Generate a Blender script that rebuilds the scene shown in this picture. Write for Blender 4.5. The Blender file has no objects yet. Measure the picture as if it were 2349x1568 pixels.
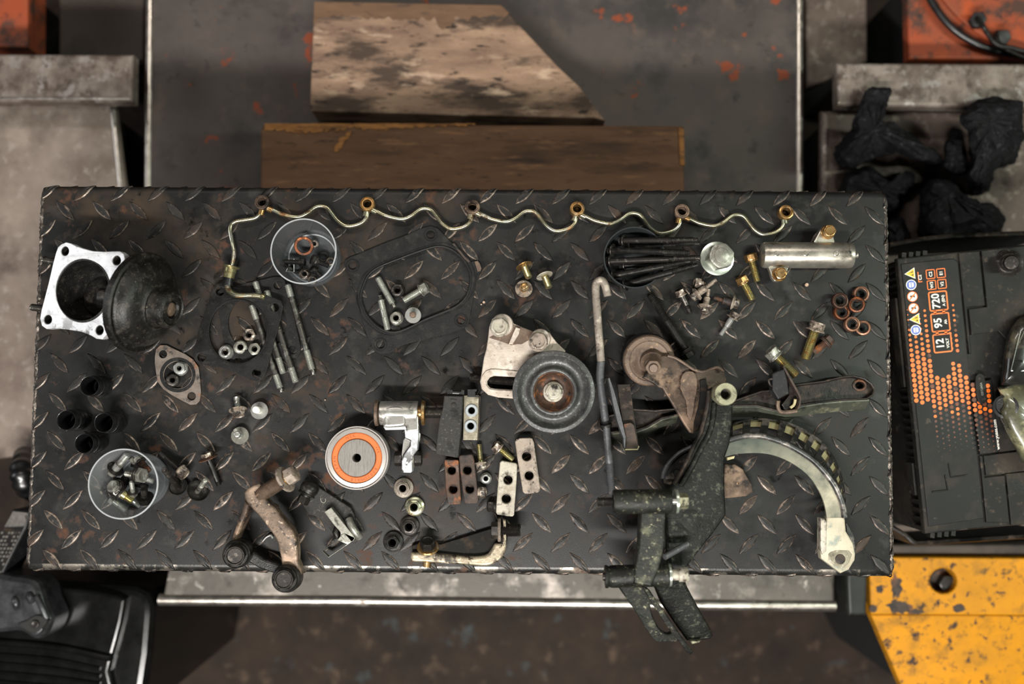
import bpy, bmesh, math, random
from mathutils import Vector, Matrix
from mathutils import noise as mnoise
from mathutils.geometry import tessellate_polygon
R = math.radians
rng = random.Random(7)
sc = bpy.context.scene
col = sc.collection

# ------------------------------------------------------------------ camera
TZ = 0.75                      # height of the bench top above the floor
FPX = 2349 * 35 / 36           # focal length in pixels of the 2349 wide frame
TH = R(3.85)                   # camera leans a little towards the far side
S = 0.00048                    # metres per pixel on the bench top
H = S * FPX * math.cos(TH)     # camera height above the bench top
cam_d = bpy.data.cameras.new('camera')
cam = bpy.data.objects.new('camera', cam_d)
col.objects.link(cam)
cam.location = (0, 0, TZ + H)
cam.rotation_euler = (TH, 0, 0)
cam_d.lens = 35
cam_d.sensor_width = 36
cam_d.clip_start = 0.05
cam_d.dof.use_dof = True
cam_d.dof.focus_distance = H - 0.012
cam_d.dof.aperture_fstop = 2.4
sc.camera = cam

# ------------------------------------------------------------------ world, lamps, exposure
w = bpy.data.worlds.new('workshop_air')
sc.world = w
w.use_nodes = True
w.node_tree.nodes['Background'].inputs[0].default_value = (0.9, 0.95, 1.0, 1)
w.node_tree.nodes['Background'].inputs[1].default_value = 0.05
def area(name, loc, target, sx, sy, power, color=(1, 1, 1)):
    l = bpy.data.lights.new(name, 'AREA')
    l.shape = 'RECTANGLE'
    l.size, l.size_y, l.energy, l.color = sx, sy, power, color
    o = bpy.data.objects.new(name, l)
    col.objects.link(o)
    o.location = loc
    o.rotation_euler = (Vector(target) - Vector(loc)).to_track_quat('-Z', 'Y').to_euler()
    return o
area('strip_lamp_near', (-0.15, -1.10, 2.5), (0, 0, TZ), 1.3, 0.10, 62, (1.0, 0.97, 0.92))
area('strip_lamp_side', (1.7, 0.15, 2.45), (0.1, 0, TZ), 0.10, 1.2, 22, (0.90, 1.0, 0.86))
area('strip_lamp_far', (-0.2, 1.55, 2.7), (0, 0.2, TZ), 1.5, 0.12, 13, (1.0, 0.92, 0.84))
area('doorway_light', (-2.6, 0.35, 1.9), (-0.3, 0.1, TZ), 1.0, 0.9, 11, (0.94, 0.97, 1.0))
sc.view_settings.view_transform = 'Standard'
sc.view_settings.look = 'None'
sc.view_settings.gamma = 1
sc.view_settings.use_curve_mapping = False
sc.view_settings.exposure = 0.45

# ------------------------------------------------------------------ measuring helpers
cT, sT = math.cos(TH), math.sin(TH)
def W(px, py, h=0.0):
    """the point at height h above the bench top that the photograph shows at pixel (px, py)"""
    a, b = (px - 1174.5) / FPX, -(py - 784) / FPX
    d = Vector((a, b * cT + sT, b * sT - cT))
    t = (H - h) / -d.z
    return Vector((d.x * t, d.y * t, TZ + h))
def m_(n, h=0.0):
    """n pixels as metres at height h"""
    return n * S * (H - h) / H
def crop(x0, y0, k):
    return lambda x, y: (x0 + x / k, y0 + y / k)
cA = crop(60, 540, 5.8725); cB = crop(400, 430, 5.8725); cC = crop(400, 630, 5.8725)
cD = crop(60, 780, 5.3386); cE = crop(160, 980, 5.8725); cF = crop(460, 880, 5.8725)
cG = crop(480, 1050, 4.9); cH = crop(780, 510, 5.2275); cI = crop(1080, 560, 5.8075)
cJ = crop(1360, 480, 5.8075); cK = crop(1560, 490, 4.698); cL = crop(720, 890, 5.8075)
cM = crop(980, 780, 5.2262); cN = crop(860, 980, 4.6119); cO = crop(1340, 620, 5.2275)
cP = crop(1340, 860, 5.2275); cQ = crop(1360, 1080, 3.5625); cR = crop(1640, 780, 5.2262)
cS = crop(1640, 940, 3.919); cT_ = crop(2030, 540, 4.354); cU = crop(2030, 880, 4.1254)
cV = crop(0, 1150, 3.75); cX = crop(1840, 180, 4.1257)
g1 = crop(0, 0, 2.93625); g2 = crop(700, 0, 2.93625); g3 = crop(1549, 0, 2.93625)
g4 = crop(0, 1034, 2.93625); g5 = crop(700, 1034, 2.93625); g6 = crop(1549, 1034, 2.93625)
def pts(c, *xy):
    return [c(x, y) for x, y in xy]

# ------------------------------------------------------------------ materials
def lin(hx):
    hx = hx.lstrip('#')
    o = []
    for i in (0, 2, 4):
        c = int(hx[i:i + 2], 16) / 255
        o.append(c / 12.92 if c <= 0.04045 else ((c + 0.055) / 1.055) ** 2.4)
    return (*o, 1)
MATS = {}
WIDE = {'tread_steel', 'tread_lug_steel', 'floor_mat', 'bed_steel', 'beam_steel', 'low_steel', 'dim_steel', 'edge_steel', 'orange_paint', 'yellow_paint', 'oak_dark', 'pale_wood', 'brown_wood',
        'split_wood', 'coal', 'battery_plastic', 'battery_label', 'weld', 'worn_highlight_bend', 'black_gap', 'print_orange', 'arc_grey', 'bearing_hub'}
def mat(name, c1, c2=None, sc1=40, rough=0.5, r2=None, metal=0.0, layers=(), bump=0.0, bsc=120, stretch=None,
        trans=0.0, wear=None, spec=0.5, coat=0.0, detail=5, rot=None, wide=False, world=False):
    """layers: (colour, noise scale, low, high, offset[, rough]) painted over the base colour where the noise is high"""
    m = bpy.data.materials.new(name)
    m.use_nodes = True
    nt = m.node_tree
    N, L = nt.nodes, nt.links
    ks = 1.0 if wide or name in WIDE else 2.3
    b = N['Principled BSDF']
    tc = N.new('ShaderNodeTexCoord')
    mp = N.new('ShaderNodeMapping')
    geo = N.new('ShaderNodeNewGeometry')
    CO = geo.outputs['Position'] if world else tc.outputs['Object']
    L.new(CO, mp.inputs[0])
    if stretch:
        mp.inputs['Scale'].default_value = stretch
    if rot:
        mp.inputs['Rotation'].default_value = rot
    def noise(scale, off, det=5, src=None):
        n = N.new('ShaderNodeTexNoise')
        n.noise_dimensions = '4D'
        n.inputs['W'].default_value = off
        n.inputs['Scale'].default_value = scale * ks
        n.inputs['Detail'].default_value = det
        n.inputs['Roughness'].default_value = 0.62
        L.new((src or mp).outputs[0], n.inputs['Vector'])
        return n
    def ramp(src, lo, hi):
        r = N.new('ShaderNodeMapRange')
        r.inputs['From Min'].default_value = lo
        r.inputs['From Max'].default_value = hi
        L.new(src, r.inputs['Value'])
        return r.outputs[0]
    def mix(fac, a, c):
        x = N.new('ShaderNodeMix')
        x.data_type = 'RGBA'
        L.new(fac, x.inputs[0])
        for s, v in ((6, a), (7, c)):
            if isinstance(v, tuple):
                x.inputs[s].default_value = v
            else:
                L.new(v, x.inputs[s])
        return x.outputs[2]
    def mixf(fac, a, c):
        x = N.new('ShaderNodeMix')
        L.new(fac, x.inputs[0])
        for s, v in ((2, a), (3, c)):
            if isinstance(v, float):
                x.inputs[s].default_value = v
            else:
                L.new(v, x.inputs[s])
        return x.outputs[0]
    cur = lin(c1)
    rg = float(rough)
    n0 = noise(sc1, 0.0, detail)
    f0 = ramp(n0.outputs[0], 0.34, 0.66)
    if c2:
        cur = mix(f0, cur, lin(c2))
    if r2 is not None:
        rg = mixf(f0, float(rough), float(r2))
    mt = float(metal)
    for ly in layers:
        c, s_, lo, hi, off = ly[:5]
        if ks > 1:
            lo, hi = lo - 0.035, hi - 0.035
        f = ramp(noise(s_, off).outputs[0], lo, hi)
        if len(ly) > 7 and ly[7]:
            sx = N.new('ShaderNodeSeparateXYZ')
            L.new(CO, sx.inputs[0])
            mu = N.new('ShaderNodeMath')
            mu.operation = 'MULTIPLY'
            L.new(f, mu.inputs[0])
            L.new(ramp(sx.outputs[ly[7][2] if len(ly[7]) > 2 else 0], ly[7][0], ly[7][1]), mu.inputs[1])
            f = mu.outputs[0]
        cur = mix(f, cur, lin(c))
        if len(ly) > 5:
            rg = mixf(f, rg, float(ly[5]))
        if len(ly) > 6:
            mt = mixf(f, mt, float(ly[6]))
    if wear:
        at = N.new('ShaderNodeAttribute')
        at.attribute_name = 'wear'
        nz = noise(wear[1], 9.0)
        ad = N.new('ShaderNodeMath')
        ad.operation = 'MULTIPLY_ADD'
        L.new(ramp(noise(5.0, 12.0).outputs[0], 0.38, 0.60), ad.inputs[0])
        ad.inputs[1].default_value = 0.27
        L.new(nz.outputs[0], ad.inputs[2])
        a0 = ad
        ad = N.new('ShaderNodeMath')
        ad.operation = 'ADD'
        L.new(at.outputs['Fac'], ad.inputs[0])
        L.new(a0.outputs[0], ad.inputs[1])
        f = ramp(ad.outputs[0], wear[2], wear[3])
        cur = mix(f, cur, lin(wear[0]))
        rg = mixf(f, rg, 0.34)
        mt = mixf(f, mt, 0.7)
    for sock, v in (('Base Color', cur), ('Roughness', rg), ('Metallic', mt)):
        if isinstance(v, (tuple, float)):
            b.inputs[sock].default_value = v
        else:
            L.new(v, b.inputs[sock])
    b.inputs['Specular IOR Level'].default_value = spec
    b.inputs['Transmission Weight'].default_value = trans
    b.inputs['Coat Weight'].default_value = coat
    if bump:
        bp = N.new('ShaderNodeBump')
        bp.inputs['Strength'].default_value = bump
        bp.inputs['Distance'].default_value = 0.001
        L.new(noise(bsc, 3.3, 6).outputs[0], bp.inputs['Height'])
        L.new(bp.outputs[0], b.inputs['Normal'])
    MATS[name] = m
    return m

mat('tread_steel', '#181818', '#232323', 11, 0.36, 0.50, 0.2, world=True,
    layers=[('#34291f', 11, 0.52, 0.66, 1.5, 0.7, 0.1, (0.24, -0.24)), ('#121212', 13, 0.54, 0.68, 2.0, 0.30), ('#4d3121', 38, 0.59, 0.71, 4.1, 0.8, 0.0, (0.26, -0.15)),
            ('#2d2621', 60, 0.56, 0.70, 8.0, 0.6), ('#333231', 22, 0.58, 0.70, 10.0), ('#85654f', 420, 0.67, 0.74, 5.0), ('#0b0b0b', 50, 0.62, 0.71, 6.4, 0.28)], bump=0.16, bsc=1100, spec=0.26)
mat('tread_lug_steel', '#1e1e1e', '#2e2c2a', 20, 0.36, 0.48, 0.35, world=True,
    layers=[('#43372f', 22, 0.54, 0.68, 1.5, 0.5, 0.5), ('#85746a', 60, 0.62, 0.74, 2.5, 0.38, 0.6), ('#3d2b1c', 50, 0.60, 0.72, 3.1, 0.75)], bump=0.2, bsc=900,
    wear=('#a39183', 150, 1.14, 1.48), spec=0.35)
mat('weld', '#6a625b', '#2b2826', 180, 0.34, 0.6, 0.85, layers=[('#b3a79c', 120, 0.55, 0.68, 2)], bump=0.9, bsc=300)
mat('worn_highlight_bend', '#252524', '#3c3b39', 40, 0.30, 0.42, 0.6, layers=[('#b7ada0', 38, 0.52, 0.64, 2, 0.28, 0.9), ('#4d3527', 30, 0.60, 0.7, 5, 0.8, 0.0)], bump=0.2, bsc=500)
mat('black_gap', '#141313', '#1b1918', 10, 0.8)
mat('floor_mat', '#241d19', '#3d322b', 12, 0.75, 0.9, layers=[('#5a4a3e', 24, 0.56, 0.70, 2), ('#a08670', 60, 0.68, 0.74, 4), ('#454b4d', 16, 0.60, 0.72, 6)], bump=0.4, bsc=60, spec=0.2)
mat('bed_steel', '#423b38', '#544c48', 7, 0.48, 0.65, 0.2,
    layers=[('#32302f', 12, 0.50, 0.66, 2.2, 0.45), ('#5f524a', 20, 0.56, 0.72, 3.2, 0.7), ('#2b2624', 40, 0.58, 0.72, 4.4), ('#7d3b22', 26, 0.62, 0.65, 11.6, 0.6, 0.0)], bump=0.3, bsc=90, spec=0.3)
mat('edge_steel', '#b9b0a6', '#d8d1c8', 60, 0.26, 0.36, 0.95, layers=[('#5a4c42', 40, 0.60, 0.72, 3, 0.6, 0.4)], bump=0.3, bsc=160)
mat('beam_steel', '#5a4d45', '#857a72', 34, 0.45, 0.6, 0.35, layers=[('#43362e', 44, 0.50, 0.62, 2.0, 0.7, 0.1), ('#aaa29e', 46, 0.56, 0.68, 5.0, 0.35, 0.7), ('#352b26', 14, 0.58, 0.72, 7.0)], bump=0.4, bsc=120)
mat('channel_steel', '#47433d', '#5d5750', 16, 0.5, 0.62, 0.3, layers=[('#958c84', 11, 0.52, 0.66, 2.0, 0.4, 0.4), ('#35302b', 40, 0.55, 0.68, 4.0), ('#b5ada5', 50, 0.60, 0.70, 6.0)], bump=0.4, bsc=120, wide=True)
mat('post_paint', '#232524', '#2c2e2c', 16, 0.4, 0.5, bump=0.15, wide=True, spec=0.3)
mat('plate_brown', '#6a5c53', '#8b7e74', 16, 0.55, 0.7, 0.2, layers=[('#a0958c', 50, 0.55, 0.70, 2.4, 0.5, 0.4), ('#44382f', 9, 0.52, 0.70, 6.0, 0.8)], bump=0.4, bsc=120, wide=True)
mat('low_steel', '#463a33', '#665850', 16, 0.55, 0.7, 0.3, layers=[('#84786f', 60, 0.53, 0.68, 2.4, 0.5, 0.5), ('#2c2420', 14, 0.52, 0.70, 6.0, 0.8)], bump=0.4, bsc=120)
mat('dim_steel', '#3c342f', '#4d433b', 9, 0.6, 0.75, 0.2, layers=[('#2a2624', 14, 0.52, 0.7, 2)], bump=0.3, bsc=90)
mat('orange_paint', '#9c4527', '#84452f', 12, 0.5, 0.6, 0.0, layers=[('#4c352d', 26, 0.50, 0.62, 2.0, 0.7), ('#2c2624', 45, 0.58, 0.66, 3.0), ('#a84a25', 16, 0.57, 0.66, 7.0)], bump=0.3, bsc=90, spec=0.3)
mat('yellow_paint', '#c98505', '#b37813', 20, 0.5, 0.62, 0.0, layers=[('#7d5820', 30, 0.52, 0.70, 1.0), ('#3d2f25', 44, 0.585, 0.65, 4.0, 0.7), ('#33282a', 110, 0.60, 0.65, 6.0), ('#5d4423', 60, 0.58, 0.68, 8.0)], bump=0.25, bsc=120, spec=0.3)
mat('oak_dark', '#543b2a', '#664a37', 10, 0.65, 0.75, stretch=(1, 7, 7), layers=[('#2b211c', 4, 0.52, 0.68, 3.0), ('#7a583f', 22, 0.58, 0.70, 5.0), ('#231e1c', 30, 0.60, 0.70, 8.0)], bump=0.5, bsc=60, spec=0.2)
mat('pale_wood', '#957a65', '#6e574a', 10, 0.7, 0.8, stretch=(1, 3.6, 5), layers=[('#44372f', 7, 0.50, 0.60, 3.0), ('#2d2521', 26, 0.575, 0.66, 5.0), ('#b39a84', 14, 0.57, 0.68, 8.0), ('#3f3129', 70, 0.60, 0.68, 9.0)], bump=0.5, bsc=60, spec=0.2)
mat('brown_wood', '#6f5440', '#5a4536', 12, 0.7, 0.8, stretch=(1, 4.5, 5), layers=[('#3f3631', 18, 0.58, 0.68, 5.0)], bump=0.5, bsc=60, spec=0.2)
mat('split_wood', '#9a6a3c', '#7f552f', 30, 0.7, 0.8, stretch=(1, 5, 5), layers=[('#4a3422', 14, 0.50, 0.62, 3.0), ('#2f241b', 50, 0.58, 0.66, 6)], bump=0.5, bsc=90, spec=0.2)
mat('coal', '#111112', '#1c1c1e', 40, 0.75, 0.9, layers=[('#343538', 120, 0.56, 0.70, 2.0), ('#0a0a0a', 60, 0.55, 0.68, 5)], bump=1.0, bsc=170, spec=0.12)
mat('black_plastic', '#191a1b', '#232324', 30, 0.35, 0.5, layers=[('#3d3a37', 60, 0.60, 0.74, 2.0, 0.7)], bump=0.15, bsc=400, spec=0.3)
mat('battery_plastic', '#141413', '#1e1d1c', 20, 0.5, 0.65, layers=[('#3a342d', 14, 0.50, 0.70, 2.0, 0.8), ('#4a4239', 120, 0.57, 0.72, 4.0, 0.8), ('#0d0d0d', 30, 0.57, 0.68, 8.0, 0.4), ('#a39889', 420, 0.70, 0.75, 6.0)], bump=0.2, bsc=500, spec=0.22)
mat('battery_label', '#101010', '#181818', 20, 0.42, 0.55, layers=[('#332e2a', 26, 0.53, 0.72, 2.0, 0.75), ('#5d564d', 60, 0.63, 0.74, 4.0, 0.8), ('#8d8478', 420, 0.70, 0.75, 6.0)], bump=0.1, bsc=500, spec=0.25)
mat('print_orange', '#e8701f', '#d9651c', 40, 0.45, layers=[('#5a3320', 40, 0.60, 0.70, 3.0)])
mat('print_white', '#e6e2d8', '#d8d4ca', 60, 0.45)
mat('print_yellow', '#e8b524', '#dba81d', 60, 0.45, layers=[('#6d5a20', 80, 0.62, 0.7, 3)])
mat('print_blue', '#4d63a8', '#5a70b4', 60, 0.45)
mat('print_black', '#191818', None, 60, 0.45)
mat('print_fade', '#7c3d1c', '#3a2318', 40, 0.5, layers=[('#241d19', 30, 0.52, 0.6, 3.0)])
mat('rubber_black', '#0c0c0d', '#131314', 40, 0.30, 0.42, layers=[('#3a3a3c', 200, 0.68, 0.76, 2.0, 0.25)], bump=0.2, bsc=260, coat=0.3)
mat('gasket_black', '#101010', '#181818', 30, 0.45, 0.6, layers=[('#2b2825', 40, 0.58, 0.74, 2.0, 0.7), ('#5d544c', 200, 0.71, 0.76, 6.0)], bump=0.35, bsc=240, spec=0.25)
mat('gasket_tan', '#5c5149', '#746a62', 40, 0.5, 0.65, 0.3, layers=[('#754e33', 20, 0.57, 0.68, 3.0, 0.7, 0.0), ('#2c2a29', 34, 0.57, 0.66, 6.0)], bump=0.3, bsc=240)
mat('machined_alu', '#d3d3d5', '#bfc0c4', 60, 0.36, 0.46, 0.35, layers=[('#8f8071', 10, 0.55, 0.68, 2.0, 0.5, 0.2, (0.0, -0.05, 1)), ('#2a2521', 30, 0.585, 0.62, 5.5, 0.6, 0.1, (-0.01, -0.05, 1)), ('#a5a5a8', 90, 0.60, 0.7, 8)], bump=0.06, bsc=300)
mat('cast_iron_black', '#131312', '#201f1e', 40, 0.28, 0.42, 0.3, layers=[('#3d3833', 50, 0.56, 0.72, 2.0, 0.5), ('#8d8373', 260, 0.66, 0.74, 4.0, 0.4)], bump=0.5, bsc=240, spec=0.45)
mat('lever_bare', '#a39680', '#7f7361', 30, 0.36, 0.5, 0.5, layers=[('#2a241e', 26, 0.54, 0.64, 2.0, 0.6, 0.1), ('#cdbfa6', 50, 0.58, 0.68, 6.0), ('#3d3429', 60, 0.56, 0.66, 9.0)], bump=0.35)
mat('tripod_cast', '#6f5d4e', '#54463b', 16, 0.45, 0.6, 0.3, layers=[('#a38b77', 12, 0.52, 0.64, 2.0), ('#2a2320', 14, 0.55, 0.66, 4.5), ('#1c1917', 60, 0.62, 0.70, 7.0), ('#c0a994', 90, 0.62, 0.72, 9.0)], bump=0.45, bsc=200)
mat('soot', '#0f0f0f', '#1c1a18', 50, 0.7, 0.85, layers=[('#33291f', 30, 0.55, 0.7, 3)], bump=0.3, spec=0.2)
mat('bright_steel', '#c2c2be', '#92918d', 90, 0.28, 0.4, 0.75, layers=[('#4c4640', 60, 0.60, 0.72, 2.0, 0.55)], bump=0.1, bsc=260)
mat('stud_steel', '#75726d', '#55514d', 110, 0.3, 0.45, 0.92, stretch=(1, 1, 1), layers=[('#b7b6ae', 50, 0.58, 0.70, 2.0, 0.28), ('#2e2a27', 70, 0.60, 0.70, 5.0, 0.6)], bump=0.15)
mat('thread_steel', '#c5c6bd', '#9fa098', 80, 0.28, 0.36, 0.75)
mat('dark_steel', '#3f3b38', '#2c2a28', 70, 0.32, 0.48, 0.75, layers=[('#77706a', 90, 0.60, 0.72, 2.0, 0.3)], bump=0.2)
mat('black_steel', '#201f1e', '#2c2a28', 60, 0.34, 0.5, 0.6, layers=[('#4a453f', 70, 0.60, 0.74, 2.0, 0.4)], bump=0.25, spec=0.4)
mat('dirty_steel', '#7a6b5d', '#a19385', 70, 0.38, 0.55, 0.45, layers=[('#3a2e26', 45, 0.51, 0.62, 2.0, 0.7, 0.1), ('#d8cdc0', 70, 0.58, 0.68, 6.0, 0.35, 0.7), ('#1d1916', 30, 0.59, 0.68, 8.0, 0.6, 0.2)], bump=0.45, bsc=240)
mat('rusty_steel', '#55382a', '#423328', 30, 0.6, 0.75, 0.15, layers=[('#98592e', 30, 0.56, 0.68, 2.0), ('#2a2522', 40, 0.56, 0.66, 5.0, 0.5, 0.3), ('#6d625a', 24, 0.58, 0.72, 8.0, 0.5, 0.4)], bump=0.5, bsc=200)
mat('rust_brown', '#42332a', '#352b26', 40, 0.55, 0.7, 0.2, layers=[('#70452a', 34, 0.58, 0.70, 2.0), ('#1f1b19', 40, 0.56, 0.68, 5.0)], bump=0.4, bsc=200)
mat('zinc_yellow', '#bfae7c', '#a5a582', 60, 0.24, 0.32, 0.92, layers=[('#b08d5a', 50, 0.56, 0.66, 2.0), ('#40341f', 50, 0.58, 0.70, 5.0, 0.5, 0.6)], bump=0.06)
mat('zinc_orange', '#b58f5c', '#94744a', 60, 0.28, 0.38, 0.9, layers=[('#4f3a25', 60, 0.56, 0.68, 2.0, 0.5, 0.5), ('#d0bfa0', 40, 0.60, 0.7, 5)], bump=0.1)
mat('pipe_brass', '#b7ac8b', '#9a9f8c', 28, 0.24, 0.34, 0.95, layers=[('#a06c3c', 14, 0.57, 0.67, 2.0, 0.4, 0.7), ('#4d3924', 34, 0.58, 0.68, 4.0, 0.5, 0.6), ('#d6d4c8', 24, 0.56, 0.70, 7.0, 0.25)], bump=0.12)
mat('copper', '#74442b', '#4d2f21', 60, 0.36, 0.5, 0.8, layers=[('#1b1410', 40, 0.55, 0.65, 3.0, 0.6, 0.1), ('#a8663f', 40, 0.62, 0.7, 6)], bump=0.3)
mat('copper_light', '#96705a', '#6d4d3d', 60, 0.38, 0.5, 0.75, layers=[('#1f1713', 50, 0.58, 0.68, 3.0, 0.6, 0.1)], bump=0.3)
mat('burnt_copper', '#4b332a', '#33251f', 90, 0.38, 0.5, 0.7, layers=[('#8a5333', 80, 0.60, 0.70, 3.0, 0.5)], bump=0.3)
mat('zinc_green', '#c3cdbb', '#d0d6cb', 20, 0.2, 0.3, 0.8, layers=[('#8f9c8a', 16, 0.55, 0.68, 2)], bump=0.04)
mat('hex_grey', '#94938a', '#6f6d65', 70, 0.35, 0.48, 0.65, layers=[('#45433c', 60, 0.58, 0.68, 2), ('#bdbcb2', 50, 0.6, 0.7, 5)], bump=0.2)
mat('cast_alu', '#a5978a', '#b8ada2', 40, 0.5, 0.6, 0.3, layers=[('#5b4c41', 20, 0.57, 0.70, 2.0, 0.7), ('#7d5a3c', 80, 0.68, 0.74, 5.0), ('#cfc5ba', 30, 0.58, 0.70, 8.0), ('#3a302a', 120, 0.68, 0.74, 11)], bump=0.35, bsc=260)
mat('clean_alu', '#b7b4ae', '#9a9791', 50, 0.30, 0.40, 0.8, layers=[('#4c4741', 34, 0.58, 0.70, 2.0), ('#dcdad4', 24, 0.58, 0.7, 5)], bump=0.12, bsc=260)
mat('satin_silver', '#a39d92', '#bdb8ac', 26, 0.30, 0.40, 0.82, layers=[('#655e55', 24, 0.58, 0.72, 2.0), ('#3b3733', 120, 0.67, 0.74, 5.0)], bump=0.15)
mat('pulley_grey', '#474746', '#545453', 60, 0.40, 0.50, 0.5, layers=[('#8b8b8a', 160, 0.58, 0.74, 2.0, 0.4), ('#363637', 16, 0.53, 0.7, 5.0)], bump=0.25, bsc=300)
mat('pulley_rust', '#4c3426', '#3a2a21', 40, 0.55, 0.7, 0.3, layers=[('#84512f', 40, 0.56, 0.66, 2.0), ('#2b2320', 30, 0.55, 0.7, 5)], bump=0.5)
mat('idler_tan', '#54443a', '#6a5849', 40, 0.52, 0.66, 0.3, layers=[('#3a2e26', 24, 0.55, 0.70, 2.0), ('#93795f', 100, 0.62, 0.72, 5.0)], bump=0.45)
mat('arm_brown', '#3d3129', '#4f4137', 30, 0.45, 0.62, 0.25, layers=[('#7d6857', 9, 0.53, 0.62, 2.6), ('#1f1a17', 24, 0.54, 0.64, 5.0), ('#a07c5c', 120, 0.65, 0.73, 8.0)], bump=0.4, spec=0.3)
mat('bracket_green', '#1a1b18', '#262722', 22, 0.38, 0.55, 0.25, layers=[('#5a5b48', 26, 0.58, 0.72, 2.0, 0.40), ('#96937a', 110, 0.62, 0.74, 6.0, 0.4), ('#0d0d0c', 12, 0.52, 0.68, 9.0)], bump=0.6, bsc=160, spec=0.3)
mat('bracket_dark', '#121311', '#1d1e1b', 20, 0.42, 0.58, 0.2, layers=[('#55564a', 90, 0.58, 0.74, 6.0, 0.4), ('#0a0a09', 12, 0.50, 0.66, 9.0)], bump=0.8, bsc=180, spec=0.22)
mat('boss_face', '#a5a287', '#7d7b65', 50, 0.38, 0.5, 0.6, layers=[('#3a382d', 40, 0.56, 0.66, 2.0)], bump=0.3)
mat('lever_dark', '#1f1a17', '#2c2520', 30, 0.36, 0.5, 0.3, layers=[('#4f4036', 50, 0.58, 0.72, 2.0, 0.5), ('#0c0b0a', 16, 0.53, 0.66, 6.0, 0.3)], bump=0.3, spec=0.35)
mat('lever_lit_olive', '#585a4e', '#464940', 20, 0.36, 0.5, 0.45, layers=[('#7d7b66', 30, 0.58, 0.7, 3), ('#2a2d28', 24, 0.56, 0.7, 6)], bump=0.2)
mat('arc_grey', '#47504b', '#3a433e', 14, 0.28, 0.42, 0.5, layers=[('#a8a18b', 14, 0.40, 0.56, 2.9, 0.45, 0.1, (0.03, -0.035, 1)), ('#a8a18b', 22, 0.62, 0.66, 4.4, 0.5, 0.05), ('#39433e', 36, 0.57, 0.68, 6)], bump=0.2)
mat('arc_cream', '#9d9580', '#aca48f', 20, 0.45, 0.55, 0.1, layers=[('#727a6f', 16, 0.56, 0.66, 2.0), ('#6d5b4a', 60, 0.64, 0.72, 5.0)], bump=0.25)
mat('cream', '#b9ae85', '#a89d76', 90, 0.6, 0.7)
mat('arc_dark', '#343535', '#454544', 30, 0.34, 0.46, 0.55, layers=[('#8b837d', 30, 0.54, 0.66, 2.0, 0.4), ('#1d1e1d', 24, 0.58, 0.7, 5)], bump=0.2)
mat('bearing_orange', '#c8642a', '#bf5d25', 90, 0.45, 0.5)
mat('bearing_ink', '#8d431a', None, 90, 0.5)
mat('bearing_ring', '#c9c3be', '#b3aca7', 60, 0.30, 0.38, 0.6)
mat('bearing_hub', '#98938e', '#6f6a65', 80, 0.34, 0.45, 0.55, stretch=(9, 1, 1), rot=(0, 0, R(-33)), layers=[('#6b5b49', 12, 0.58, 0.72, 3)], bump=0.2, bsc=160)
mat('block_grey', '#2a2928', '#353332', 60, 0.55, 0.68, 0.15, layers=[('#57534f', 140, 0.60, 0.72, 2.0), ('#191818', 20, 0.54, 0.7, 5)], bump=0.5, bsc=260, spec=0.25)
mat('zinc_block', '#7d7666', '#948d7c', 60, 0.38, 0.5, 0.6, layers=[('#575145', 30, 0.56, 0.7, 2), ('#b6b09f', 60, 0.6, 0.7, 6)], bump=0.25)
mat('grommet_grey', '#8a8f93', '#9ca1a4', 60, 0.5, 0.6)
mat('strap_white', '#979082', '#aca699', 40, 0.48, 0.6, 0.2, layers=[('#4d443b', 40, 0.57, 0.67, 2.0), ('#1f1a16', 22, 0.60, 0.67, 6), ('#70634f', 16, 0.54, 0.7, 8)], bump=0.4)
mat('strap_dirty', '#7f7267', '#988b7e', 40, 0.5, 0.62, 0.2, layers=[('#3d332c', 20, 0.52, 0.66, 2.0), ('#2a241f', 90, 0.60, 0.68, 6)], bump=0.35)
mat('rod_grey', '#8b8177', '#73695f', 30, 0.5, 0.62, 0.25, layers=[('#4a4039', 80, 0.58, 0.68, 2.0), ('#a89d90', 50, 0.58, 0.68, 5.5)], bump=0.4)
mat('rod_dark', '#56575a', '#47484a', 40, 0.45, 0.58, 0.4, layers=[('#7d7771', 120, 0.62, 0.74, 2.0)], bump=0.4)
mat('tool_alu', '#3d3e40', '#4c4d4f', 30, 0.26, 0.36, 0.6, layers=[('#29292a', 20, 0.55, 0.7, 2)], bump=0.15, spec=0.4)
mat('name_plate', '#7c7872', '#5d5a56', 70, 0.4, 0.5, 0.5, layers=[('#3b3836', 60, 0.56, 0.68, 2)], bump=0.1)
mat('crate_black', '#0a0a0a', '#101010', 14, 0.17, 0.24, bump=0.03, bsc=200, spec=0.3)
mat('clip_black', '#19191a', '#232224', 40, 0.5, 0.62, layers=[('#3d3a37', 90, 0.62, 0.74, 2)], bump=0.2, spec=0.3)
mat('rubber_boot', '#161615', '#201f1d', 20, 0.20, 0.30, 0.0, layers=[('#4a4538', 16, 0.55, 0.68, 2.0, 0.3)], bump=0.1, coat=0.4)
mat('boot_painted_sheen', '#34352a', '#5e5c46', 14, 0.22, 0.34, 0.0, layers=[('#9a9472', 12, 0.55, 0.66, 2.0, 0.3), ('#1a1a17', 20, 0.55, 0.66, 5)], bump=0.1, coat=0.4)  # dark rubber with its olive-cream reflection painted into the colour
mat('wall_paint', '#4f4c48', '#45423f', 3, 0.8, wide=True)
mat('ceiling_paint', '#4a4744', '#403d3a', 3, 0.85, wide=True)
mat('grit', '#b9a28c', '#8d735f', 200, 0.7)

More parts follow.
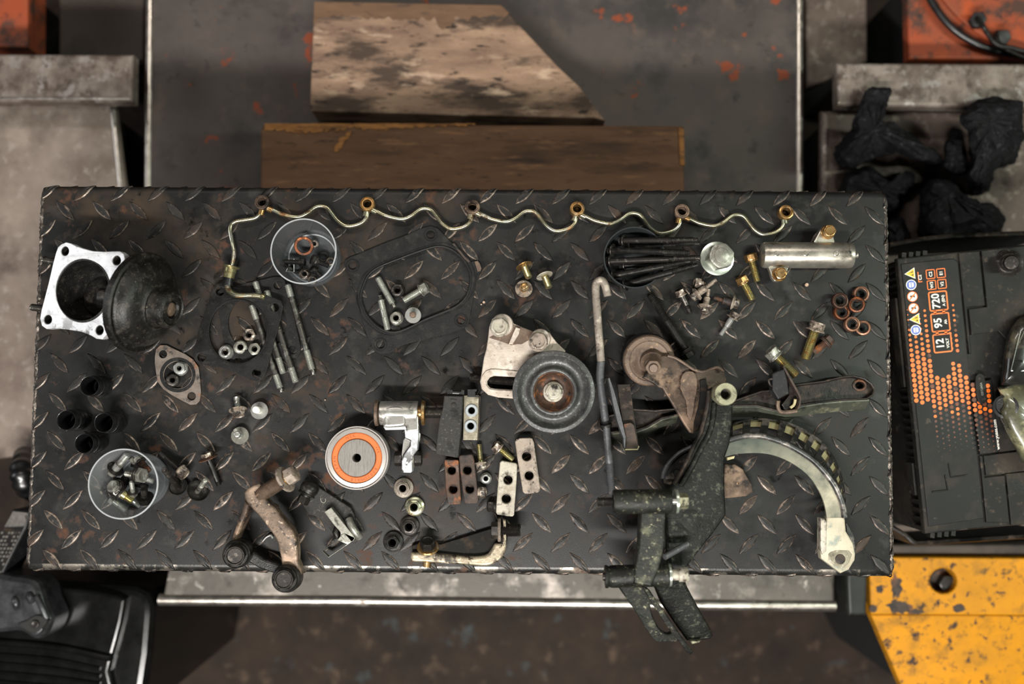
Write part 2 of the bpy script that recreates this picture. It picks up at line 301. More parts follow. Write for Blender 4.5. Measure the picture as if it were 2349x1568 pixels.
def plastic(name, tint, rough, alpha, white):
    """thin milky plastic: part see-through, part white scatter"""
    m = bpy.data.materials.new(name)
    m.use_nodes = True
    N, L = m.node_tree.nodes, m.node_tree.links
    out, b = N['Material Output'], N['Principled BSDF']
    b.inputs['Base Color'].default_value = lin(white)
    b.inputs['Roughness'].default_value = rough
    tr = N.new('ShaderNodeBsdfTransparent')
    tr.inputs[0].default_value = lin(tint)
    nz = N.new('ShaderNodeTexNoise')
    nz.inputs['Scale'].default_value = 40
    mr = N.new('ShaderNodeMapRange')
    mr.inputs['To Min'].default_value = alpha - 0.07
    mr.inputs['To Max'].default_value = alpha + 0.07
    mx = N.new('ShaderNodeMixShader')
    L.new(nz.outputs[0], mr.inputs[0])
    L.new(mr.outputs[0], mx.inputs[0])
    L.new(tr.outputs[0], mx.inputs[1])
    L.new(b.outputs[0], mx.inputs[2])
    L.new(mx.outputs[0], out.inputs[0])
    MATS[name] = m
plastic('clear_plastic', '#e8eaec', 0.22, 0.13, '#9a9c9e')
plastic('milky_plastic', '#e4e6e8', 0.28, 0.24, '#b0b2b4')
plastic('smoke_plastic', '#9aa0a4', 0.28, 0.62, '#383b3d')
plastic('rim_plastic', '#e8eaec', 0.16, 0.5, '#c5c7c9')

# ------------------------------------------------------------------ mesh helpers
class MB:
    def __init__(s):
        s.v, s.f, s.pr = [], [], []
    def add(s, vs, fs):
        o = len(s.v)
        s.v += [Vector(v) for v in vs]
        s.f += [tuple(i + o for i in f) for f in fs]
        return o
    def prism(s, top, drop, holes=()):
        """top: 3-D outline; drop: vector to the lower outline; holes likewise 3-D outlines"""
        s.pr.append((list(top), Vector(drop), [list(h) for h in holes]))
        return s
    def _prism(s, top, d, holes, ch):
        loops = [[Vector(p) for p in l] for l in [top] + holes]
        cl = []
        for l in loops:
            q = [p for i, p in enumerate(l) if (p - l[i - 1]).length > 1e-6]
            cl.append(q)
        loops = cl
        def inset(l, hole, e):
            ar = sum(l[i - 1].x * l[i].y - l[i].x * l[i - 1].y for i in range(len(l)))
            sg = (1 if ar > 0 else -1) * (-1 if hole else 1)
            o = []
            n = len(l)
            for i, p in enumerate(l):
                a, c = (p - l[i - 1]), (l[(i + 1) % n] - p)
                a, c = Vector((-a.y, a.x)).normalized(), Vector((-c.y, c.x)).normalized()
                m = a + c
                k = m.dot(a)
                m = m / k if k > 0.25 else m.normalized() * 2
                o.append(p + Vector((m.x, m.y, 0)) * (sg * e))
            return o
        dn = d.normalized()
        if ch:
            steps = [(ch, 0.0), (ch * 0.32, ch * 0.30), (0.0, ch * 1.0)]
            if ch >= 0.0025:
                steps = [(ch, 0.0), (ch * 0.5, ch * 0.13), (ch * 0.13, ch * 0.5), (0.0, ch)]
        else:
            steps = [(0.0, 0.0)]
        rows = []
        for e, z in steps:
            rows.append([p + dn * z for k, l in enumerate(loops) for p in (inset(l, k > 0, e) if e else l)])
        rows.append([p + d for l in loops for p in l])
        n = len(rows[0])
        k = 0
        sizes = [len(l) for l in loops]
        cut, k = [], 0
        for c in sizes:
            cut.append([Vector((p.x, p.y, 0)) for p in rows[0][k:k + c]])
            k += c
        tri = tessellate_polygon(cut)
        m = len(rows) - 1
        vs = [p for r in rows for p in r]
        fs = [tuple(t) for t in tri] + [tuple(i + n * m for i in reversed(t)) for t in tri]
        for r in range(m):
            k = 0
            for c in sizes:
                for i in range(c):
                    a, b = k + i + r * n, k + (i + 1) % c + r * n
                    fs.append((a, b, b + n, a + n))
                k += c
        s.add(vs, fs)
    def lathe(s, prof, n=28, M=None, hexn=0, caps=True):
        """prof: (r, z) or (r, z, 1): radius across flats / 2 of a hexagon"""
        M = M or Matrix()
        vs, rings = [], []
        for p in prof:
            r, z = p[0], p[1]
            hx = len(p) > 2 and p[2]
            if r < 1e-7:
                rings.append([len(vs)])
                vs.append(M @ Vector((0, 0, z)))
                continue
            ring = []
            for i in range(n):
                a = 2 * math.pi * i / n
                rr = r
                if hx:
                    rr = r / math.cos((a % (math.pi / 3)) - math.pi / 6)
                    if hx == 2:
                        rr = min(rr, r * 1.09)
                ring.append(len(vs))
                vs.append(M @ Vector((rr * math.cos(a), rr * math.sin(a), z)))
            rings.append(ring)
        fs = []
        for a, b in zip(rings, rings[1:]):
            if len(a) == 1 and len(b) == 1:
                continue
            for i in range(n):
                j = (i + 1) % n
                if len(a) == 1:
                    fs.append((a[0], b[j], b[i]))
                elif len(b) == 1:
                    fs.append((a[i], a[j], b[0]))
                else:
                    fs.append((a[i], a[j], b[j], b[i]))
        if caps:
            if len(rings[0]) > 1:
                fs.append(tuple(reversed(rings[0])))
            if len(rings[-1]) > 1:
                fs.append(tuple(rings[-1]))
        s.add(vs, fs)
        return s
    def tube(s, path, r, n=12, caps=True, squash=None):
        path = [Vector(p) for p in path]
        rings, vs = [], []
        up = Vector((0, 0, 1))
        for i, p in enumerate(path):
            t = (path[min(i + 1, len(path) - 1)] - path[max(i - 1, 0)]).normalized()
            u = up if abs(t.z) < 0.95 else Vector((0, 1, 0))
            a = t.cross(u).normalized()
            b = a.cross(t).normalized()
            rr = r(i / (len(path) - 1)) if callable(r) else r
            ra, rb = (rr, rr) if squash is None else (rr, rr * squash)
            rings.append(len(vs))
            for k in range(n):
                q = 2 * math.pi * k / n
                vs.append(p + a * (ra * math.cos(q)) + b * (rb * math.sin(q)))
        fs = []
        for x, y in zip(rings, rings[1:]):
            for k in range(n):
                l = (k + 1) % n
                fs.append((x + k, x + l, y + l, y + k))
        if caps:
            fs.append(tuple(range(n - 1, -1, -1)))
            fs.append(tuple(rings[-1] + k for k in range(n)))
        s.add(vs, fs)
        return s
    def box(s, M, sx, sy, sz):
        """a box centred on M's origin"""
        vs = [M @ Vector((x * sx / 2, y * sy / 2, z * sz / 2)) for x in (-1, 1) for y in (-1, 1) for z in (-1, 1)]
        s.add(vs, [(0, 1, 3, 2), (4, 6, 7, 5), (0, 4, 5, 1), (2, 3, 7, 6), (0, 2, 6, 4), (1, 5, 7, 3)])
        return s
    def build(s, name, material, parent=None, bev=0.0, ang=38, seg=2, smooth=True, local=False, kind=None, sub=0):
        for t, d, h in s.pr:
            s._prism(t, d, h, bev)
        if s.pr and bev:
            ang = min(ang, 20 if bev < .0025 else 12)
        me = bpy.data.meshes.new(name)
        inv = Matrix()
        if parent is not None and not local:
            inv = world_of(parent).inverted()
        me.from_pydata([inv @ v for v in s.v], [], s.f)
        me.validate()
        bm = bmesh.new()
        bm.from_mesh(me)
        bmesh.ops.recalc_face_normals(bm, faces=bm.faces)
        bm.to_mesh(me)
        bm.free()
        if smooth:
            me.polygons.foreach_set('use_smooth', [True] * len(me.polygons))
            me.set_sharp_from_angle(angle=R(ang))
        me.materials.append(MATS[material])
        o = bpy.data.objects.new(name, me)
        col.objects.link(o)
        if parent is not None:
            o.parent = parent
        if sub:
            b = o.modifiers.new('smooth', 'SUBSURF')
            b.levels = b.render_levels = sub
        if kind:
            o['kind'] = kind
        return o

WM = {}
def world_of(o):
    M = Matrix()
    while o is not None:
        M = o.matrix_basis @ M
        o = o.parent
    return M
def tag(o, label, cat, group=None):
    o['label'], o['category'] = label, cat
    if group:
        o['group'] = group
    return o
def thing(name, label, cat, loc, group=None, M=None):
    o = bpy.data.objects.new(name, None)
    o.empty_display_size = 0.01
    col.objects.link(o)
    if M is not None:
        o.matrix_basis = M
    else:
        o.location = loc
    return tag(o, label, cat, group)
def axis(p0, p1, roll=0.0):
    """frame at p0 whose z runs to p1"""
    z = (Vector(p1) - Vector(p0)).normalized()
    x = Vector((1, 0, 0)) if abs(z.x) < 0.9 else Vector((0, 1, 0))
    y = z.cross(x).normalized()
    x = y.cross(z)
    M = Matrix((x, y, z)).transposed().to_4x4()
    M.translation = p0
    return M @ Matrix.Rotation(roll, 4, 'Z')
def circ(c, r, h, n=20, ry=None, rot=0.0):
    """pixel circle as world outline at height h (h may be a function)"""
    o = []
    for i in range(n):
        a = 2 * math.pi * i / n
        x, y = r * math.cos(a), (ry or r) * math.sin(a)
        px, py = c[0] + x * math.cos(rot) - y * math.sin(rot), c[1] + x * math.sin(rot) + y * math.cos(rot)
        o.append(W(px, py, h(px, py) if callable(h) else h))
    return o
def outl(p, h):
    return [W(x, y, h(x, y) if callable(h) else h) for x, y in p]
def smooth_loop(p, k=4, closed=True):
    """Catmull-Rom through 2-D or 3-D points"""
    n = len(p)
    out = []
    for i in range(n if closed else n - 1):
        g = lambda j: Vector(p[j % n]) if closed else Vector(p[max(0, min(n - 1, j))])
        a, b, c, d = g(i - 1), g(i), g(i + 1), g(i + 2)
        for t in range(k):
            u = t / k
            out.append(0.5 * ((2 * b) + (c - a) * u + (2 * a - 5 * b + 4 * c - d) * u * u + (3 * b - a - 3 * c + d) * u ** 3))
    if not closed:
        out.append(Vector(p[-1]))
    return out
def text(s, name, material, parent, M, size, ext=0.0001, bold=0.0):
    """flat print: letters lying on a surface, centred on M, reading along M's x"""
    cu = bpy.data.curves.new(name, 'FONT')
    cu.body, cu.size, cu.align_x, cu.align_y = s, size, 'CENTER', 'CENTER'
    cu.extrude = ext
    cu.resolution_u = 3
    cu.offset = size * bold
    t = bpy.data.objects.new(name, cu)
    col.objects.link(t)
    dg = bpy.context.evaluated_depsgraph_get()
    me = bpy.data.meshes.new_from_object(t.evaluated_get(dg))
    bpy.data.objects.remove(t)
    me.transform((world_of(parent).inverted() if parent else Matrix()) @ M)
    me.materials.clear()
    me.materials.append(MATS[material])
    o = bpy.data.objects.new(name, me)
    col.objects.link(o)
    o.parent = parent
    return o
LUG = 0.0014                   # height of the raised lugs
EPS = 0.0003
TOPH = LUG + EPS               # things lie on the lugs

def threadprof(r, z0, z1, pitch):
    n = max(2, int(abs(z1 - z0) / pitch))
    o = []
    for i in range(n):
        a = z0 + (z1 - z0) * i / n
        b = z0 + (z1 - z0) * (i + 0.5) / n
        o += [(r * 0.86, a), (r, b)]
    o.append((r * 0.86, z1))
    return o
def headprof(af, z0, hh, dish=True):
    q = [(af / 2, z0, 1), (af / 2, z0 + hh * 0.82, 1), (af / 2, z0 + hh * 0.93, 2), (af * 0.46, z0 + hh)]
    q += [(af * 0.40, z0 + hh), (af * 0.34, z0 + hh * 0.9), (0, z0 + hh * 0.88)] if dish else [(0, z0 + hh)]
    return [(0, z0)] + q
def bolt(name, label, hp, tp, d, af, hh, fl=0, ft=3, wash=0, mh='dirty_steel', ms=None, thr=0.75, shoulder=None, group=None,
         cat='bolt', neck=0, dogpoint=0.0, roll=None, wm=None, dish=True, pitch=2.6, as_part_of=None, cup=0):
    """hp: (px, py, h) of the underside of the head, tp: of the tip; sizes in pixels on the bench top"""
    a, b = W(*hp), W(*tp)
    L = (a - b).length
    M = axis(a, a + (a - b), rng.uniform(0, 1) if roll is None else roll)
    ms = ms or mh
    rt = thing(name, label, cat, None, group, M)
    z = 0.0
    if fl:
        f, t = fl * S, ft * S
        MB().lathe([(0, 0), (f / 2 * 0.96, 0), (f / 2, t * 0.25), (f / 2, t * 0.6), (f / 2 * 0.90, t), (af * S * 0.55, t * 1.9), (0, t * 1.9)], 26).build('flange', wm or mh, rt, local=True)
        z = t * 1.2
    if wash:
        f = wash * S
        MB().lathe([(d * S * 0.52, -2.6 * S), (f / 2, -2.6 * S), (f / 2, -0.5 * S), (d * S * 0.52, -0.5 * S), (d * S * 0.52, -2.6 * S)], 26, caps=False).build('washer', wm or mh, rt, local=True)
    if cup:
        f = cup * S / 2
        MB().lathe([(d * S * 0.5, -1 * S), (f * 0.6, -1.2 * S), (f * 0.86, -3 * S), (f * 0.95, -6 * S), (f, -6 * S), (f * 0.95, -2 * S), (f * 0.7, 0), (d * S * 0.5, 0)], 26, caps=False).build('cup_washer', wm or mh, rt, local=True)
    MB().lathe(headprof(af * S, z, hh * S, dish), 24).build('head', mh, rt, local=True)
    r = d * S / 2
    p = [(0, 0.0005), (r * (1.25 if shoulder else 1.0), 0.0005)]
    sl = L * (1 - thr)
    if shoulder:
        p += [(r * shoulder, 0), (r * shoulder, -sl), (r * 0.9, -sl)]
    else:
        p += [(r, -sl)]
    if thr > 0.02:
        p += threadprof(r, -sl - 0.0002, -L + (dogpoint * S), pitch * S)
    if dogpoint:
        p += [(r * 0.72, -L + dogpoint * S), (r * 0.70, -L)]
    p += [(r * 0.6, -L - 0.0003), (0, -L - 0.0003)]
    MB().lathe(p, 14).build('shank', ms, rt, local=True)
    return rt
def hexbolt_mesh(M, af, hh, fl=0, ft=0, sh=0, d=0, dish=True):
    """a bolt head (metres) as one mesh for assemblies: z up from the seat"""
    b = MB()
    if fl:
        b.lathe([(0, 0), (fl / 2, 0), (fl / 2, ft * 0.6), (fl / 2 * 0.9, ft), (0, ft)], 26, M)
    b.lathe(headprof(af, ft * 0.9, hh, dish), 24, M)
    if sh:
        r = d / 2
        b.lathe([(0, 0)] + threadprof(r, 0.0, -sh, 0.0013) + [(0, -sh)], 14, M)
    return b
def nut(name, label, p, h, af, hh, hole, fl=0, ft=3, mh='dirty_steel', group=None, cat='nut', tip=None, bore='black_gap', collar=0):
    """a nut lying flat (or with its axis towards tip=(px,py,h)); sizes in pixels"""
    a = W(p[0], p[1], h)
    M = axis(a, W(*tip), rng.uniform(0, 1)) if tip else Matrix.Translation(a) @ Matrix.Rotation(rng.uniform(0, 1), 4, 'Z')
    rt = thing(name, label, cat, None, group, M)
    a_, h_, o_ = af * S, hh * S, hole * S / 2
    q = [(o_, 0)]
    if fl:
        f, t = fl * S / 2, ft * S
        q += [(f * 0.97, 0), (f, t * 0.4), (f * 0.97, t), (a_ * 0.60, t * 1.8)]
        MB().lathe(q + [(o_, t * 1.8), (o_, 0)], 30, caps=False).build('flange', mh, rt, local=True)
        z0 = t * 1.6
    else:
        z0 = 0
    body = [(o_, z0), (a_ / 2, z0, 1), (a_ / 2, z0 + h_ * 0.85, 1), (a_ / 2 * 1.0, z0 + h_ * 0.93, 2), (a_ * 0.44, z0 + h_)]
    if collar:
        body += [(collar * S / 2, z0 + h_ * 1.02), (collar * S / 2 * 0.97, z0 + h_ * 1.25)]
    body += [(o_ * 1.18, body[-1][1]), (o_, body[-1][1] - 0.0006), (o_, z0)]
    MB().lathe(body, 24, caps=False).build('hex_body', mh, rt, local=True)
    MB().lathe([(o_ * 1.005, z0 * 0.2), (o_ * 0.9, z0 * 0.3 + 0.0002)] + [(o_ * (0.9 if i % 2 else 1.0), z0 * 0.3 + 0.0003 + (h_ * 0.8) * i / 8) for i in range(9)], 18, caps=False).build('thread', 'dark_steel', rt, local=True)
    return rt

# ================================================================== SETTING
fl = MB()
fl.add([(-6, -6, 0), (6, -6, 0), (6, 6, 0), (-6, 6, 0), (-6, -6, -0.1), (6, -6, -0.1), (6, 6, -0.1), (-6, 6, -0.1)],
       [(0, 1, 2, 3), (7, 6, 5, 4), (0, 4, 5, 1), (1, 5, 6, 2), (2, 6, 7, 3), (3, 7, 4, 0)])
fl = fl.build('floor', 'floor_mat', smooth=False)
fl['kind'] = 'structure'
def shell(name, x0, y0, z0, x1, y1, z1, m):
    b = MB()
    b.box(Matrix.Translation(((x0 + x1) / 2, (y0 + y1) / 2, (z0 + z1) / 2)), x1 - x0, y1 - y0, z1 - z0)
    o = b.build(name, m, smooth=False)
    o['kind'] = 'structure'
shell('wall_far', -4, 4, 0, 4, 4.1, 3.3, 'wall_paint')
shell('wall_near', -4, -4.1, 0, 4, -4, 3.3, 'wall_paint')
shell('wall_left', -4.1, -4.1, 0, -4, 4.1, 3.3, 'wall_paint')
shell('wall_right', 4, -4.1, 0, 4.1, 4.1, 3.3, 'wall_paint')
shell('ceiling', -4.1, -4.1, 3.3, 4.1, 4.1, 3.4, 'ceiling_paint')

# ================================================================== TREAD-PLATE BENCH
c0, c1_, c2_, c3_ = W(98, 423), W(2033, 439), W(2048, 1322), W(62, 1310)
ux = ((c1_ - c0) + (c2_ - c3_)).normalized()
uy = Vector((-ux.y, ux.x, 0))
cen = (c0 + c1_ + c2_ + c3_) / 4
BW = ((c1_ - c0).length + (c2_ - c3_).length) / 2
BH = (abs((c0 - c3_).dot(uy)) + abs((c1_ - c2_).dot(uy))) / 2
BR = 0.008                                   # bend radius of the long edges
def bench(x, y, z):                          # bench frame -> world
    return cen + ux * x + uy * y + Vector((0, 0, z))
def bend(x, y, z):
    """a point of the flat sheet (height z over it) carried over the rounded long edges"""
    lim = BH / 2 - BR
    if abs(y) <= lim:
        return bench(x, y, z)
    sg = 1 if y > 0 else -1
    e = abs(y) - lim
    a = e / BR
    if a < math.pi / 2:
        return bench(x, sg * (lim + (BR + z) * math.sin(a)), -BR + (BR + z) * math.cos(a))
    return bench(x, sg * (lim + BR + z), -BR - (e - BR * math.pi / 2))
table = thing('tread_plate_bench', 'black steel workbench with raised leaf-shaped lugs, strewn with engine parts', 'workbench', (cen.x, cen.y, 0))
ys = [0]
lim = BH / 2 - BR
arc = [lim + BR * math.pi / 2 * i / 8 for i in range(9)]
prof = [-(lim + BR * math.pi / 2 + 0.045)] + [-a for a in reversed(arc)] + [-lim * 0.5, 0, lim * 0.5] + arc + [lim + BR * math.pi / 2 + 0.045]
xs = [-BW / 2, -BW / 2 + 0.006] + [-BW / 2 + BW * i / 12 for i in range(1, 12)] + [BW / 2 - 0.006, BW / 2]
b = MB()
nv = len(prof)
vs, fs = [], []
for x in xs:
    vs += [bend(x, y, 0.0 if abs(x) < BW / 2 - 1e-6 else -0.001) for y in prof]
for i in range(len(xs) - 1):
    for j in range(nv - 1):
        fs.append((i * nv + j, (i + 1) * nv + j, (i + 1) * nv + j + 1, i * nv + j + 1))
b.add(vs, fs)
ts = b.build('tread_sheet', 'tread_steel', table, ang=60)
ts.data.materials.append(MATS['worn_highlight_bend'])
for pl in ts.data.polygons:                   # the near bend: rubbed bright, the lamp's highlight also put into its colour
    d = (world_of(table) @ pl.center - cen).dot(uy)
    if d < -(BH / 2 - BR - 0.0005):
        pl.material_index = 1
for sx in (-1, 1):                            # side plates and the rough weld along them
    b = MB()
    b.box(Matrix.Translation(bench(sx * (BW / 2 - 0.004), 0, -0.030)) @ Matrix.Rotation(math.atan2(ux.y, ux.x), 4, 'Z'), 0.006, BH - 0.010, 0.056)
    b.build('side_plate', 'tread_steel', table)
    n = 190
    path = []
    for i in range(n + 1):
        y = -BH / 2 + 0.004 + (BH - 0.008) * i / n
        inset = 0.006 * (max(0, abs(y) - BH / 2 + 0.012) / 0.010) ** 2
        path.append(bench(sx * (BW / 2 - 0.0005 - inset) + rng.uniform(-.0005, .0005), y, -0.0026 - inset * 0.5 + rng.uniform(-.0004, .0004)))
    rr = [0.0026 + rng.uniform(-.0005, .0006) for _ in range(n + 1)]
    MB().tube(path, lambda t: rr[int(t * n)], 8).build('weld_bead', 'weld', table)
for sx in (-1, 1):
    for sy in (-1, 1):
        b = MB()
        p = bench(sx * (BW / 2 - 0.16), sy * (BH / 2 - 0.06), 0)
        b.box(Matrix.Translation(Vector((p.x, p.y, TZ - 0.1765))), 0.04, 0.04, 0.346)
        b.build('leg', 'black_steel', table)

# lugs: two interleaved lattices, "/" and "\"
def sheetxy(p):
    d = p - cen
    return d.dot(ux), d.dot(uy)
ax, ay = sheetxy(W(193, 439.5))
bx, by = sheetxy(W(1963, 451))
ex, ey = sheetxy(W(166, 1236))
PX = (bx - ax) / 21
PY = (ey - ay) / 9
LL, LW = 0.0154, 0.0049
def lug_outline(k=9):
    o = []
    for i in range(k):
        t = -1 + 2 * i / k
        o.append((LL * t, LW * (1 - abs(t) ** 1.9)))
    for i in range(k):
        t = 1 - 2 * i / k
        o.append((LL * t, -LW * (1 - abs(t) ** 1.9)))
    return o
def lug_geo(place):
    o = lug_outline()
    n = len(o)
    vs = [place(x, y, -0.0002) for x, y in o] + [place(x * 0.955, y * 0.80, LUG * 0.8) for x, y in o] + [place(x * 0.90, y * 0.55, LUG) for x, y in o] + [place(0, 0, LUG)]
    fs = []
    for r in (0, n):
        for i in range(n):
            fs.append((r + i, r + (i + 1) % n, r + n + (i + 1) % n, r + n + i))
    for i in range(n):
        fs.append((2 * n + i, 2 * n + (i + 1) % n, 3 * n))
    wear = [0.42] * n + [0.62] * n + [0.36] * n + [0.30]
    return vs, fs, wear
def lug_mesh(vs, fs, wear, name='tread_lug'):
    me = bpy.data.meshes.new(name)
    me.from_pydata(vs, [], fs)
    bm = bmesh.new(); bm.from_mesh(me); bmesh.ops.recalc_face_normals(bm, faces=bm.faces); bm.to_mesh(me); bm.free()
    me.polygons.foreach_set('use_smooth', [True] * len(me.polygons))
    me.set_sharp_from_angle(angle=R(50))
    at = me.attributes.new('wear', 'FLOAT', 'POINT')
    at.data.foreach_set('value', wear)
    me.materials.append(MATS['tread_lug_steel'])
    return me
ang0 = math.atan2(ux.y, ux.x)
shared = {}
for sg in (1, -1):
    ca, sa = math.cos(R(45) * sg), math.sin(R(45) * sg)
    f = lambda x, y, z: Vector((x * ca - y * sa, x * sa + y * ca, z))
    shared[sg] = lug_mesh(*lug_geo(f))
inner, edge = [], []
for j in range(-1, 12):
    for i in range(-3, 26):
        for sg in (1, -1):
            u = ax + PX * (i - (0.5 if sg < 0 else 0))
            v = ay + PY * (j + (0.5 if sg < 0 else 0))
            if abs(u) > BW / 2 + 0.011 or abs(v) > BH / 2 + 0.03:
                continue
            if abs(u) < BW / 2 - 0.014 and abs(v) < BH / 2 - BR - 0.012:
                inner.append((u, v, sg))
            else:
                edge.append((u, v, sg))
inner.sort(key=lambda q: (q[0] * 7919 + q[1] * 104729) % 1.0)
EV, EF, EW = [], [], []
for k, (u, v, sg) in enumerate(inner):
    if k < 300:
        o = bpy.data.objects.new('tread_lug', shared[sg])
        col.objects.link(o)
        o.parent = table
        p = bench(u, v, 0)
        o.location = (p.x - cen.x, p.y - cen.y, p.z)
        o.rotation_euler = (0, 0, ang0 + rng.uniform(-.03, .03))
    else:
        edge.append((u, v, sg))
for u, v, sg in edge:
    ca, sa = math.cos(R(45) * sg), math.sin(R(45) * sg)
    lx = BW / 2 - 0.0005
    f = lambda x, y, z: bend(max(-lx, min(lx, u + x * ca - y * sa)), v + x * sa + y * ca, z) - Vector((cen.x, cen.y, 0))
    a, c, d = lug_geo(f)
    EF += [tuple(q + len(EV) for q in t) for t in c]
    EV += a
    EW += d
o = bpy.data.objects.new('outer_lugs', lug_mesh(EV, EF, EW, 'outer_lugs'))
col.objects.link(o)
o.parent = table
o['kind'] = 'stuff'

# ================================================================== THE MACHINE BED BEHIND AND BELOW
def slab(name, poly, h, thick, material, parent, bev=0.004, holes=()):
    b = MB()
    b.prism(outl(poly, h), (0, 0, -thick), [outl(q, h) for q in holes])
    return b.build(name, material, parent, bev=bev, seg=3)
bed = thing('steel_bed', 'wide dark steel bed plate with flecks of orange paint, under the two boards', 'machine', W(1100, 600, -0.75))
slab('bed_plate', [(343, -60), (1838, -60), (1838, 1185), (318, 1185)], -0.350, 0.02, 'bed_steel', bed)
slab('bed_body', [(400, -40), (1790, -40), (1790, 1170), (380, 1170)], -0.3705, 0.379, 'black_gap', bed, 0)
for pa in ([(346, -60), (332, 1185)], [(1832, -60), (1834, 1185)]):
    MB().tube([W(*pa[0], -0.354), W(*pa[1], -0.354)], 0.0065, 12).build('rounded_edge', 'edge_steel', bed)

lp = thing('steel_side_plate', 'dull brown steel sheet with a bright rim on the left, below the steel bar', 'plate', W(140, 600, -0.75))
slab('sheet', [(-60, 236), (262, 236), (286, 420), (300, 1010), (-60, 1060)], -0.330, 0.012, 'plate_brown', lp)
slab('pedestal', [(-50, 250), (240, 250), (255, 990), (-50, 1000)], -0.3425, 0.407, 'black_gap', lp, 0)
MB().tube([W(258, 240, -.333), W(277, 420, -.333), W(290, 1000, -.333)], 0.005, 10).build('rounded_rim', 'edge_steel', lp)

lb = thing('steel_bar', 'blotchy grey square steel bar lying at the upper left edge', 'bar', W(140, 180, -0.75))
slab('bar_body', [(-80, 122), (305, 124), (303, 233), (-80, 233)], -0.280, 0.022, 'beam_steel', lb, 0.005)
slab('packing', [(-80, 132), (285, 134), (283, 222), (-80, 222)], -0.3025, 0.027, 'black_gap', lb, 0)
MB().tube([W(-80, 226, -.283), W(300, 226, -.283)], 0.0035, 10).build('bright_corner', 'edge_steel', lb)

ls = thing('steel_step', 'shadowed brown steel step in the gap behind the left steel bar', 'plate', W(200, 60, -0.75))
slab('tread', [(134, -60), (331, -60), (329, 138), (134, 135)], -0.48, 0.02, 'dim_steel', ls)
slab('riser', [(138, -60), (325, -60), (323, 130), (138, 128)], -0.5005, 0.249, 'black_gap', ls, 0)
ob = thing('orange_housing', 'small chipped orange painted steel box in the top left corner', 'box', W(20, 50, -0.75))
slab('pedestal', [(-70, -60), (20, -60), (20, 70), (-70, 70)], -0.4605, 0.289, 'black_gap', ob, 0)
slab('housing_body', [(-70, -60), (63, -60), (62, 106), (-70, 106)], -0.40, 0.060, 'orange_paint', ob, 0.005)
slab('lid', [(-70, -60), (64, -60), (63, 107), (-70, 107)], -0.386, 0.0135, 'orange_paint', ob, 0.003)

rs = thing('steel_step', 'brown steel step between the bed plate and the large orange cover', 'plate', W(1920, 60, -0.75))
slab('tread', [(1849, -60), (1990, -60), (1990, 140), (1849, 205)], -0.42, 0.02, 'low_steel', rs)
slab('riser', [(1855, -60), (1985, -60), (1985, 136), (1855, 180)], -0.4405, 0.309, 'black_gap', rs, 0)
oc = thing('orange_cover', 'large worn orange steel cover with dark chips in the top right corner', 'cover', W(2220, 60, -0.75))
slab('cover_plate', [(2081, -60), (2420, -60), (2420, 137), (2085, 135)], -0.345, 0.02, 'orange_paint', oc)
slab('cover_body', [(2095, -60), (2410, -60), (2410, 128), (2097, 126)], -0.3655, 0.384, 'black_gap', oc, 0)
slab('raised_disc', smooth_loop([(2130, -60), (2150, -20), (2200, 40), (2260, 85), (2330, 112), (2420, 120), (2420, -60)], 3), -0.339, 0.0058, 'orange_paint', oc, 0.002)

rb = thing('steel_bar', 'blotchy rust-grey square steel bar below the orange cover on the right', 'bar', W(2130, 190, -0.75))
slab('bar_body', [(1920, 143), (2420, 146), (2420, 247), (1922, 242)], -0.270, 0.022, 'beam_steel', rb, 0.005)
slab('packing', [(1945, 155), (2420, 157), (2420, 234), (1945, 230)], -0.2925, 0.037, 'black_gap', rb, 0)
MB().tube([W(1922, 236, -.274), W(2420, 240, -.274)], 0.0035, 10).build('bright_corner', 'edge_steel', rb)
rp = thing('steel_side_plate', 'rust-brown steel sheet on the right, littered with black lumps', 'plate', W(2130, 400, -0.75))
slab('sheet', [(1884, 254), (2430, 257), (2430, 1236), (1878, 1236)], -0.330, 0.012, 'low_steel', rp)
slab('pedestal', [(1910, 264), (2420, 266), (2420, 1230), (1910, 1230)], -0.3425, 0.407, 'black_gap', rp, 0)
MB().tube([W(1893, 262, -.334), W(1886, 700, -.334)], 0.006, 10).build('rounded_rim', 'beam_steel', rp)

# boards
b2 = thing('timber', 'long dark oily timber with a splintered orange edge, nearest the bench', 'timber', W(1080, 350, -0.35))
slab('timber_body', [(605, 284), (700, 282), (860, 286), (1200, 286), (1568, 288), (1573, 540), (597, 540), (597, 300)], -0.262, 0.0875, 'oak_dark', b2, 0.004)
r_ = random.Random(3)
def jag(x0, x1, y0, d0, d1, n):
    """a torn strip: straight upper edge, ragged lower edge"""
    up = [(x0 + (x1 - x0) * i / n, y0 + r_.uniform(-.6, .6)) for i in range(n + 1)]
    dn = [(x, y + max(1.5, d0 + (d1 - d0) * i / n + r_.uniform(-4, 4))) for i, (x, y) in enumerate(up)]
    return up + dn[::-1]
for x0, x1, y0, d0, d1, n in ((607, 699, 283, 14, 20, 16), (699.5, 796, 283, 20, 14, 18), (796.5, 891, 283, 10, 14, 16), (891.5, 1090, 283, 12, 3, 26)):
    slab('torn_strip', jag(x0, x1, y0, d0, d1, n), -0.2605, 0.003, 'split_wood', b2, 0)
slab('torn_strip', [(808, 300), (798, 318), (790, 322), (784, 338), (772, 349), (766, 347), (769, 333), (778, 326), (776, 318), (790, 311), (796, 303)], -0.2605, 0.003, 'split_wood', b2, 0)
slab('split_end', [(1556, 292), (1569, 292), (1571, 380), (1560, 378)], -0.2600, 0.003, 'split_wood', b2, 0.001)
b1 = thing('wooden_board', 'pale weathered board with one end sawn at a slant, behind the dark timber', 'board', W(1000, 140, -0.35))
hb = lambda x, y: -0.262 - (x - 712) * 0.000020
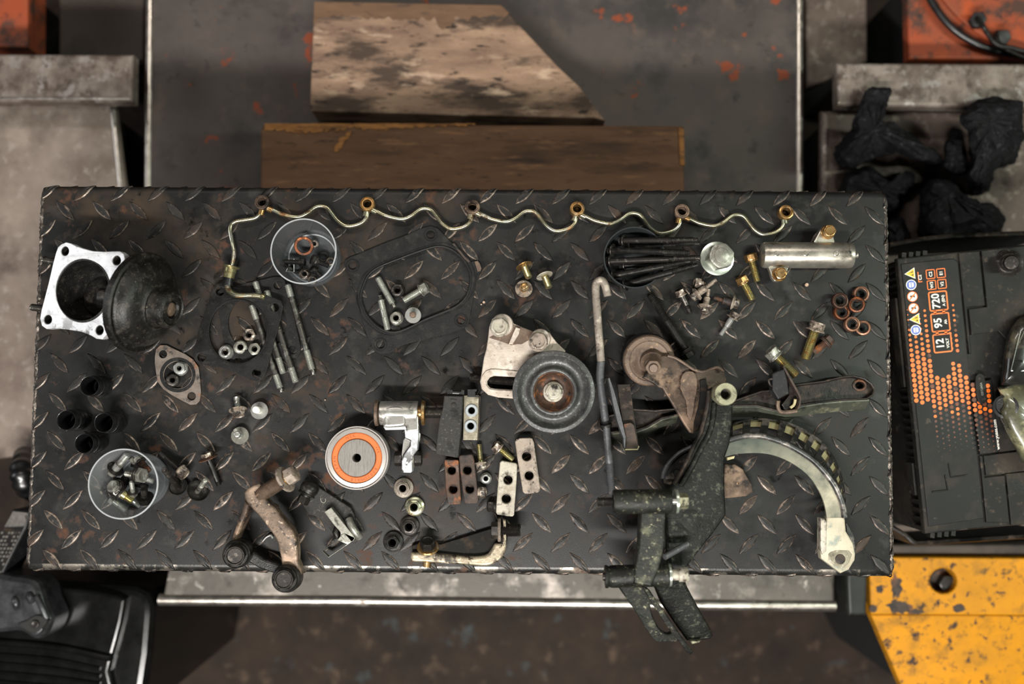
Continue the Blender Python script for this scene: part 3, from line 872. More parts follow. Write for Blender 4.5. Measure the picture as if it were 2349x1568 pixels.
slab('board_body', [(720, 2), (1150, 10), (1197, 62), (1281, 152), (1330, 198), (1388, 276), (1364, 270), (1040, 263), (714, 254), (710, 245)], hb, 0.060, 'pale_wood', b1, 0.003)
rag = [(721, 4), (1149, 12), (1168, 30)]
for i in range(46):
    x = 1160 - i * 9.6
    rag.append((x, 44 - i * .12 + rng.uniform(-7, 7) + (22 if 1000 < x < 1040 else 0)))
rag.append((719, 60))
slab('unworn_strip', rag, lambda x, y: hb(x, y) + 0.0006, 0.002, 'brown_wood', b1, 0)

# channel and floor beyond the near edge
ch = thing('steel_channel', 'grey steel channel with a bright polished lip along the near side of the bench', 'channel', W(1160, 1350, -0.75))
slab('web', [(395, 1254), (1915, 1254), (1915, 1391), (372, 1378)], -0.300, 0.012, 'channel_steel', ch, 0.004)
MB().tube([W(366, 1374, -.304), W(800, 1376, -.304), W(1400, 1383, -.304), W(1915, 1388, -.304)], 0.0085, 12).build('polished_lip', 'edge_steel', ch)
slab('support', [(420, 1262), (1890, 1262), (1890, 1365), (420, 1350)], -0.3125, 0.437, 'black_gap', ch, 0)
po = thing('post', 'dark grey steel post between the channel and the yellow plate', 'post', W(1965, 1370, -0.75))
slab('post_body', smooth_loop([(1946, 1266), (1986, 1266), (1988, 1400), (1982, 1410), (1954, 1410), (1946, 1400)], 2), -0.275, 0.474, 'post_paint', po, 0.004)
yp = thing('yellow_plate', 'chipped yellow painted steel guard with a recessed bolt, lower right corner', 'plate', W(2180, 1420, -0.75))
rec = [(2165 + 31 * math.cos(a * math.pi / 10), 1332 + 29 * math.sin(a * math.pi / 10)) for a in range(20)]
slab('upper_plate', [(1994, 1277), (2430, 1280), (2430, 1412), (1998, 1409)], -0.300, 0.025, 'yellow_paint', yp, 0.003, holes=[rec])
slab('lower_plate', [(1998, 1409), (2430, 1412), (2430, 1640), (2100, 1640), (2066, 1568)], lambda x, y: -0.306 - (y - 1409) * 0.00012, 0.02, 'yellow_paint', yp, 0.002)
slab('plate_body', [(2010, 1290), (2430, 1290), (2430, 1600), (2120, 1600), (2020, 1415)], -0.362, 0.387, 'black_gap', yp, 0)
r_ = random.Random(11)
def blotch(cx, cy, rx, ry, h, dz=0.0004):
    n = 26
    return [(cx + (rx * (1 + r_.uniform(-.28, .28))) * math.cos(2 * math.pi * i / n), cy + (ry * (1 + r_.uniform(-.28, .28))) * math.sin(2 * math.pi * i / n)) for i in range(n)]
for cx, cy, rx, ry in ((2056, 1345, 13, 26), (2062, 1392, 26, 16), (2018, 1350, 9, 9), (2004, 1395, 9, 8), (2100, 1402, 20, 6), (2200, 1395, 14, 9)):
    slab('bare_patch', blotch(cx, cy, rx, ry, 0), -0.2996, 0.002, 'rust_brown', yp, 0)
slab('recess_floor', rec, -0.3255, 0.03, 'rust_brown', yp, 0)
hexbolt_mesh(Matrix.Translation(W(2167, 1336, -0.3254)), 0.023, 0.014).build('hex_bolt', 'dark_steel', yp)
st = thing('steel_strip', 'dark steel strip between the battery tray and the yellow guard', 'plate', W(2200, 1262, -0.75))
slab('strip_body', [(2020, 1248), (2430, 1248), (2430, 1271), (2020, 1269)], -0.297, 0.03, 'dim_steel', st)
slab('strip_support', [(2025, 1252), (2430, 1252), (2430, 1268), (2025, 1267)], -0.3275, 0.42, 'black_gap', st, 0)

# ------------------------------------------------------------------ black crate and die-cast tool, lower left
cr = thing('plastic_crate', 'glossy black moulded plastic case with ribbed lid in the lower left corner', 'case', W(180, 1500, -0.75))
oc_ = [(-60, 1330), (150, 1334), (310, 1344), (340, 1358), (352, 1384), (352, 1412), (345, 1500), (330, 1600), (322, 1640), (-60, 1640)]
slab('case_body', oc_, -0.290, 0.459, 'crate_black', cr, 0.012)
slab('lid_panel', smooth_loop([(-60, 1345), (130, 1345), (270, 1365), (286, 1390), (268, 1470), (250, 1540), (240, 1640), (-60, 1640)], 2), -0.278, 0.0115, 'crate_black', cr, 0.005)
MB().tube(smooth_loop([W(-60, 1468, -.276), W(120, 1482, -.276), W(240, 1506, -.276), W(250, 1507, -.277)], 4, False), 0.005, 10).build('ridge', 'crate_black', cr)
for k in range(4):
    MB().tube(smooth_loop([W(-60, 1497 + 20 * k, -.277), W(110, 1509 + 21 * k, -.277), W(230, 1533 + 20 * k - 3 * k, -.277)], 4, False), 0.0022, 8).build('rib', 'crate_black', cr)
tl = thing('cast_tool', 'grey die-cast machine housing with a worn data plate, at the lower left edge', 'tool', W(40, 1400, -0.277))
hull = [(-60, 1318), (30, 1322), (75, 1330), (90, 1350), (100, 1385), (112, 1412), (114, 1425), (105, 1450), (90, 1466), (72, 1468), (50, 1455), (30, 1450), (-60, 1446)]
b = MB()
top = smooth_loop(outl(hull, -0.215), 3)
b.prism(top, (0, 0, -0.055))
b.build('housing', 'tool_alu', tl, bev=0.014, seg=4)
b = MB().prism(smooth_loop(outl([(40, 1430), (60, 1422), (80, 1410), (100, 1414), (108, 1424), (96, 1440), (78, 1452), (62, 1448)], -0.212), 2), (0, 0, -0.01))
b.build('screw_pocket', 'black_gap', tl, bev=0.002)
hexbolt_mesh(Matrix.Translation(W(82, 1430, -0.2118)), 0.009, 0.003).build('screw', 'dark_steel', tl)
for a, c in (((35, 1372), (40, 1392)), ((68, 1362), (73, 1378))):
    MB().tube(smooth_loop([W(*a, -.217), W((a[0] + c[0]) / 2 - 1, (a[1] + c[1]) / 2, -.2135), W(*c, -.217)], 3, False), 0.005, 10).build('boss', 'tool_alu', tl)
MB().tube(smooth_loop([W(84, 1366, -.217), W(95, 1390, -.215), W(108, 1418, -.217)], 4, False), 0.004, 10).build('edge_bead', 'tool_alu', tl)
dp = [(28, 1168), (70, 1172), (62, 1208), (45, 1240), (2, 1325), (-60, 1330), (-60, 1300), (0, 1225)]
b = MB().prism(outl(dp, -0.225), (0, 0, -0.05))
b.build('grip', 'black_plastic', tl, bev=0.003)
b = MB().prism(outl([(30, 1172), (64, 1176), (56, 1206), (10, 1208)], -0.2236), (0, 0, -0.001))
b.build('data_plate_top', 'name_plate', tl)
b = MB().prism(outl([(9, 1211), (52, 1212), (40, 1238), (0, 1316), (-30, 1318), (-30, 1286)], -0.2236), (0, 0, -0.001))
b.build('data_plate', 'soot', tl)
b = MB()
for r_ in range(11):                                         # worn, unreadable stamping
    y = 1219 + r_ * 9
    x = 48 - r_ * 4.6
    for k in range(6):
        if rng.random() < 0.8 and x - k * 8 > -28:
            ww = rng.uniform(3, 6)
            b.prism(outl([(x - k * 8, y), (x - k * 8 - ww, y), (x - k * 8 - ww - 2, y + 5), (x - k * 8 - 2, y + 5)], -0.2232), (0, 0, -0.0003))
b.build('worn_stamping', 'name_plate', tl, smooth=False)
ho = thing('corrugated_hose', 'black corrugated hose end peeking out under the left bench edge', 'hose', W(60, 1110, -0.75))
pa = smooth_loop([W(58, 1045, -.30), W(50, 1070, -.26), W(52, 1100, -.25), W(68, 1122, -.27), W(104, 1126, -.31), W(140, 1126, -.74)], 10, False)
MB().tube(pa, lambda t: 0.013 + 0.0025 * (0.5 + 0.5 * math.sin(t * 60)), 16).build('hose_skin', 'rubber_black', ho)

# ------------------------------------------------------------------ broken black lumps on the right
def lump(label, poly, h0, h1, seed, peak=None):
    """a crumbly chunk: the outline at mid height, domed and roughened"""
    r_ = random.Random(seed)
    base = smooth_loop(poly, 3)
    cx = sum(p[0] for p in base) / len(base)
    cy = sum(p[1] for p in base) / len(base)
    pk = peak or (cx, cy)
    o = thing('black_lump', label, 'lump', W(cx, cy, h0), 'broken black lumps on the right')
    b = MB()
    n = len(base)
    vs, fs = [], []
    lv = [(1.0, 0.0), (1.04, 0.22), (1.0, 0.5), (0.86, 0.78), (0.62, 0.93), (0.34, 0.99)]
    for s_, t in lv:
        for p in base:
            x, y = pk[0] + (p[0] - pk[0]) * s_, pk[1] + (p[1] - pk[1]) * s_
            hb_ = max(h0, -0.252) if y < 300 else h0
            h = hb_ + (h1 - hb_) * t
            j = 2.2 if t > 0 else 1
            vs.append(W(x + r_.uniform(-j, j), y + r_.uniform(-j, j), h + (r_.uniform(-.003, .003) if t > 0 else 0)))
    for k in range(len(lv) - 1):
        for i in range(n):
            fs.append((k * n + i, k * n + (i + 1) % n, (k + 1) * n + (i + 1) % n, (k + 1) * n + i))
    vs.append(W(*pk, h1))
    for i in range(n):
        fs.append(((len(lv) - 1) * n + i, (len(lv) - 1) * n + (i + 1) % n, len(vs) - 1))
    fs.append(tuple(range(n - 1, -1, -1)))
    b.add(vs, fs)
    q = b.build('crust', 'coal', o, ang=30)
    bm = bmesh.new()
    bm.from_mesh(q.data)
    bmesh.ops.triangulate(bm, faces=bm.faces[:])
    bmesh.ops.subdivide_edges(bm, edges=bm.edges[:], cuts=2, use_grid_fill=True)
    bm.normal_update()
    for v in bm.verts:
        p = v.co + Vector((seed * 3.1, 0, 0))
        if v.co.z > 0.004:
            k = mnoise.fractal(p * 38, 0.9, 2.1, 4) * 0.0050 + abs(mnoise.noise(p * 17)) * -0.009 + 0.002
            v.co += v.normal * k
    bm.to_mesh(q.data)
    bm.free()
    q.data.polygons.foreach_set('use_smooth', [True] * len(q.data.polygons))
    q.data.set_sharp_from_angle(angle=R(24))
    return o
PL = -0.3298
lump('horned black lump with an upright spur standing over the rusty sheet', pts(cX, (640, 130), (760, 90), (825, 120), (820, 210), (770, 330), (760, 400), (900, 460), (1080, 560), (1180, 660), (1290, 710), (1270, 800), (1050, 760), (880, 690), (700, 740), (560, 800), (440, 850), (310, 760), (330, 660), (470, 500), (560, 240)), PL, -0.235, 1, cX(700, 480))
lump('tall black lump with a grey broken face at the right frame edge', pts(cX, (1730, 205), (2040, 212), (2090, 290), (2080, 460), (2090, 540), (2030, 690), (1980, 770), (1830, 830), (1790, 930), (1740, 1050), (1630, 1070), (1560, 960), (1620, 850), (1590, 720), (1570, 520), (1500, 400), (1560, 310)), PL, -0.215, 2, cX(1800, 420))
lump('low crumbly black lump beside the far right corner of the bench', pts(cX, (450, 900), (600, 850), (740, 910), (890, 960), (980, 880), (1040, 970), (1020, 1080), (950, 1130), (930, 1210), (800, 1270), (560, 1300), (400, 1250), (380, 1000)), PL, -0.262, 3)
lump('domed black lump with a knife-like ridge, next to the battery tray', pts(cX, (1270, 960), (1390, 985), (1530, 1100), (1630, 1180), (1750, 1200), (1850, 1230), (1890, 1330), (1860, 1440), (1640, 1500), (1340, 1540), (1140, 1480), (1110, 1300), (1130, 1120), (1180, 1000)), PL, -0.232, 4, cX(1380, 1090))
lump('dark lump wedged in shadow between the horned lump and the tall lump', pts(cX, (1360, 600), (1440, 520), (1490, 520), (1520, 600), (1530, 760), (1540, 860), (1500, 900), (1400, 890), (1330, 830), (1350, 740)), PL, -0.262, 5)
lump('flat dark lump behind the corner weld of the bench', pts(cX, (830, 1340), (930, 1330), (960, 1400), (1020, 1530), (940, 1620), (820, 1620), (770, 1450)), PL, -0.275, 6)

# ------------------------------------------------------------------ hose with two hex fittings on the orange cover
fi = thing('brake_hose_pair', 'pair of thin black pipes with hex fittings curling over the orange cover', 'pipe', W(2280, 80, -0.34))
zz = -0.315
MB().tube(smooth_loop([W(2240, 42, zz + .012), W(2256, 62, zz), W(2276, 92, zz), (W(2296, 106, zz)), W(2330, 112, zz), W(2420, 140, zz)], 6, False), 0.0035, 10).build('pipe', 'black_steel', fi)
MB().tube(smooth_loop([W(2285, 82, zz + .004), W(2292, 100, zz - .004), W(2318, 118, zz - .006), W(2350, 132, zz - .006), W(2420, 150, zz - .006)], 6, False), 0.0035, 10).build('pipe', 'black_steel', fi)
for c, t in (((2240, 50), (2246, 42)), ((2292, 86), (2304, 86))):
    M = axis(W(*c, -.3335), W(*t, -.31))
    MB().lathe([(0, 0), (.0105, 0, 1), (.0105, .017, 1), (.0098, .0185, 2), (.0085, .019), (0, .019)], 24, M).build('hex_fitting', 'black_plastic', fi)
MB().tube(smooth_loop([W(2118, -60, -.333), W(2130, -10, -.333), W(2170, 50, -.333), W(2220, 90, -.333), W(2290, 118, -.333), W(2420, 135, -.333)], 6, False), 0.0055, 10).build('thick_pipe', 'rubber_black', fi)

# ================================================================== BATTERY
HB = -0.060
tray = thing('battery_tray', 'thin black steel tray with a curled rim around the car battery', 'tray', W(2200, 900, -0.32))
trp = [(2035, 566), (2120, 548), (2220, 538), (2430, 534), (2430, 1226), (2200, 1236), (2098, 1244), (2062, 1222), (2030, 1205), (1990, 1190), (1960, 700)]
b = MB()
b.prism(outl([(2075, 596), (2430, 575), (2430, 1190), (2110, 1205), (2060, 1180), (2010, 800)], -0.310), (0, 0, -0.006))
b.build('tray_floor', 'black_gap', tray)
rim = [W(x, y, -0.165) for x, y in smooth_loop([(2040, 562), (2120, 548), (2220, 540), (2430, 533)], 4, False)]
rim2 = [W(x, y, -0.20) for x, y in smooth_loop([(2040, 1205), (2075, 1226), (2095, 1243), (2120, 1244), (2240, 1236), (2430, 1224)], 4, False)]
for rm, dz in ((rim, 0.144), (rim2, 0.11)):
    b = MB()
    n = len(rm)
    off = Vector((0, 0.003 if rm is rim else -0.003, 0))
    vs = rm + [p + off for p in rm] + [p + off - Vector((0, 0, dz)) for p in rm] + [p - Vector((0, 0, dz)) for p in rm]
    fs = []
    for i in range(n - 1):
        for k in range(4):
            a, c = k * n, ((k + 1) % 4) * n
            fs.append((a + i, a + i + 1, c + i + 1, c + i))
    b.add(vs, fs)
    b.build('tray_side', 'black_plastic', tray)
    MB().tube([p + Vector((0, 0, .001)) for p in rm], 0.0032, 8).build('curled_rim', 'lever_dark', tray)
bat = thing('car_battery', 'dusty black twelve volt car battery with an orange dotted label, right of the bench', 'battery', W(2250, 900, -0.305))
tl_, bl_ = Vector((2058, 592)), Vector((2122, 1224))
ty = (bl_ - tl_).normalized()
tx = Vector((ty.y, -ty.x))
def bp(u, v):
    """battery-top pixel: u to the right of, v down along the left edge"""
    q = tl_ + tx * u + ty * v
    return (q.x, q.y)
VL = (bl_ - tl_).length
case = [bp(4, 4), bp(362, 0), bp(362, VL), bp(6, VL - 3)]
b = MB().prism(outl(case, HB - 0.012), (0, 0, -0.232))
b.build('case', 'battery_plastic', bat, bev=0.004, seg=3)
b = MB().prism(outl([bp(0, 0), bp(366, -2), bp(366, VL + 3), bp(0, VL)], HB - 0.003), (0, 0, -0.009))
b.build('lid', 'battery_plastic', bat, bev=0.002)
# raised label panel, cell cover and L-shaped mouldings
LBL = None
b = MB().prism(outl([bp(8, 14), bp(128, 14), bp(138, 22), bp(138, VL - 22), bp(10, VL - 16)], HB - 0.0016), (0, 0, -0.0016))
LBL = b.build('label_panel', 'battery_label', bat, bev=0.0006)
b = MB().prism(outl([bp(142, 2), bp(190, 2), bp(190, 128), bp(148, 128), bp(148, 235), bp(142, 235)], HB + 0.0005), (0, 0, -0.0036))
b.build('corner_block', 'battery_plastic', bat, bev=0.001)
b = MB().prism(outl([bp(194, 2), bp(362, 0), bp(362, 215), bp(240, 225), bp(215, 190), bp(152, 192), bp(152, 132), bp(194, 131)], HB + 0.0015), (0, 0, -0.0046))
b.build('terminal_deck', 'battery_plastic', bat, bev=0.001)
b = MB().prism(outl([bp(143, 470), bp(150, 470), bp(150, 520), bp(196, 520), bp(196, VL - 6), bp(143, VL - 12)], HB + 0.0005), (0, 0, -0.0036))
b.build('corner_block', 'battery_plastic', bat, bev=0.001)
b = MB().prism(outl([bp(199, 517), bp(362, 515), bp(362, VL), bp(199, VL)], HB + 0.0015), (0, 0, -0.0046))
b.build('rear_deck', 'battery_plastic', bat, bev=0.001)
b = MB().prism(outl([bp(152, 470), bp(362, 466), bp(362, 513), bp(153, 516)], HB + 0.0008), (0, 0, -0.004))
b.build('middle_deck', 'battery_plastic', bat, bev=0.001)
for seg_ in (((70, 480), (72, 512)), ((72, 512), (110, 511)), ((26, 541), (62, 540)), ((62, 540), (59, 505))):
    a, c = bp(*seg_[0]), bp(*seg_[1])
    MB().tube([W(*a, HB - .0012), W(*c, HB - .0012)], 0.0009, 6).build('moulded_line', 'battery_plastic', bat)
for v in [18, 33, 48, 63, 80] + [302 + 17.5 * i for i in range(10)] + [VL - 78, VL - 58, VL - 38, VL - 18]:
    M = Matrix.Translation(W(*bp(-3, v), HB - 0.026)) @ Matrix.Rotation(R(-6), 4, 'Z')
    MB().box(M, 0.011, 0.0018, 0.034).build('side_rib', 'battery_plastic', bat)
for k in range(4):
    for v0, s_ in ((-4, 1), (VL + 3, -1)):
        M = Matrix.Translation(W(*bp(12 + 16 * k, v0), HB - 0.012)) @ Matrix.Rotation(R(-6), 4, 'Z')
        MB().box(M, 0.005, 0.006, 0.012).build('edge_rib', 'battery_plastic', bat)
b = MB().prism(outl([bp(-14, 90), bp(-8, 90), bp(-8, 296), bp(-14, 296)], HB - 0.016), (0, 0, -0.018))
b.build('hand_hold', 'battery_plastic', bat, bev=0.001)
b = MB().prism(outl([bp(-14, 470), bp(-8, 470), bp(-8, VL - 90), bp(-14, VL - 90)], HB - 0.016), (0, 0, -0.018))
b.build('hand_hold', 'battery_plastic', bat, bev=0.001)
# terminal post
M = axis(W(2312, 604, HB + .0015), W(2322, 602, HB + 0.03))
MB().lathe([(0, 0), (.016, 0), (.016, .003), (.0125, .005), (.0115, .006)] + threadprof(.0098, .007, .022, .002) + [(.0085, .0235), (.0075, .0262), (0, .0268)], 26, M).build('terminal_post', 'dark_steel', bat)
# flat print on the label panel
HPR = HB - 0.0014
def printed(poly, name, m, h=HPR):
    b = MB().prism(outl(poly, h), (0, 0, -0.00012))
    return b.build(name, m, LBL, smooth=False)
dots = MB(); faint = MB()
for i in range(0, 11):
    for j in range(0, 34):
        u = 8 + i * 13.2 + 3
        v = 120 + j * 11.6 + (5.8 if i % 2 else 0)
        # density: the dots swell towards the middle of the label and fade out below
        if i <= 2:
            r = 0.6 + 4.6 * min(1, max(0, (v - 110) / 130))
        elif i == 3:
            r = 2.4 + 2.6 * min(1, max(0, (v - 95) / 150))
        elif i <= 6 or i > 8:
            r = 5.1 if v > 281 else 0
        else:
            r = 2.6 + 2.4 * min(1, max(0, (v - 130) / 150))
        if v > 330:
            r *= max(0, 1 - (v - 330) / 150)
        if v < 98 or r < 0.9 or (u < 45 and v > 335) or (i in (7, 8) and 228 < v < 250) or u > 134:
            continue
        tgt = faint if (v > 372 or rng.random() < 0.05 + max(0, v - 330) / 70) else dots
        c = bp(u, v)
        tgt.prism([W(c[0] + r * math.cos(a), c[1] + r * math.sin(a), HPR - 0.0001) for a in [k * math.pi / 5 for k in range(10)]], (0, 0, -0.00012))
for i in range(4):
    for j in range(14):
        u, v = 143 + i * 11.5, 306 + j * 11.6 + (5.8 if i % 2 else 0)
        r = 5.0 * max(0, 1 - max(0, v - 360) / 130)
        if r < 1:
            continue
        c = bp(u, v)
        (faint if v > 372 or rng.random() < .2 else dots).prism([W(c[0] + r * math.cos(a), c[1] + r * math.sin(a), HB + 0.0022) for a in [k * math.pi / 5 for k in range(10)]], (0, 0, -0.00012))
b = MB().prism(outl([bp(140, 300), bp(188, 298), bp(190, 466), bp(144, 467)], HB + 0.002), (0, 0, -0.0045))
b.build('vent_cover', 'battery_label', bat, bev=0.0012)
b = MB().prism(outl(smooth_loop([bp(152, 288), bp(172, 288), bp(172, 345), bp(152, 345)], 3), HB + 0.0042), (0, 0, -0.0022))
b.build('vent_latch', 'battery_plastic', bat, bev=0.0008)
dots.build('dot_print', 'print_orange', LBL, smooth=False)['kind'] = 'stuff'
faint.build('faded_dot_print', 'print_fade', LBL, smooth=False)['kind'] = 'stuff'
def rrect(u0, v0, u1, v1, r, n=4):
    o = []
    for cx, cy, a0 in ((u1 - r, v0 + r, -90), (u1 - r, v1 - r, 0), (u0 + r, v1 - r, 90), (u0 + r, v0 + r, 180)):
        for k in range(n + 1):
            a = R(a0 + 90 * k / n)
            o.append((cx + r * math.cos(a), cy + r * math.sin(a)))
    return o
def frame_print(u0, v0, u1, v1, t, r):
    b = MB()
    b.prism(outl([bp(*q) for q in rrect(u0, v0, u1, v1, r)], HPR), (0, 0, -0.0001), [outl([bp(*q) for q in rrect(u0 + t, v0 + t, u1 - t, v1 - t, max(0.6, r - t))], HPR)])
    b.build('print_frame', 'print_orange', LBL, smooth=False)
    b = MB().prism(outl([bp(*q) for q in rrect(u0 + t, v0 + t, u1 - t, v1 - t, max(0.6, r - t))], HPR + 0.00002), (0, 0, -0.0001))
    b.build('print_field', 'battery_label', LBL, smooth=False)
rot_t = R(90 + 5.9)
def btext(s_, u, v, size, m='print_white', h=HPR + 0.0002, nm='lettering', stretch=1.0, bold=0.022):
    p = W(*bp(u, v), h)
    text(s_, nm, m, LBL, Matrix.Translation(p) @ Matrix.Rotation(rot_t, 4, 'Z') @ Matrix.Diagonal((stretch, 1, 1, 1)), m_(size, h), 0.00005, bold)
for u0, v0, u1, v1 in ((62, 84, 106, 130), (62, 134, 106, 178), (62, 182, 106, 226)):
    frame_print(u0, v0, u1, v1, 3.2, 5)
for v in (132, 180):
    for u in (74, 94):
        printed([bp(u - 3, v - 4), bp(u + 3, v - 4), bp(u + 3, v + 4), bp(u - 3, v + 4)], 'print_bridge', 'print_orange')
btext('720', 79, 107, 25, stretch=0.95); btext('A (EN)', 96, 107, 9)
btext('95', 79, 157, 25, stretch=0.95); btext('Ah', 96, 156, 9)
btext('12', 79, 205, 25, stretch=0.95); btext('VOLT', 96, 205, 9)
for u0, v0, s_ in ((62, 33, 'C2'), (86, 33, 'E1'), (62, 58, 'W3'), (86, 58, 'V2')):
    frame_print(u0, v0, u0 + 21, v0 + 22, 2, 3)
    btext(s_, u0 + 11, v0 + 11, 10)
btext('C2', 48, 49, 10)
printed([bp(43, 36), bp(45, 36), bp(45, 58), bp(52, 58), bp(52, 60), bp(43, 60)], 'print_frame', 'print_orange')
HP2 = HPR + 0.0001
for v, kind in ((38, 't'), (64, 'b'), (91, 'n'), (118, 'n'), (143, 't'), (168, 'b')):
    u = 26
    if kind == 't':
        printed([bp(u - 13, v), bp(u + 11, v - 13), bp(u + 11, v + 13)], 'warning_sign', 'print_white', HP2)
        printed([bp(u - 10, v), bp(u + 9.5, v - 10.6), bp(u + 9.5, v + 10.6)], 'warning_field', 'print_yellow', HP2 + .00005)
        printed([bp(u - 3, v - 1), bp(u + 7, v - 5), bp(u + 7, v - 2)], 'warning_mark', 'print_black', HP2 + .0001)
        printed([bp(u + 2, v + 4), bp(u + 7, v + 1), bp(u + 7, v + 6)], 'warning_mark', 'print_black', HP2 + .0001)
    else:
        ring = [(u + 12 * math.cos(a), v + 12 * math.sin(a)) for a in [k * math.pi / 12 for k in range(24)]]
        inn = [(u + (q[0] - u) * 0.86, v + (q[1] - v) * 0.86) for q in ring]
        printed([bp(*q) for q in ring], 'sign_disc', 'print_white' if kind == 'b' else 'print_orange', HP2)
        printed([bp(*q) for q in inn], 'sign_field', 'print_blue' if kind == 'b' else 'print_white', HP2 + .00005)
        if kind == 'b':
            printed([bp(u - 5, v - 5), bp(u - 1, v - 6), bp(u - 1, v + 6), bp(u - 5, v + 5)], 'sign_mark', 'print_white', HP2 + .0001)
            printed([bp(u + 1, v - 6), bp(u + 6, v - 4), bp(u + 6, v + 4), bp(u + 1, v + 6)], 'sign_mark', 'print_white', HP2 + .0001)
        else:
            printed([bp(u - 8, v + 6), bp(u - 6, v + 8), bp(u + 8, v - 6), bp(u + 6, v - 8)], 'sign_bar', 'print_orange', HP2 + .0001)
            printed([bp(u - 6, v - 2), bp(u + 5, v - 4), bp(u + 6, v + 3), bp(u + 1, v + 1), bp(u - 4, v + 3)], 'sign_mark', 'print_black', HP2 + .00008)
btext('www.yuasa.com', 186, 425, 10.5, h=HB + 0.0024)
btext('GSYUASA', 163, 318, 7, 'name_plate', HB + 0.0046)
# leftover clip and glossy boot over the far terminal
boot = thing('terminal_boot', 'glossy black rubber terminal cover with painted olive sheen on the battery at the right edge', 'cover', W(2330, 900, HB))
def blob(poly, h0, h1, m, nm, peak, seed, jit=0.6):
    r_ = random.Random(seed)
    base = smooth_loop(poly, 3)
    vs, fs = [], []
    n = len(base)
    lv = [(1.0, 0.0), (1.0, 0.35), (0.96, 0.62), (0.86, 0.82), (0.66, 0.94), (0.36, 0.99)]
    for s_, t in lv:
        for p in base:
            vs.append(W(peak[0] + (p[0] - peak[0]) * s_ + r_.uniform(-jit, jit), peak[1] + (p[1] - peak[1]) * s_ + r_.uniform(-jit, jit), h0 + (h1 - h0) * t))
    for k in range(len(lv) - 1):
        for i in range(n):
            fs.append((k * n + i, k * n + (i + 1) % n, (k + 1) * n + (i + 1) % n, (k + 1) * n + i))
    vs.append(W(*peak, h1))
    for i in range(n):
        fs.append(((len(lv) - 1) * n + i, (len(lv) - 1) * n + (i + 1) % n, len(vs) - 1))
    fs.append(tuple(range(n - 1, -1, -1)))
    b = MB()
    b.add(vs, fs)
    return b.build(nm, m, boot, ang=70)
blob([(2349, 726), (2328, 740), (2310, 770), (2302, 810), (2298, 850), (2296, 880), (2310, 888), (2420, 886), (2420, 720)], HB + .002, HB + 0.030, 'rubber_boot', 'finned_cap', (2380, 800), 1, 0)
blob([(2298, 884), (2292, 900), (2296, 925), (2290, 945), (2300, 975), (2312, 1000), (2330, 1030), (2352, 1062), (2420, 1080), (2420, 884)], HB + .002, HB + 0.034, 'boot_painted_sheen', 'boot_body', (2375, 960), 2, 1.2)
for k, (x0, y0, x1, y1) in enumerate(((2318, 850, 2340, 760), (2330, 800, 2352, 752), (2318, 850, 2420, 850), (2322, 828, 2345, 828))):
    MB().tube([W(x0, y0, HB + .027), W(x1, y1, HB + .030)], 0.0012, 6).build('fin', 'rubber_boot', boot)
MB().lathe([(0, 0), (.012, 0), (.012, .003), (.0135, .004), (.0105, .0045), (.010, .001), (0, .001)], 20, axis(W(2308, 932, HB + .024), W(2300, 935, HB + .05))).build('cable_socket', 'rubber_black', boot)

# ================================================================== FUEL RETURN PIPE WITH BANJO EYES
RP = 0.0024
pipe = thing('fuel_return_pipe', 'long wavy brassy pipe with six ring eyes along the far side of the bench', 'pipe', W(1150, 500, LUG), None)
eyes = [(605, 468.5), (845, 472), (1084, 479), (1323, 483), (1562, 489), (1799, 491)]
HPp = LUG + 0.0055
for i, (x, y) in enumerate(eyes):
    a = W(x, y, LUG + 0.0008)
    M = axis(a, a + Vector((0.02 * (x - 1174) / 1174, 0.10, 1)))
    MB().lathe([(.0046, 0), (.0080, 0), (.0086, .0012), (.0086, .0072), (.0078, .0088), (.0066, .0092), (.0062, .0080), (.0050, .0080), (.0046, .0088), (.0046, 0)], 26, M, caps=False).build('banjo_eye', 'zinc_orange' if i % 2 else 'arm_brown', pipe)
    for dx, dy, qx, qy in ((-4, 12, -7, 24), (9, 9, 20, 14)):
        if (i == 5 and dx > 0):
            continue
        if i == 5:
            dx, dy, qx, qy = 1, 12, 2, 22
        MB().tube([W(x + dx, y + dy, HPp), W(x + qx, y + qy, HPp)], 0.0034, 12).build('socket', 'zinc_orange' if i in (0, 4) else 'pipe_brass', pipe)
wave = [(14, 9), (27, 15), (42, 21.5), (67, 27), (84, 26.5), (101, 18), (118, 5), (132, 2), (146, 6), (158, 20), (170, 35), (187, 46), (204, 46), (224, 39), (236, 27), (238, 13)]
for i in range(5):
    e0, e1 = eyes[i], eyes[i + 1]
    kx, dy = (e1[0] - e0[0]) / 240, (e1[1] - e0[1])
    q = [W(e0[0] + x * kx, e0[1] + y + dy * x / 240, HPp if 0 < k < len(wave) - 1 else HPp) for k, (x, y) in enumerate(wave)]
    MB().tube(smooth_loop(q, 4, False), RP, 12).build('pipe_run', 'pipe_brass', pipe)
tail = [(602, 481), (596, 491), (584, 500), (562, 504), (543, 507), (532, 513), (528, 525), (530, 541), (534, 559), (537, 577), (535, 597), (531, 612)]
MB().tube(smooth_loop([W(x, y, HPp + (0.006 if y > 560 else 0) * min(1, (y - 560) / 50)) for x, y in tail], 4, False), RP, 12).build('tail_pipe', 'pipe_brass', pipe)
M = axis(W(531, 609, LUG + .0105), W(524, 640, LUG + .0095))
MB().lathe([(0, -.001), (.0093, 0), (.0096, .001), (.0090, .0022), (.0068, .003), (.0066, .0068), (.0062, .0072), (.0059, .0162), (.0054, .0166), (0, .0166)], 26, M).build('pipe_fitting', 'zinc_yellow', pipe)
MB().tube([W(524.5, 637, LUG + .0098), W(523, 646, LUG + .0096), W(522, 654, LUG + .0094)], .0060, 16).build('rubber_sleeve', 'rubber_black', pipe)
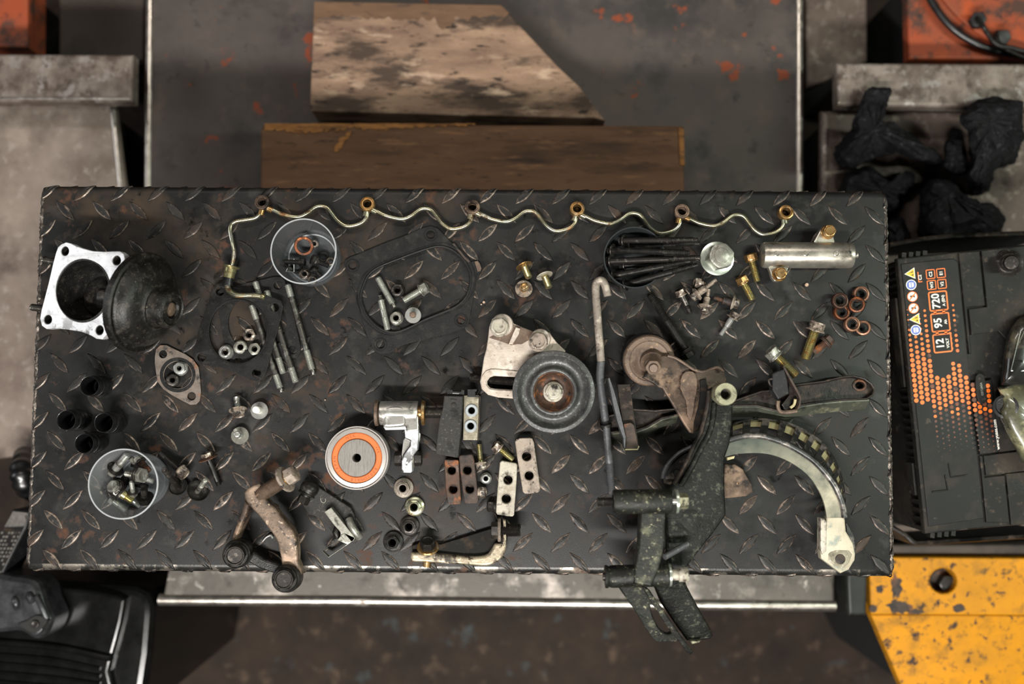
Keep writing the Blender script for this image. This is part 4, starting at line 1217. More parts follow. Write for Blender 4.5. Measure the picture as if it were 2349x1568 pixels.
MB().tube(smooth_loop([W(522, 652, LUG + .0095), W(524, 663, LUG + .011), (W(531, 671, LUG + .013)), W(541, 676, LUG + .0142), W(556, 677.5, LUG + .0148), W(579, 677, LUG + .0152), W(600, 679.5, LUG + .0155)], 5, False), lambda t: .0034 - .0008 * t, 12).build('bent_spout', 'pipe_brass', pipe)
MB().lathe([(0, 0), (.0030, 0), (.0032, .0012), (.0032, .0032), (.0024, .0042), (0, .0042)], 16, axis(W(599, 679, LUG + .0155), W(608, 681, LUG + .0157))).build('spout_bead', 'zinc_yellow', pipe)

# ================================================================== VALVE HOUSING WITH DIAPHRAGM (top left)
egr = thing('exhaust_valve', 'bright square-flanged valve housing with a domed dark diaphragm at the left', 'valve', W(210, 690, LUG))
def hE(x, y):
    return 0.060 + (x - 189) * S * math.tan(R(15)) * 0.95
fo = pts(cA, (470, 118), (535, 88), (605, 106), (680, 145), (780, 178), (900, 208), (1050, 217), (1175, 212), (1260, 212), (1308, 245), (1332, 310), (1320, 375), (1270, 455), (1190, 560), (1120, 720), (1085, 900), (1080, 1060), (1108, 1225), (1085, 1325), (1020, 1398), (945, 1390), (870, 1345), (760, 1300), (640, 1278), (500, 1258), (390, 1248), (270, 1258), (210, 1215), (185, 1120), (200, 1020), (240, 870), (300, 640), (360, 380), (400, 230), (425, 160))
nE = Vector((-math.sin(R(15)), 0, math.cos(R(15))))
bore = circ(cA(757, 740), 62, hE, 40, 73)
hol = [circ(cA(*c), rx / 5.8725, hE, 18, ry / 5.8725) for c, rx, ry in (((520, 208), 55, 65), ((1215, 335), 59, 66), ((288, 1130), 58, 64), ((985, 1273), 57, 67))]
b = MB().prism(outl(fo, hE), -nE * 0.009, [bore] + hol)
b.build('flange_plate', 'machined_alu', egr, bev=0.0007)
cb = W(*cA(757, 740), 0.060)
M = axis(cb, cb + nE)
MB().lathe([(.0316, -.0003), (.0326, -.0001), (.0334, -.0005), (.0336, -.0092), (.038, -.0092), (.041, -.020), (.0395, -.034), (.030, -.044), (0, -.046), (0, -.042), (.026, -.040), (.0314, -.030), (.0316, -.0003)], 40, M, caps=False).build('valve_body', 'cast_iron_black', egr)
MB().lathe([(0, -.0415), (.019, -.0415), (.019, -.034), (.0165, -.032), (.006, -.031), (0, -.031)], 30, M @ Matrix.Translation((-0.006, -.003, 0)) @ Matrix.Diagonal((1, 1, 1, 1))).build('valve_disc', 'cast_iron_black', egr)
MB().lathe([(0, -.03), (.0085, -.03), (.0085, -.006), (.0075, -.005), (0, -.005)], 24, axis(cb + Vector((.004, -.002, -.022)), cb + Vector((-.04, .004, -.024)))).build('spindle', 'cast_iron_black', egr)
for hx in ((985, 1273), (1215, 335), (288, 1130), (520, 208)):
    c = W(*cA(*hx), hE(*cA(*hx))) - nE * 0.0092
    MB().lathe([(.0042, .0080), (.0049, .0080), (.0049, 0), (.0085, 0), (.0085, -.014), (.0042, -.014), (.0042, .0080)], 18, axis(c, c + nE), caps=False).build('bolt_boss', 'cast_iron_black', egr)
for y, x0, h in ((597, 97, .022), (706, 70, .024)):
    a, c = W(x0, y - 2, h), W(160, y + 8, h)
    MB().lathe([(0, 0), (.0026, 0), (.0036, .001)] + threadprof(.0040, .0015, .022, .0012) + [(.0040, .030), (0, .030)], 14, axis(a, c)).build('stud', 'stud_steel', egr)
P0 = W(324, 694, .0560)
aD = Vector((math.sin(R(74)) * math.cos(R(-13)), math.sin(R(74)) * math.sin(R(-13)), math.cos(R(74))))
MD = axis(P0, P0 + aD)
DC = MB().lathe([(0, -.034), (.015, -.034), (.017, -.018), (.044, -.010), (.0530, -.004), (.0536, 0), (.0536, .0032), (.0515, .0048), (.0478, .0040), (.0468, .0046), (.0455, .0070), (.0445, .011), (.041, .0155), (.034, .019), (.0262, .0205), (.0235, .023)], 56, MD).build('diaphragm_cover', 'cast_iron_black', egr)
MB().lathe([(0.0255, .0205), (.0214, .0225), (.0202, .027), (.0198, .0355), (.0188, .0388), (.0166, .0402), (.0152, .0388), (.0148, .0391), (.0120, .0398), (.0095, .0398), (.0088, .0380), (.0080, .0360), (0, .0355)], 44, MD).build('hub', 'cast_iron_black', DC)
MB().lathe([(0, .0358), (.0076, .0362), (.0072, .0378), (.005, .0386), (0, .0388)], 24, MD).build('hub_plug', 'idler_tan', DC)

# ================================================================== RUBBER SLEEVES
SL = [((775, 560), 'glossy black rubber sleeve standing alone, furthest from the jar of short bolts'),
      ((490, 980), 'black rubber sleeve on the left side of the cluster, nearest the bench edge'),
      ((950, 1010), 'black rubber sleeve on the right side of the touching cluster of three'),
      ((710, 1265), 'black rubber sleeve standing right behind the jar of short bolts')]
for c, lb_ in SL:
    p = cD(*c)
    h = 0.036
    q = W(p[0], p[1], h)
    t = thing('rubber_sleeve', lb_, 'sleeve', (q.x, q.y, TZ + TOPH), 'black rubber sleeves at the left')
    M = Matrix.Translation((q.x, q.y, TZ + TOPH))
    k = h - TOPH
    MB().lathe([(.0090, .002), (.0112, 0), (.0120, .003), (.0120, .008), (.0110, .010), (.0113, .0115), (.0113, .0215), (.0102, .0235), (.0106, .0255), (.0107, .0290), (.0097, .0305), (.0101, .0320), (.0104, .0338), (.0102, k - .0006), (.0098, k), (.0093, k - .0006), (.0090, k - .004), (.0090, .002)], 36, M, caps=False).build('sleeve_body', 'rubber_black', t)
    MB().tube([M @ Vector((.0110 * math.cos(a), .0110 * math.sin(a), .0226)) for a in [i * 2 * math.pi / 36 for i in range(37)]], .0005, 6, caps=False).build('bead', 'rubber_black', t)

# ================================================================== GASKETS
def flat_hole(c, x, y, r, h, n=18):
    return circ(c(x, y), r / (5.8725 if c in (cA, cB, cC, cE, cF) else 5.3386 if c is cD else 5.2275), h, n)
gq = [(480, 290), (500, 200), (560, 125), (640, 108), (760, 155), (1000, 215), (1200, 270), (1350, 310), (1440, 360), (1465, 430), (1430, 600), (1390, 740), (1330, 960), (1270, 1180), (1230, 1330), (1190, 1400), (1110, 1440), (1020, 1410), (880, 1340), (640, 1250), (420, 1215), (310, 1195), (262, 1130), (265, 1050), (300, 880), (350, 680), (410, 520), (450, 400)]
ghole = [((612, 225), 57), ((1350, 440), 58), ((365, 1110), 57), ((1105, 1320), 60)]
# rear gasket: same shape turned so that its right-hand holes land where the photograph shows them
za, zb = complex(1350, 440), complex(1105, 1320)
wa, wb = complex(1395, 140), complex(1590, 1010)
km = (wb - wa) / (zb - za)
tr = lambda p: ((wa + (complex(*p) - za) * km).real, (wa + (complex(*p) - za) * km).imag)
rg_ = thing('square_gasket', 'black square gasket lying flat underneath the studs, mostly covered', 'gasket', W(650, 740, TOPH), 'pair of square gaskets')
hr = TOPH + 0.0016
b = MB().prism(outl([cC(*tr(p)) for p in gq], hr), (0, 0, -.0016), [circ(cC(*tr((850, 765))), 67, hr, 40)] + [circ(cC(*tr(c)), r / 5.8725, hr, 16) for c, r in ghole])
b.build('gasket_sheet', 'gasket_black', rg_, bev=0.0003)
fg = thing('square_gasket', 'black square gasket with a round opening, lying on the long studs with nuts inside it', 'gasket', W(550, 760, TOPH), 'pair of square gaskets')
hf = lambda x, y: 0.0062 + max(0, (x - 450)) / 190 * 0.0075
b = MB().prism(outl([cC(*p) for p in gq], hf), (0, 0, -.0022), [circ(cC(852, 765), 66, hf, 44, 72)] + [circ(cC(*c), r / 5.8725, hf, 16) for c, r in ghole])
b.build('gasket_sheet', 'gasket_black', fg, bev=0.0004)
MB().tube([p + Vector((0, 0, .0001)) for p in circ(cC(852, 765), 69.5, hf, 48, 75)] + [circ(cC(852, 765), 69.5, hf, 48, 75)[0]], .0007, 6, caps=False).build('sealing_bead', 'gasket_black', fg)

sg_ = thing('oval_gasket', 'small brown-stained oval metal gasket with two holes, lower left of the square gaskets', 'gasket', W(405, 855, TOPH))
so = [(1575, 200), (1590, 110), (1640, 60), (1720, 60), (1800, 100), (1950, 170), (2050, 240), (2110, 330), (2130, 480), (2140, 640), (2125, 740), (2080, 785), (2010, 790), (1920, 745), (1780, 670), (1680, 600), (1610, 510), (1590, 400), (1575, 290)]
hs = TOPH + 0.0013
b = MB().prism(outl([cD(*p) for p in so], hs), (0, 0, -.0013), [circ(cD(1857, 425), 32, hs, 36, 31), circ(cD(1675, 170), 9.4, hs, 16), circ(cD(2025, 685), 9.8, hs, 16)])
b.build('gasket_sheet', 'gasket_tan', sg_, bev=0.0003)
b = MB().prism(circ(cD(1855, 425), 41, hs + .0004, 40, 40), (0, 0, -.0004), [circ(cD(1857, 425), 33.5, hs + .0004, 40, 32.5)])
b.build('dark_ring', 'gasket_black', sg_)
nut('collar_nut', 'grey flanged nut nearer the oval gasket\'s upper hole, inside its opening', cD(1895, 345), TOPH, 24, 9, 11, fl=34, ft=3, mh='bright_steel', group='nuts inside the oval gasket')
nut('collar_nut', 'grey flanged nut lower left inside the oval gasket opening', cD(1795, 490), TOPH, 24, 10, 11, fl=32, ft=3, mh='dark_steel', group='nuts inside the oval gasket', tip=(*cD(1780, 480), .03))

bg = thing('throttle_gasket', 'large black gasket with an oblong opening holding studs, nuts and bolts', 'gasket', W(940, 670, TOPH))
bo = [(50, 500), (62, 450), (110, 420), (210, 380), (500, 260), (800, 150), (960, 75), (1080, 45), (1170, 70), (1260, 160), (1400, 310), (1500, 430), (1555, 480), (1600, 465), (1650, 455), (1680, 490), (1700, 550), (1690, 590), (1640, 610), (1625, 680), (1610, 850), (1570, 1060), (1540, 1230), (1500, 1260), (1330, 1320), (1000, 1400), (700, 1485), (600, 1560), (480, 1575), (400, 1530), (370, 1450), (330, 1370), (260, 1130), (210, 860), (120, 650)]
bi = smooth_loop([(265, 900), (300, 750), (360, 630), (480, 540), (700, 450), (1000, 340), (1180, 300), (1330, 340), (1450, 440), (1530, 570), (1550, 700), (1500, 880), (1380, 1000), (1200, 1080), (1000, 1160), (800, 1260), (660, 1300), (520, 1270), (400, 1180), (310, 1060)], 3)
hg = TOPH + 0.0015
b = MB().prism(outl([cH(*p) for p in bo], hg), (0, 0, -.0015), [outl([cH(*p) for p in bi], hg)] + [circ(cH(*c), 10, hg, 18) for c in ((150, 515), (1085, 145), (1450, 1170), (485, 1460))])
b.build('gasket_sheet', 'gasket_black', bg, bev=0.0003)
cx_, cy_ = 905, 800
lo = [W(*cH(cx_ + (p[0] - cx_) * 1.03, cy_ + (p[1] - cy_) * 1.03), hg + .0004) for p in bi]
MB().tube(lo + lo[:1], .0013, 8, caps=False).build('sealing_bead', 'gasket_black', bg)
lo = [W(*cH(cx_ + (p[0] - cx_) * 1.11, cy_ + (p[1] - cy_) * 1.11), hg + .0001) for p in bi]
MB().tube(lo + lo[:1], .0006, 6, caps=False).build('outer_bead', 'gasket_black', bg)
for c in ((150, 515), (1085, 145), (1450, 1170), (485, 1460)):
    MB().tube(circ(cH(*c), 14.5, hg, 20) + circ(cH(*c), 14.5, hg, 20)[:1], .0006, 6, caps=False).build('hole_bead', 'gasket_black', bg)
b = MB().prism(outl([cH(*p) for p in ((1345, 255), (1370, 250), (1500, 410), (1565, 468), (1545, 480), (1490, 440))], hg + .0006), (0, 0, -.0006))
b.build('rusty_edge', 'rust_brown', bg)
b = MB().prism(outl([cH(*p) for p in ((1615, 470), (1650, 460), (1676, 495), (1694, 550), (1684, 582), (1650, 590), (1635, 540))], hg + .0006), (0, 0, -.0006))
b.build('rusty_tab', 'idler_tan', bg)

# ================================================================== STUDS
def stud(label, a, c, d, ends=(.24, .24), tipw=0.6, group='long studs by the square gasket', m='stud_steel', h0=0, h1=0, spl=0):
    r = d * S / 2
    A, B_ = W(a[0], a[1], h0 + r), W(c[0], c[1], h1 + r)
    L = (A - B_).length
    M = axis(A, B_)
    t = thing('stud', label, 'stud', None, group, M)
    MB().lathe([(0, L * ends[0]), (r * .92, L * ends[0]), (r * .92, L * (1 - ends[1])), (0, L * (1 - ends[1]))], 16).build('plain_shank', m, t, local=True)
    MB().lathe([(0, -.0002), (r * .7, -.0002)] + threadprof(r, .0006, L * ends[0], .0013) + [(0, L * ends[0])], 16).build('thread', 'thread_steel', t, local=True)
    MB().lathe([(0, L * (1 - ends[1]))] + threadprof(r, L * (1 - ends[1]), L - spl, .0013) + ([(r * .62, L - spl), (r * .62, L)] if spl else [(r * .7, L + .0004)]) + [(0, L + .0002)], 16).build('thread', 'thread_steel', t, local=True)
    if spl:
        MB().lathe([(0, L - spl)] + [(r * .72, L - spl), (r * .72, L - .0006), (r * .6, L)] + [(0, L)], 8).build('splined_end', 'stud_steel', t, local=True)
    return t
hq = TOPH + 0.0018
stud('long steel stud lying alone to the right of the square gasket', cC(1525, 130), cC(1875, 1345), 15.5, (.14, .27), h0=hq, h1=TOPH, spl=.006)
stud('long steel stud whose thread pokes up inside the round gasket opening, left of the bundle', cC(1040, 405), cC(1445, 1580), 15.0, (.17, .20), h0=TOPH, h1=TOPH, spl=.005)
stud('middle stud of the bundle under the square gasket, ending shortest', cC(1090, 90), cC(1465, 1325), 15.0, (.14, .17), h0=hq, h1=TOPH)
stud('right-hand stud of the bundle under the square gasket', cC(1240, 215), cC(1635, 1445), 15.5, (.12, .16), h0=hq, h1=TOPH + .002)
stud('short zinc stud lying aslant in the large gasket, upper of the two', cH(450, 660), cH(655, 1015), 15, (.42, .40), group='short studs in the large gasket', m='thread_steel', h0=TOPH, h1=TOPH, spl=.005)
stud('short zinc stud lying nearly upright on the lower rim of the large gasket', cH(572, 1285), cH(478, 880), 15, (.36, .42), group='short studs in the large gasket', m='thread_steel', h0=TOPH + .0032, h1=TOPH, spl=.005)

G = 'nuts inside the square gasket'
nut('hex_nut', 'plain hex nut furthest up in the round gasket opening', cC(1020, 812), TOPH, 26, 13, 13, mh='dirty_steel', group=G)
nut('hex_nut', 'tall flanged hex nut in the middle of the round gasket opening', cC(892, 975), TOPH, 25, 14, 13, fl=33, mh='hex_grey', group=G, tip=(*cC(884, 965), .04))
nut('hex_nut', 'plain hex nut on the right, touching the gasket opening\'s lower rim', cC(1095, 1003), TOPH, 26, 13, 13, mh='hex_grey', group=G)
nut('flange_nut', 'flange nut lying with its round flange up, lower left in the round gasket opening', cC(706, 1042), TOPH, 22, 3, 16, fl=35, ft=9, mh='bright_steel', group=G)
G = 'fasteners inside the large gasket'
nut('flange_nut', 'dull flanged nut above the lying bolt inside the large gasket', cH(694, 818), TOPH, 25, 12, 14, fl=33, mh='dark_steel', group=G)
nut('flange_nut', 'dull flanged nut near the lower rim inside the large gasket', cH(680, 1150), TOPH, 25, 12, 13, fl=33, mh='hex_grey', group=G)
bolt('flange_bolt', 'silver round-flanged bolt standing on its head inside the large gasket', (*cH(876, 1112), .010), (*cH(870, 1106), .026), 14, 22, 16, fl=37, ft=3, mh='bright_steel', ms='idler_tan', thr=.5, group=G)
bolt('flange_bolt', 'hex bolt lying on its side inside the large gasket', (*cH(965, 815), .0095), (*cH(765, 935), .0060), 16.5, 25, 15, fl=33, ft=3, mh='hex_grey', ms='thread_steel', thr=.96, group=G)

# ================================================================== JARS
def jar(name, label, cat, p, rpx, h, rb, wallm, rimm, loc_h=TOPH, floor_=True, wall=0.0011):
    q = W(p[0], p[1], h)
    t = thing(name, label, cat, (q.x, q.y, TZ + loc_h))
    M = Matrix.Translation((q.x, q.y, TZ + loc_h))
    r1 = m_(rpx, h)
    k = h - loc_h
    r0 = rb
    if floor_:
        pr = [(0, 0), (r0 * .96, 0), (r0, .0015), (r1, k), (r1 - wall, k), (r0 - wall, .0022), (r0 * .94, .0014), (0, .0014)]
    else:
        pr = [(r0, 0), (r1, k), (r1 - wall, k), (r0 - wall, 0), (r0, 0)]
    MB().lathe(pr, 64, M, caps=False).build('jar_body', wallm, t, ang=30)
    MB().lathe([(r1 - wall * .6, k - .0016), (r1 + .0003, k - .0016), (r1 + .0006, k - .0003), (r1 + .0002, k + .0003), (r1 - wall * .8, k + .0002), (r1 - wall * .8, k - .0016), (r1 - wall * .6, k - .0016)], 64, M, caps=False).build('rim', rimm, t)
    if floor_:
        MB().lathe([(r0 * .80, .0014), (r0 * .84, .0026), (r0 * .86, .0014), (r0 * .80, .0014)], 48, M, caps=False).build('floor_ring', rimm, t)
    return t, Vector((q.x, q.y, 0))
FLJ = TOPH + 0.0032
# -- clear jar at the top with small hardware
jar('plastic_jar', 'clear plastic jar holding a copper ring and small dark hardware, by the brassy pipe', 'jar', cB(1738, 856), 75.5, .052, .0318, 'clear_plastic', 'rim_plastic')
GA = 'small hardware in the clear jar'
def ring(name, label, p, h, ro, ri, th, m, group, cat='ring', tip=None, n=30, M=None):
    a = W(p[0], p[1], h)
    M = M or (axis(a, W(*tip)) if tip else Matrix.Translation(a))
    t = thing(name, label, cat, None, group, M)
    o, i, z = ro * S, ri * S, th * S
    MB().lathe([(i, z * .1), (i * 1.05, 0), (o * .95, 0), (o, z * .2), (o, z * .8), (o * .95, z), (i * 1.06, z), (i, z * .9), (i, z * .1)], n, caps=False).build('ring_body', m, t, local=True)
    return t
ring('copper_ring', 'bright copper sealing ring leaning at the top inside the clear jar', cB(1742, 785), .012, 22, 15, 9, 'copper', GA, tip=(*cB(1752, 805), .04))
bolt('small_bolt', 'black screw lying flat with its thread to the left inside the clear jar', (*cB(1690, 1005), .016), (*cB(1490, 995), .014), 11, 17, 9, fl=20, mh='black_steel', thr=.6, group=GA)
bolt('small_bolt', 'black round-headed bolt with a brassy washer inside the clear jar', (*cB(1915, 990), .020), (*cB(2075, 1055), .013), 11, 22, 9, fl=28, wash=20, mh='black_steel', thr=.8, group=GA, wm='dark_steel', dish=False)
b = thing('wire_clip', 'bent square wire clip below the black screw in the clear jar', 'clip', W(*cB(1560, 1080), FLJ), GA)
MB().tube([W(*cB(1610, 960), .013), W(*cB(1612, 1135), .012), W(*cB(1505, 1130), .010), W(*cB(1545, 1040), .010)], .0007, 8).build('wire', 'bright_steel', b)
nut('collar_nut', 'greasy silver collar nut low in the middle of the clear jar', cB(1755, 1165), .008, 16, 9, 10, fl=25, mh='dirty_steel', group=GA, tip=(*cB(1745, 1150), .04))
nut('collar_nut', 'silver collar nut against the lower rim of the clear jar', cB(1865, 1245), .010, 14, 7, 10, fl=22, mh='dirty_steel', group=GA, tip=(*cB(1872, 1250), .04))
nut('collar_nut', 'silver collar nut at the right wall of the clear jar', cB(2105, 995), .012, 13, 8, 9, fl=20, mh='dirty_steel', group=GA, tip=(*cB(2140, 985), .03))
nut('collar_nut', 'pale eyelet behind the copper ring inside the clear jar', cB(1880, 760), .006, 14, 6, 9, fl=21, mh='rod_grey', group=GA, tip=(*cB(1905, 735), .03))
bolt('small_bolt', 'dark stubby bolt leaning at the bottom right of the clear jar', (*cB(1900, 1120), .014), (*cB(1985, 1200), .008), 10, 17, 8, fl=20, mh='dark_steel', thr=.7, group=GA)
bolt('small_bolt', 'black clamp screw lying crosswise at the left wall of the clear jar', (*cB(1490, 1035), .009), (*cB(1600, 1110), .009), 10, 15, 8, mh='black_steel', thr=.6, group=GA)
ring('spring_washer', 'black washer lying under the clip in the clear jar', cB(1650, 1080), FLJ, 14, 8, 4, 'black_steel', GA, 'washer')
ring('spring_washer', 'thin black washer near the right floor of the clear jar', cB(2010, 930), FLJ, 13, 8, 3, 'black_steel', GA, 'washer')

# -- milky jar with short bolts, lower left
jar('plastic_jar', 'milky plastic jar full of oily short bolts near the lower left corner', 'jar', cE(718, 760), 79, .058, .0292, 'milky_plastic', 'rim_plastic')
GC = 'oily bolts in the milky jar'
JB = [((610, 565), (775, 365), .034, .044, 16, 22, 34, 'bright_steel', 'bolt pointing to the far rim with a wide cup washer, in the milky jar'),
      ((880, 470), (820, 410), .030, .034, 13, 19, 26, 'hex_grey', 'stub bolt at the far side of the milky jar'),
      ((960, 470), (1070, 590), .034, .036, 15, 22, 28, 'rusty_steel', 'rust-stained bolt against the right wall of the milky jar'),
      ((930, 640), (760, 620), .044, .036, 14, 30, 36, 'hex_grey', 'large washer-faced hex bolt on top of the heap in the milky jar'),
      ((965, 670), (1130, 720), .030, .030, 14, 22, 0, 'bright_steel', 'bright shank lying to the right of the topmost hex bolt in the milky jar'),
      ((850, 860), (830, 735), .034, .046, 10, 16, 22, 'thread_steel', 'thin threaded bolt sticking up in the middle of the milky jar'),
      ((620, 810), (720, 860), .036, .026, 14, 25, 34, 'hex_grey', 'hex bolt with two washers, left of the middle of the milky jar'),
      ((690, 880), (850, 990), .034, .030, 18, 24, 36, 'zinc_yellow', 'brassy bolt pointing down to the right in the milky jar'),
      ((840, 970), (950, 1060), .022, .018, 13, 18, 0, 'thread_steel', 'threaded end poking out by the lower right rim of the milky jar'),
      ((1010, 940), (1000, 830), .028, .034, 16, 26, 34, 'dark_steel', 'dark upright bolt with stacked washers, right inside the milky jar'),
      ((600, 990), (760, 1110), .022, .020, 15, 20, 0, 'thread_steel', 'bright thread lying along the near wall of the milky jar'),
      ((480, 810), (440, 700), .016, .022, 12, 18, 24, 'dark_steel', 'dark bolt leaning on the left wall of the milky jar'),
      ((530, 880), (420, 860), .014, .014, 13, 20, 26, 'dirty_steel', 'dull bolt at the lower left floor of the milky jar'),
      ((800, 1120), (700, 1090), .012, .012, 13, 20, 24, 'rust_brown', 'brown bolt head at the very bottom of the milky jar'),
      ((700, 720), (590, 700), .020, .020, 13, 20, 26, 'dark_steel', 'dark bolt hidden under the heap in the milky jar'),
      ((900, 760), (1050, 800), .018, .018, 13, 20, 26, 'black_steel', 'black bolt in the depth of the heap in the milky jar')]
for hp, tp, h0, h1, d, af, fl_, m, lb_ in JB:
    bolt('short_bolt', lb_, (*cE(*hp), h0), (*cE(*tp), h1), d, af, 11, fl=fl_, ft=2.5, mh=m if m in ('hex_grey', 'dark_steel', 'rust_brown', 'black_steel', 'dirty_steel') else 'hex_grey', ms=m, thr=.62, shoulder=1.12 if fl_ > 30 else None, group=GC, wash=fl_ + 4 if fl_ > 33 else 0, wm='dark_steel')

# -- low dark cap with long bolts
jar('plastic_cup', 'low smoke-grey plastic cup with a fan of long black bolts leaning out of it', 'cup', cJ(556, 640), 71, .027, .0315, 'smoke_plastic', 'smoke_plastic')
GL = 'long black bolts in the grey cup'
LBt = [((425, 415), (1395, 408), .013, .052, 'topmost long bolt of the fan in the grey cup'),
       ((275, 545), (1285, 578), .013, .060, 'second long bolt from the top of the fan, shortest reach'),
       ((245, 690), (1430, 645), .014, .051, 'shiny middle bolt of the fan, reaching furthest right'),
       ((285, 880), (1300, 688), .013, .046, 'bolt just below the shiny middle one in the fan'),
       ((440, 1000), (1395, 738), .013, .048, 'lowest long bolt of the fan in the grey cup'),
       ((500, 480), (1425, 455), .010, .036, 'long bolt half hidden under the topmost one of the fan'),
       ((430, 745), (1330, 725), .009, .033, 'long bolt buried between the lower bolts of the fan')]
for i, (hp, tp, h0, h1, lb_) in enumerate(LBt):
    bolt('long_bolt', lb_, (*cJ(*hp), h0), (*cJ(*tp), h1), 14.5 if i < 5 else 13, 20, 8, fl=31 if i < 5 else 27, ft=4, mh='dark_steel', ms='dark_steel' if i in (0, 2) else 'black_steel', thr=.34, group=GL, dogpoint=9, pitch=2.4)

# ================================================================== LOOSE BOLTS NEAR THE MILKY JAR
GM = 'washer-headed bolts beside the milky jar'
bolt('washer_bolt', 'hex bolt with a rusty domed washer, leaning against the milky jar', (*cE(1480, 575), .0115), (*cE(1215, 345), .0065), 15, 25, 14, fl=33, ft=4, mh='dirty_steel', ms='black_steel', thr=.3, group=GM)
bolt('washer_bolt', 'black long-stemmed bolt standing upside down on its cup washer by the milky jar', (*cE(1465, 800), .0055), (*cE(1268, 560), .066), 14, 22, 3, cup=42, mh='black_steel', ms='dark_steel', thr=.3, group=GM, dogpoint=4)
bolt('washer_bolt', 'upside-down bolt in a black cup washer with a short bright tip', (*cE(1718, 862), .0055), (*cE(1830, 705), .036), 12, 20, 3, cup=49, mh='black_steel', ms='hex_grey', thr=.5, group=GM)
bolt('washer_bolt', 'rust-rimmed washer bolt with a thin black stem, furthest right of the four', (*cE(1868, 420), .012), (*cE(2010, 775), .0048), 13, 22, 11, fl=45, ft=3, mh='dirty_steel', ms='black_steel', thr=.15, group=GM, wm='rusty_steel')
GT = 'three flange bolts between jar and bearing'
bolt('flange_bolt', 'silver flange bolt tipped on its side with a stained head, upper left of three', (*cF(505, 345), .0100), (*cF(485, 180), .0050), 14, 25, 13, fl=41, ft=3, mh='dirty_steel', ms='bright_steel', thr=.9, group=GT)
bolt('flange_bolt', 'bright zinc flange bolt standing on its head, right one of three', (*cF(790, 358), .0080), (*cF(742, 346), .0245), 16, 24, 12, fl=40, ft=3, mh='bright_steel', ms='print_white', thr=.3, group=GT)
bolt('flange_bolt', 'dark flange bolt standing on its head, nearest the milky jar of three', (*cF(530, 695), .0080), (*cF(488, 680), .0245), 15, 24, 12, fl=40, ft=3, mh='hex_grey', ms='bright_steel', thr=.6, group=GT)

# ================================================================== FLANGE BOLTS AT THE MIDDLE TOP
GY = 'three brassy bolts above the pulley bracket'
bolt('flange_bolt', 'brassy flange bolt with a dark head, upper left of three', (*cI(715, 295), .0115), (*cI(775, 445), .0160), 17, 25, 13, fl=39, ft=3, mh='black_steel', ms='zinc_yellow', thr=.9, group=GY, wm='zinc_orange')
bolt('flange_bolt', 'brassy flange bolt with a pale flange, right one of three', (*cI(985, 425), .0115), (*cI(1043, 578), .0160), 17, 25, 13, fl=39, ft=3, mh='dark_steel', ms='zinc_yellow', thr=.9, group=GY, wm='strap_white')
bolt('flange_bolt', 'flange bolt standing upside down with an orange tip, lowest of three', (*cI(707, 590), .0080), (*cI(714, 552), .0200), 16, 24, 11, fl=40, ft=3, mh='dirty_steel', ms='zinc_orange', thr=.6, group=GY, shoulder=1.25)

# ================================================================== BIG FLANGE BOLT, YELLOW BOLTS, SMALL SCREWS
t = thing('crank_bolt', 'large pale green zinc flange bolt standing upright beside the fan of long bolts', 'bolt', W(*cJ(1650, 655), TOPH))
a = W(*cJ(1650, 657), .0115)
M = Matrix.Translation(a) @ Matrix.Rotation(R(13), 4, 'Z') @ Matrix.Rotation(R(3), 4, 'Y')
MB().lathe([(0, -.0096), (.0065, -.0096)] + threadprof(.008, -.009, -.001, .0015) + [(.008, 0)], 18, M).build('shank', 'zinc_green', t)
MB().lathe([(0, 0), (.0182, 0), (.0188, .0010), (.0186, .0022), (.0150, .0034), (0, .0034)], 48, M).build('flange', 'zinc_green', t)
MB().lathe([(0, .003), (.0126, .003, 1), (.0126, .0200, 1), (.0126, .0214, 2), (.0112, .0222), (0, .0222)], 24, M).build('head', 'hex_grey', t)
MB().lathe([(0, .0220), (.0082, .0220), (.0080, .0227), (.0076, .0229), (0, .0229)], 32, M).build('head_mark', 'hex_grey', t)
GZ = 'yellow zinc bolts beside the silver cylinder'
bolt('zinc_bolt', 'yellow zinc flange bolt nearer the silver cylinder', (*cJ(2118, 690), .0082), (*cJ(2193, 960), .0048), 17.5, 26, 14, fl=31, ft=3, mh='zinc_orange', ms='zinc_yellow', thr=.97, group=GZ)
bolt('zinc_bolt', 'yellow zinc flange bolt pointing at the leaf lug below, lower of the pair', (*cJ(2010, 985), .0082), (*cJ(2125, 1205), .0048), 17.5, 26, 14, fl=31, ft=3, mh='zinc_orange', ms='zinc_yellow', thr=.97, group=GZ)
GS = 'small shoulder screws below the big bolt'
bolt('shoulder_screw', 'shoulder screw furthest left, its brown head turned up and left', (*cJ(1185, 1145), .0082), (*cJ(1300, 1385), .0030), 9.5, 20, 12, fl=28, ft=2.5, mh='dirty_steel', ms='dark_steel', thr=.48, shoulder=1.75, group=GS)
bolt('shoulder_screw', 'shoulder screw whose hex cap touches the pile at its top', (*cJ(1430, 990), .0078), (*cJ(1500, 1000), .0072), 11, 22, 14, mh='dirty_steel', thr=.5, shoulder=1.4, group=GS)
bolt('shoulder_screw', 'topmost shoulder screw of the pile, threaded tip to the upper right', (*cJ(1388, 1125), .0125), (*cJ(1645, 940), .0150), 10, 19, 11, fl=33, ft=3, mh='dirty_steel', ms='dirty_steel', thr=.55, shoulder=1.7, group=GS, wash=30)
bolt('shoulder_screw', 'shoulder screw lying under the pile with its head towards the viewer', (*cJ(1500, 1290), .0092), (*cJ(1545, 1065), .0050), 10, 19, 11, fl=36, ft=3, mh='dirty_steel', ms='dirty_steel', thr=.5, shoulder=1.5, group=GS)
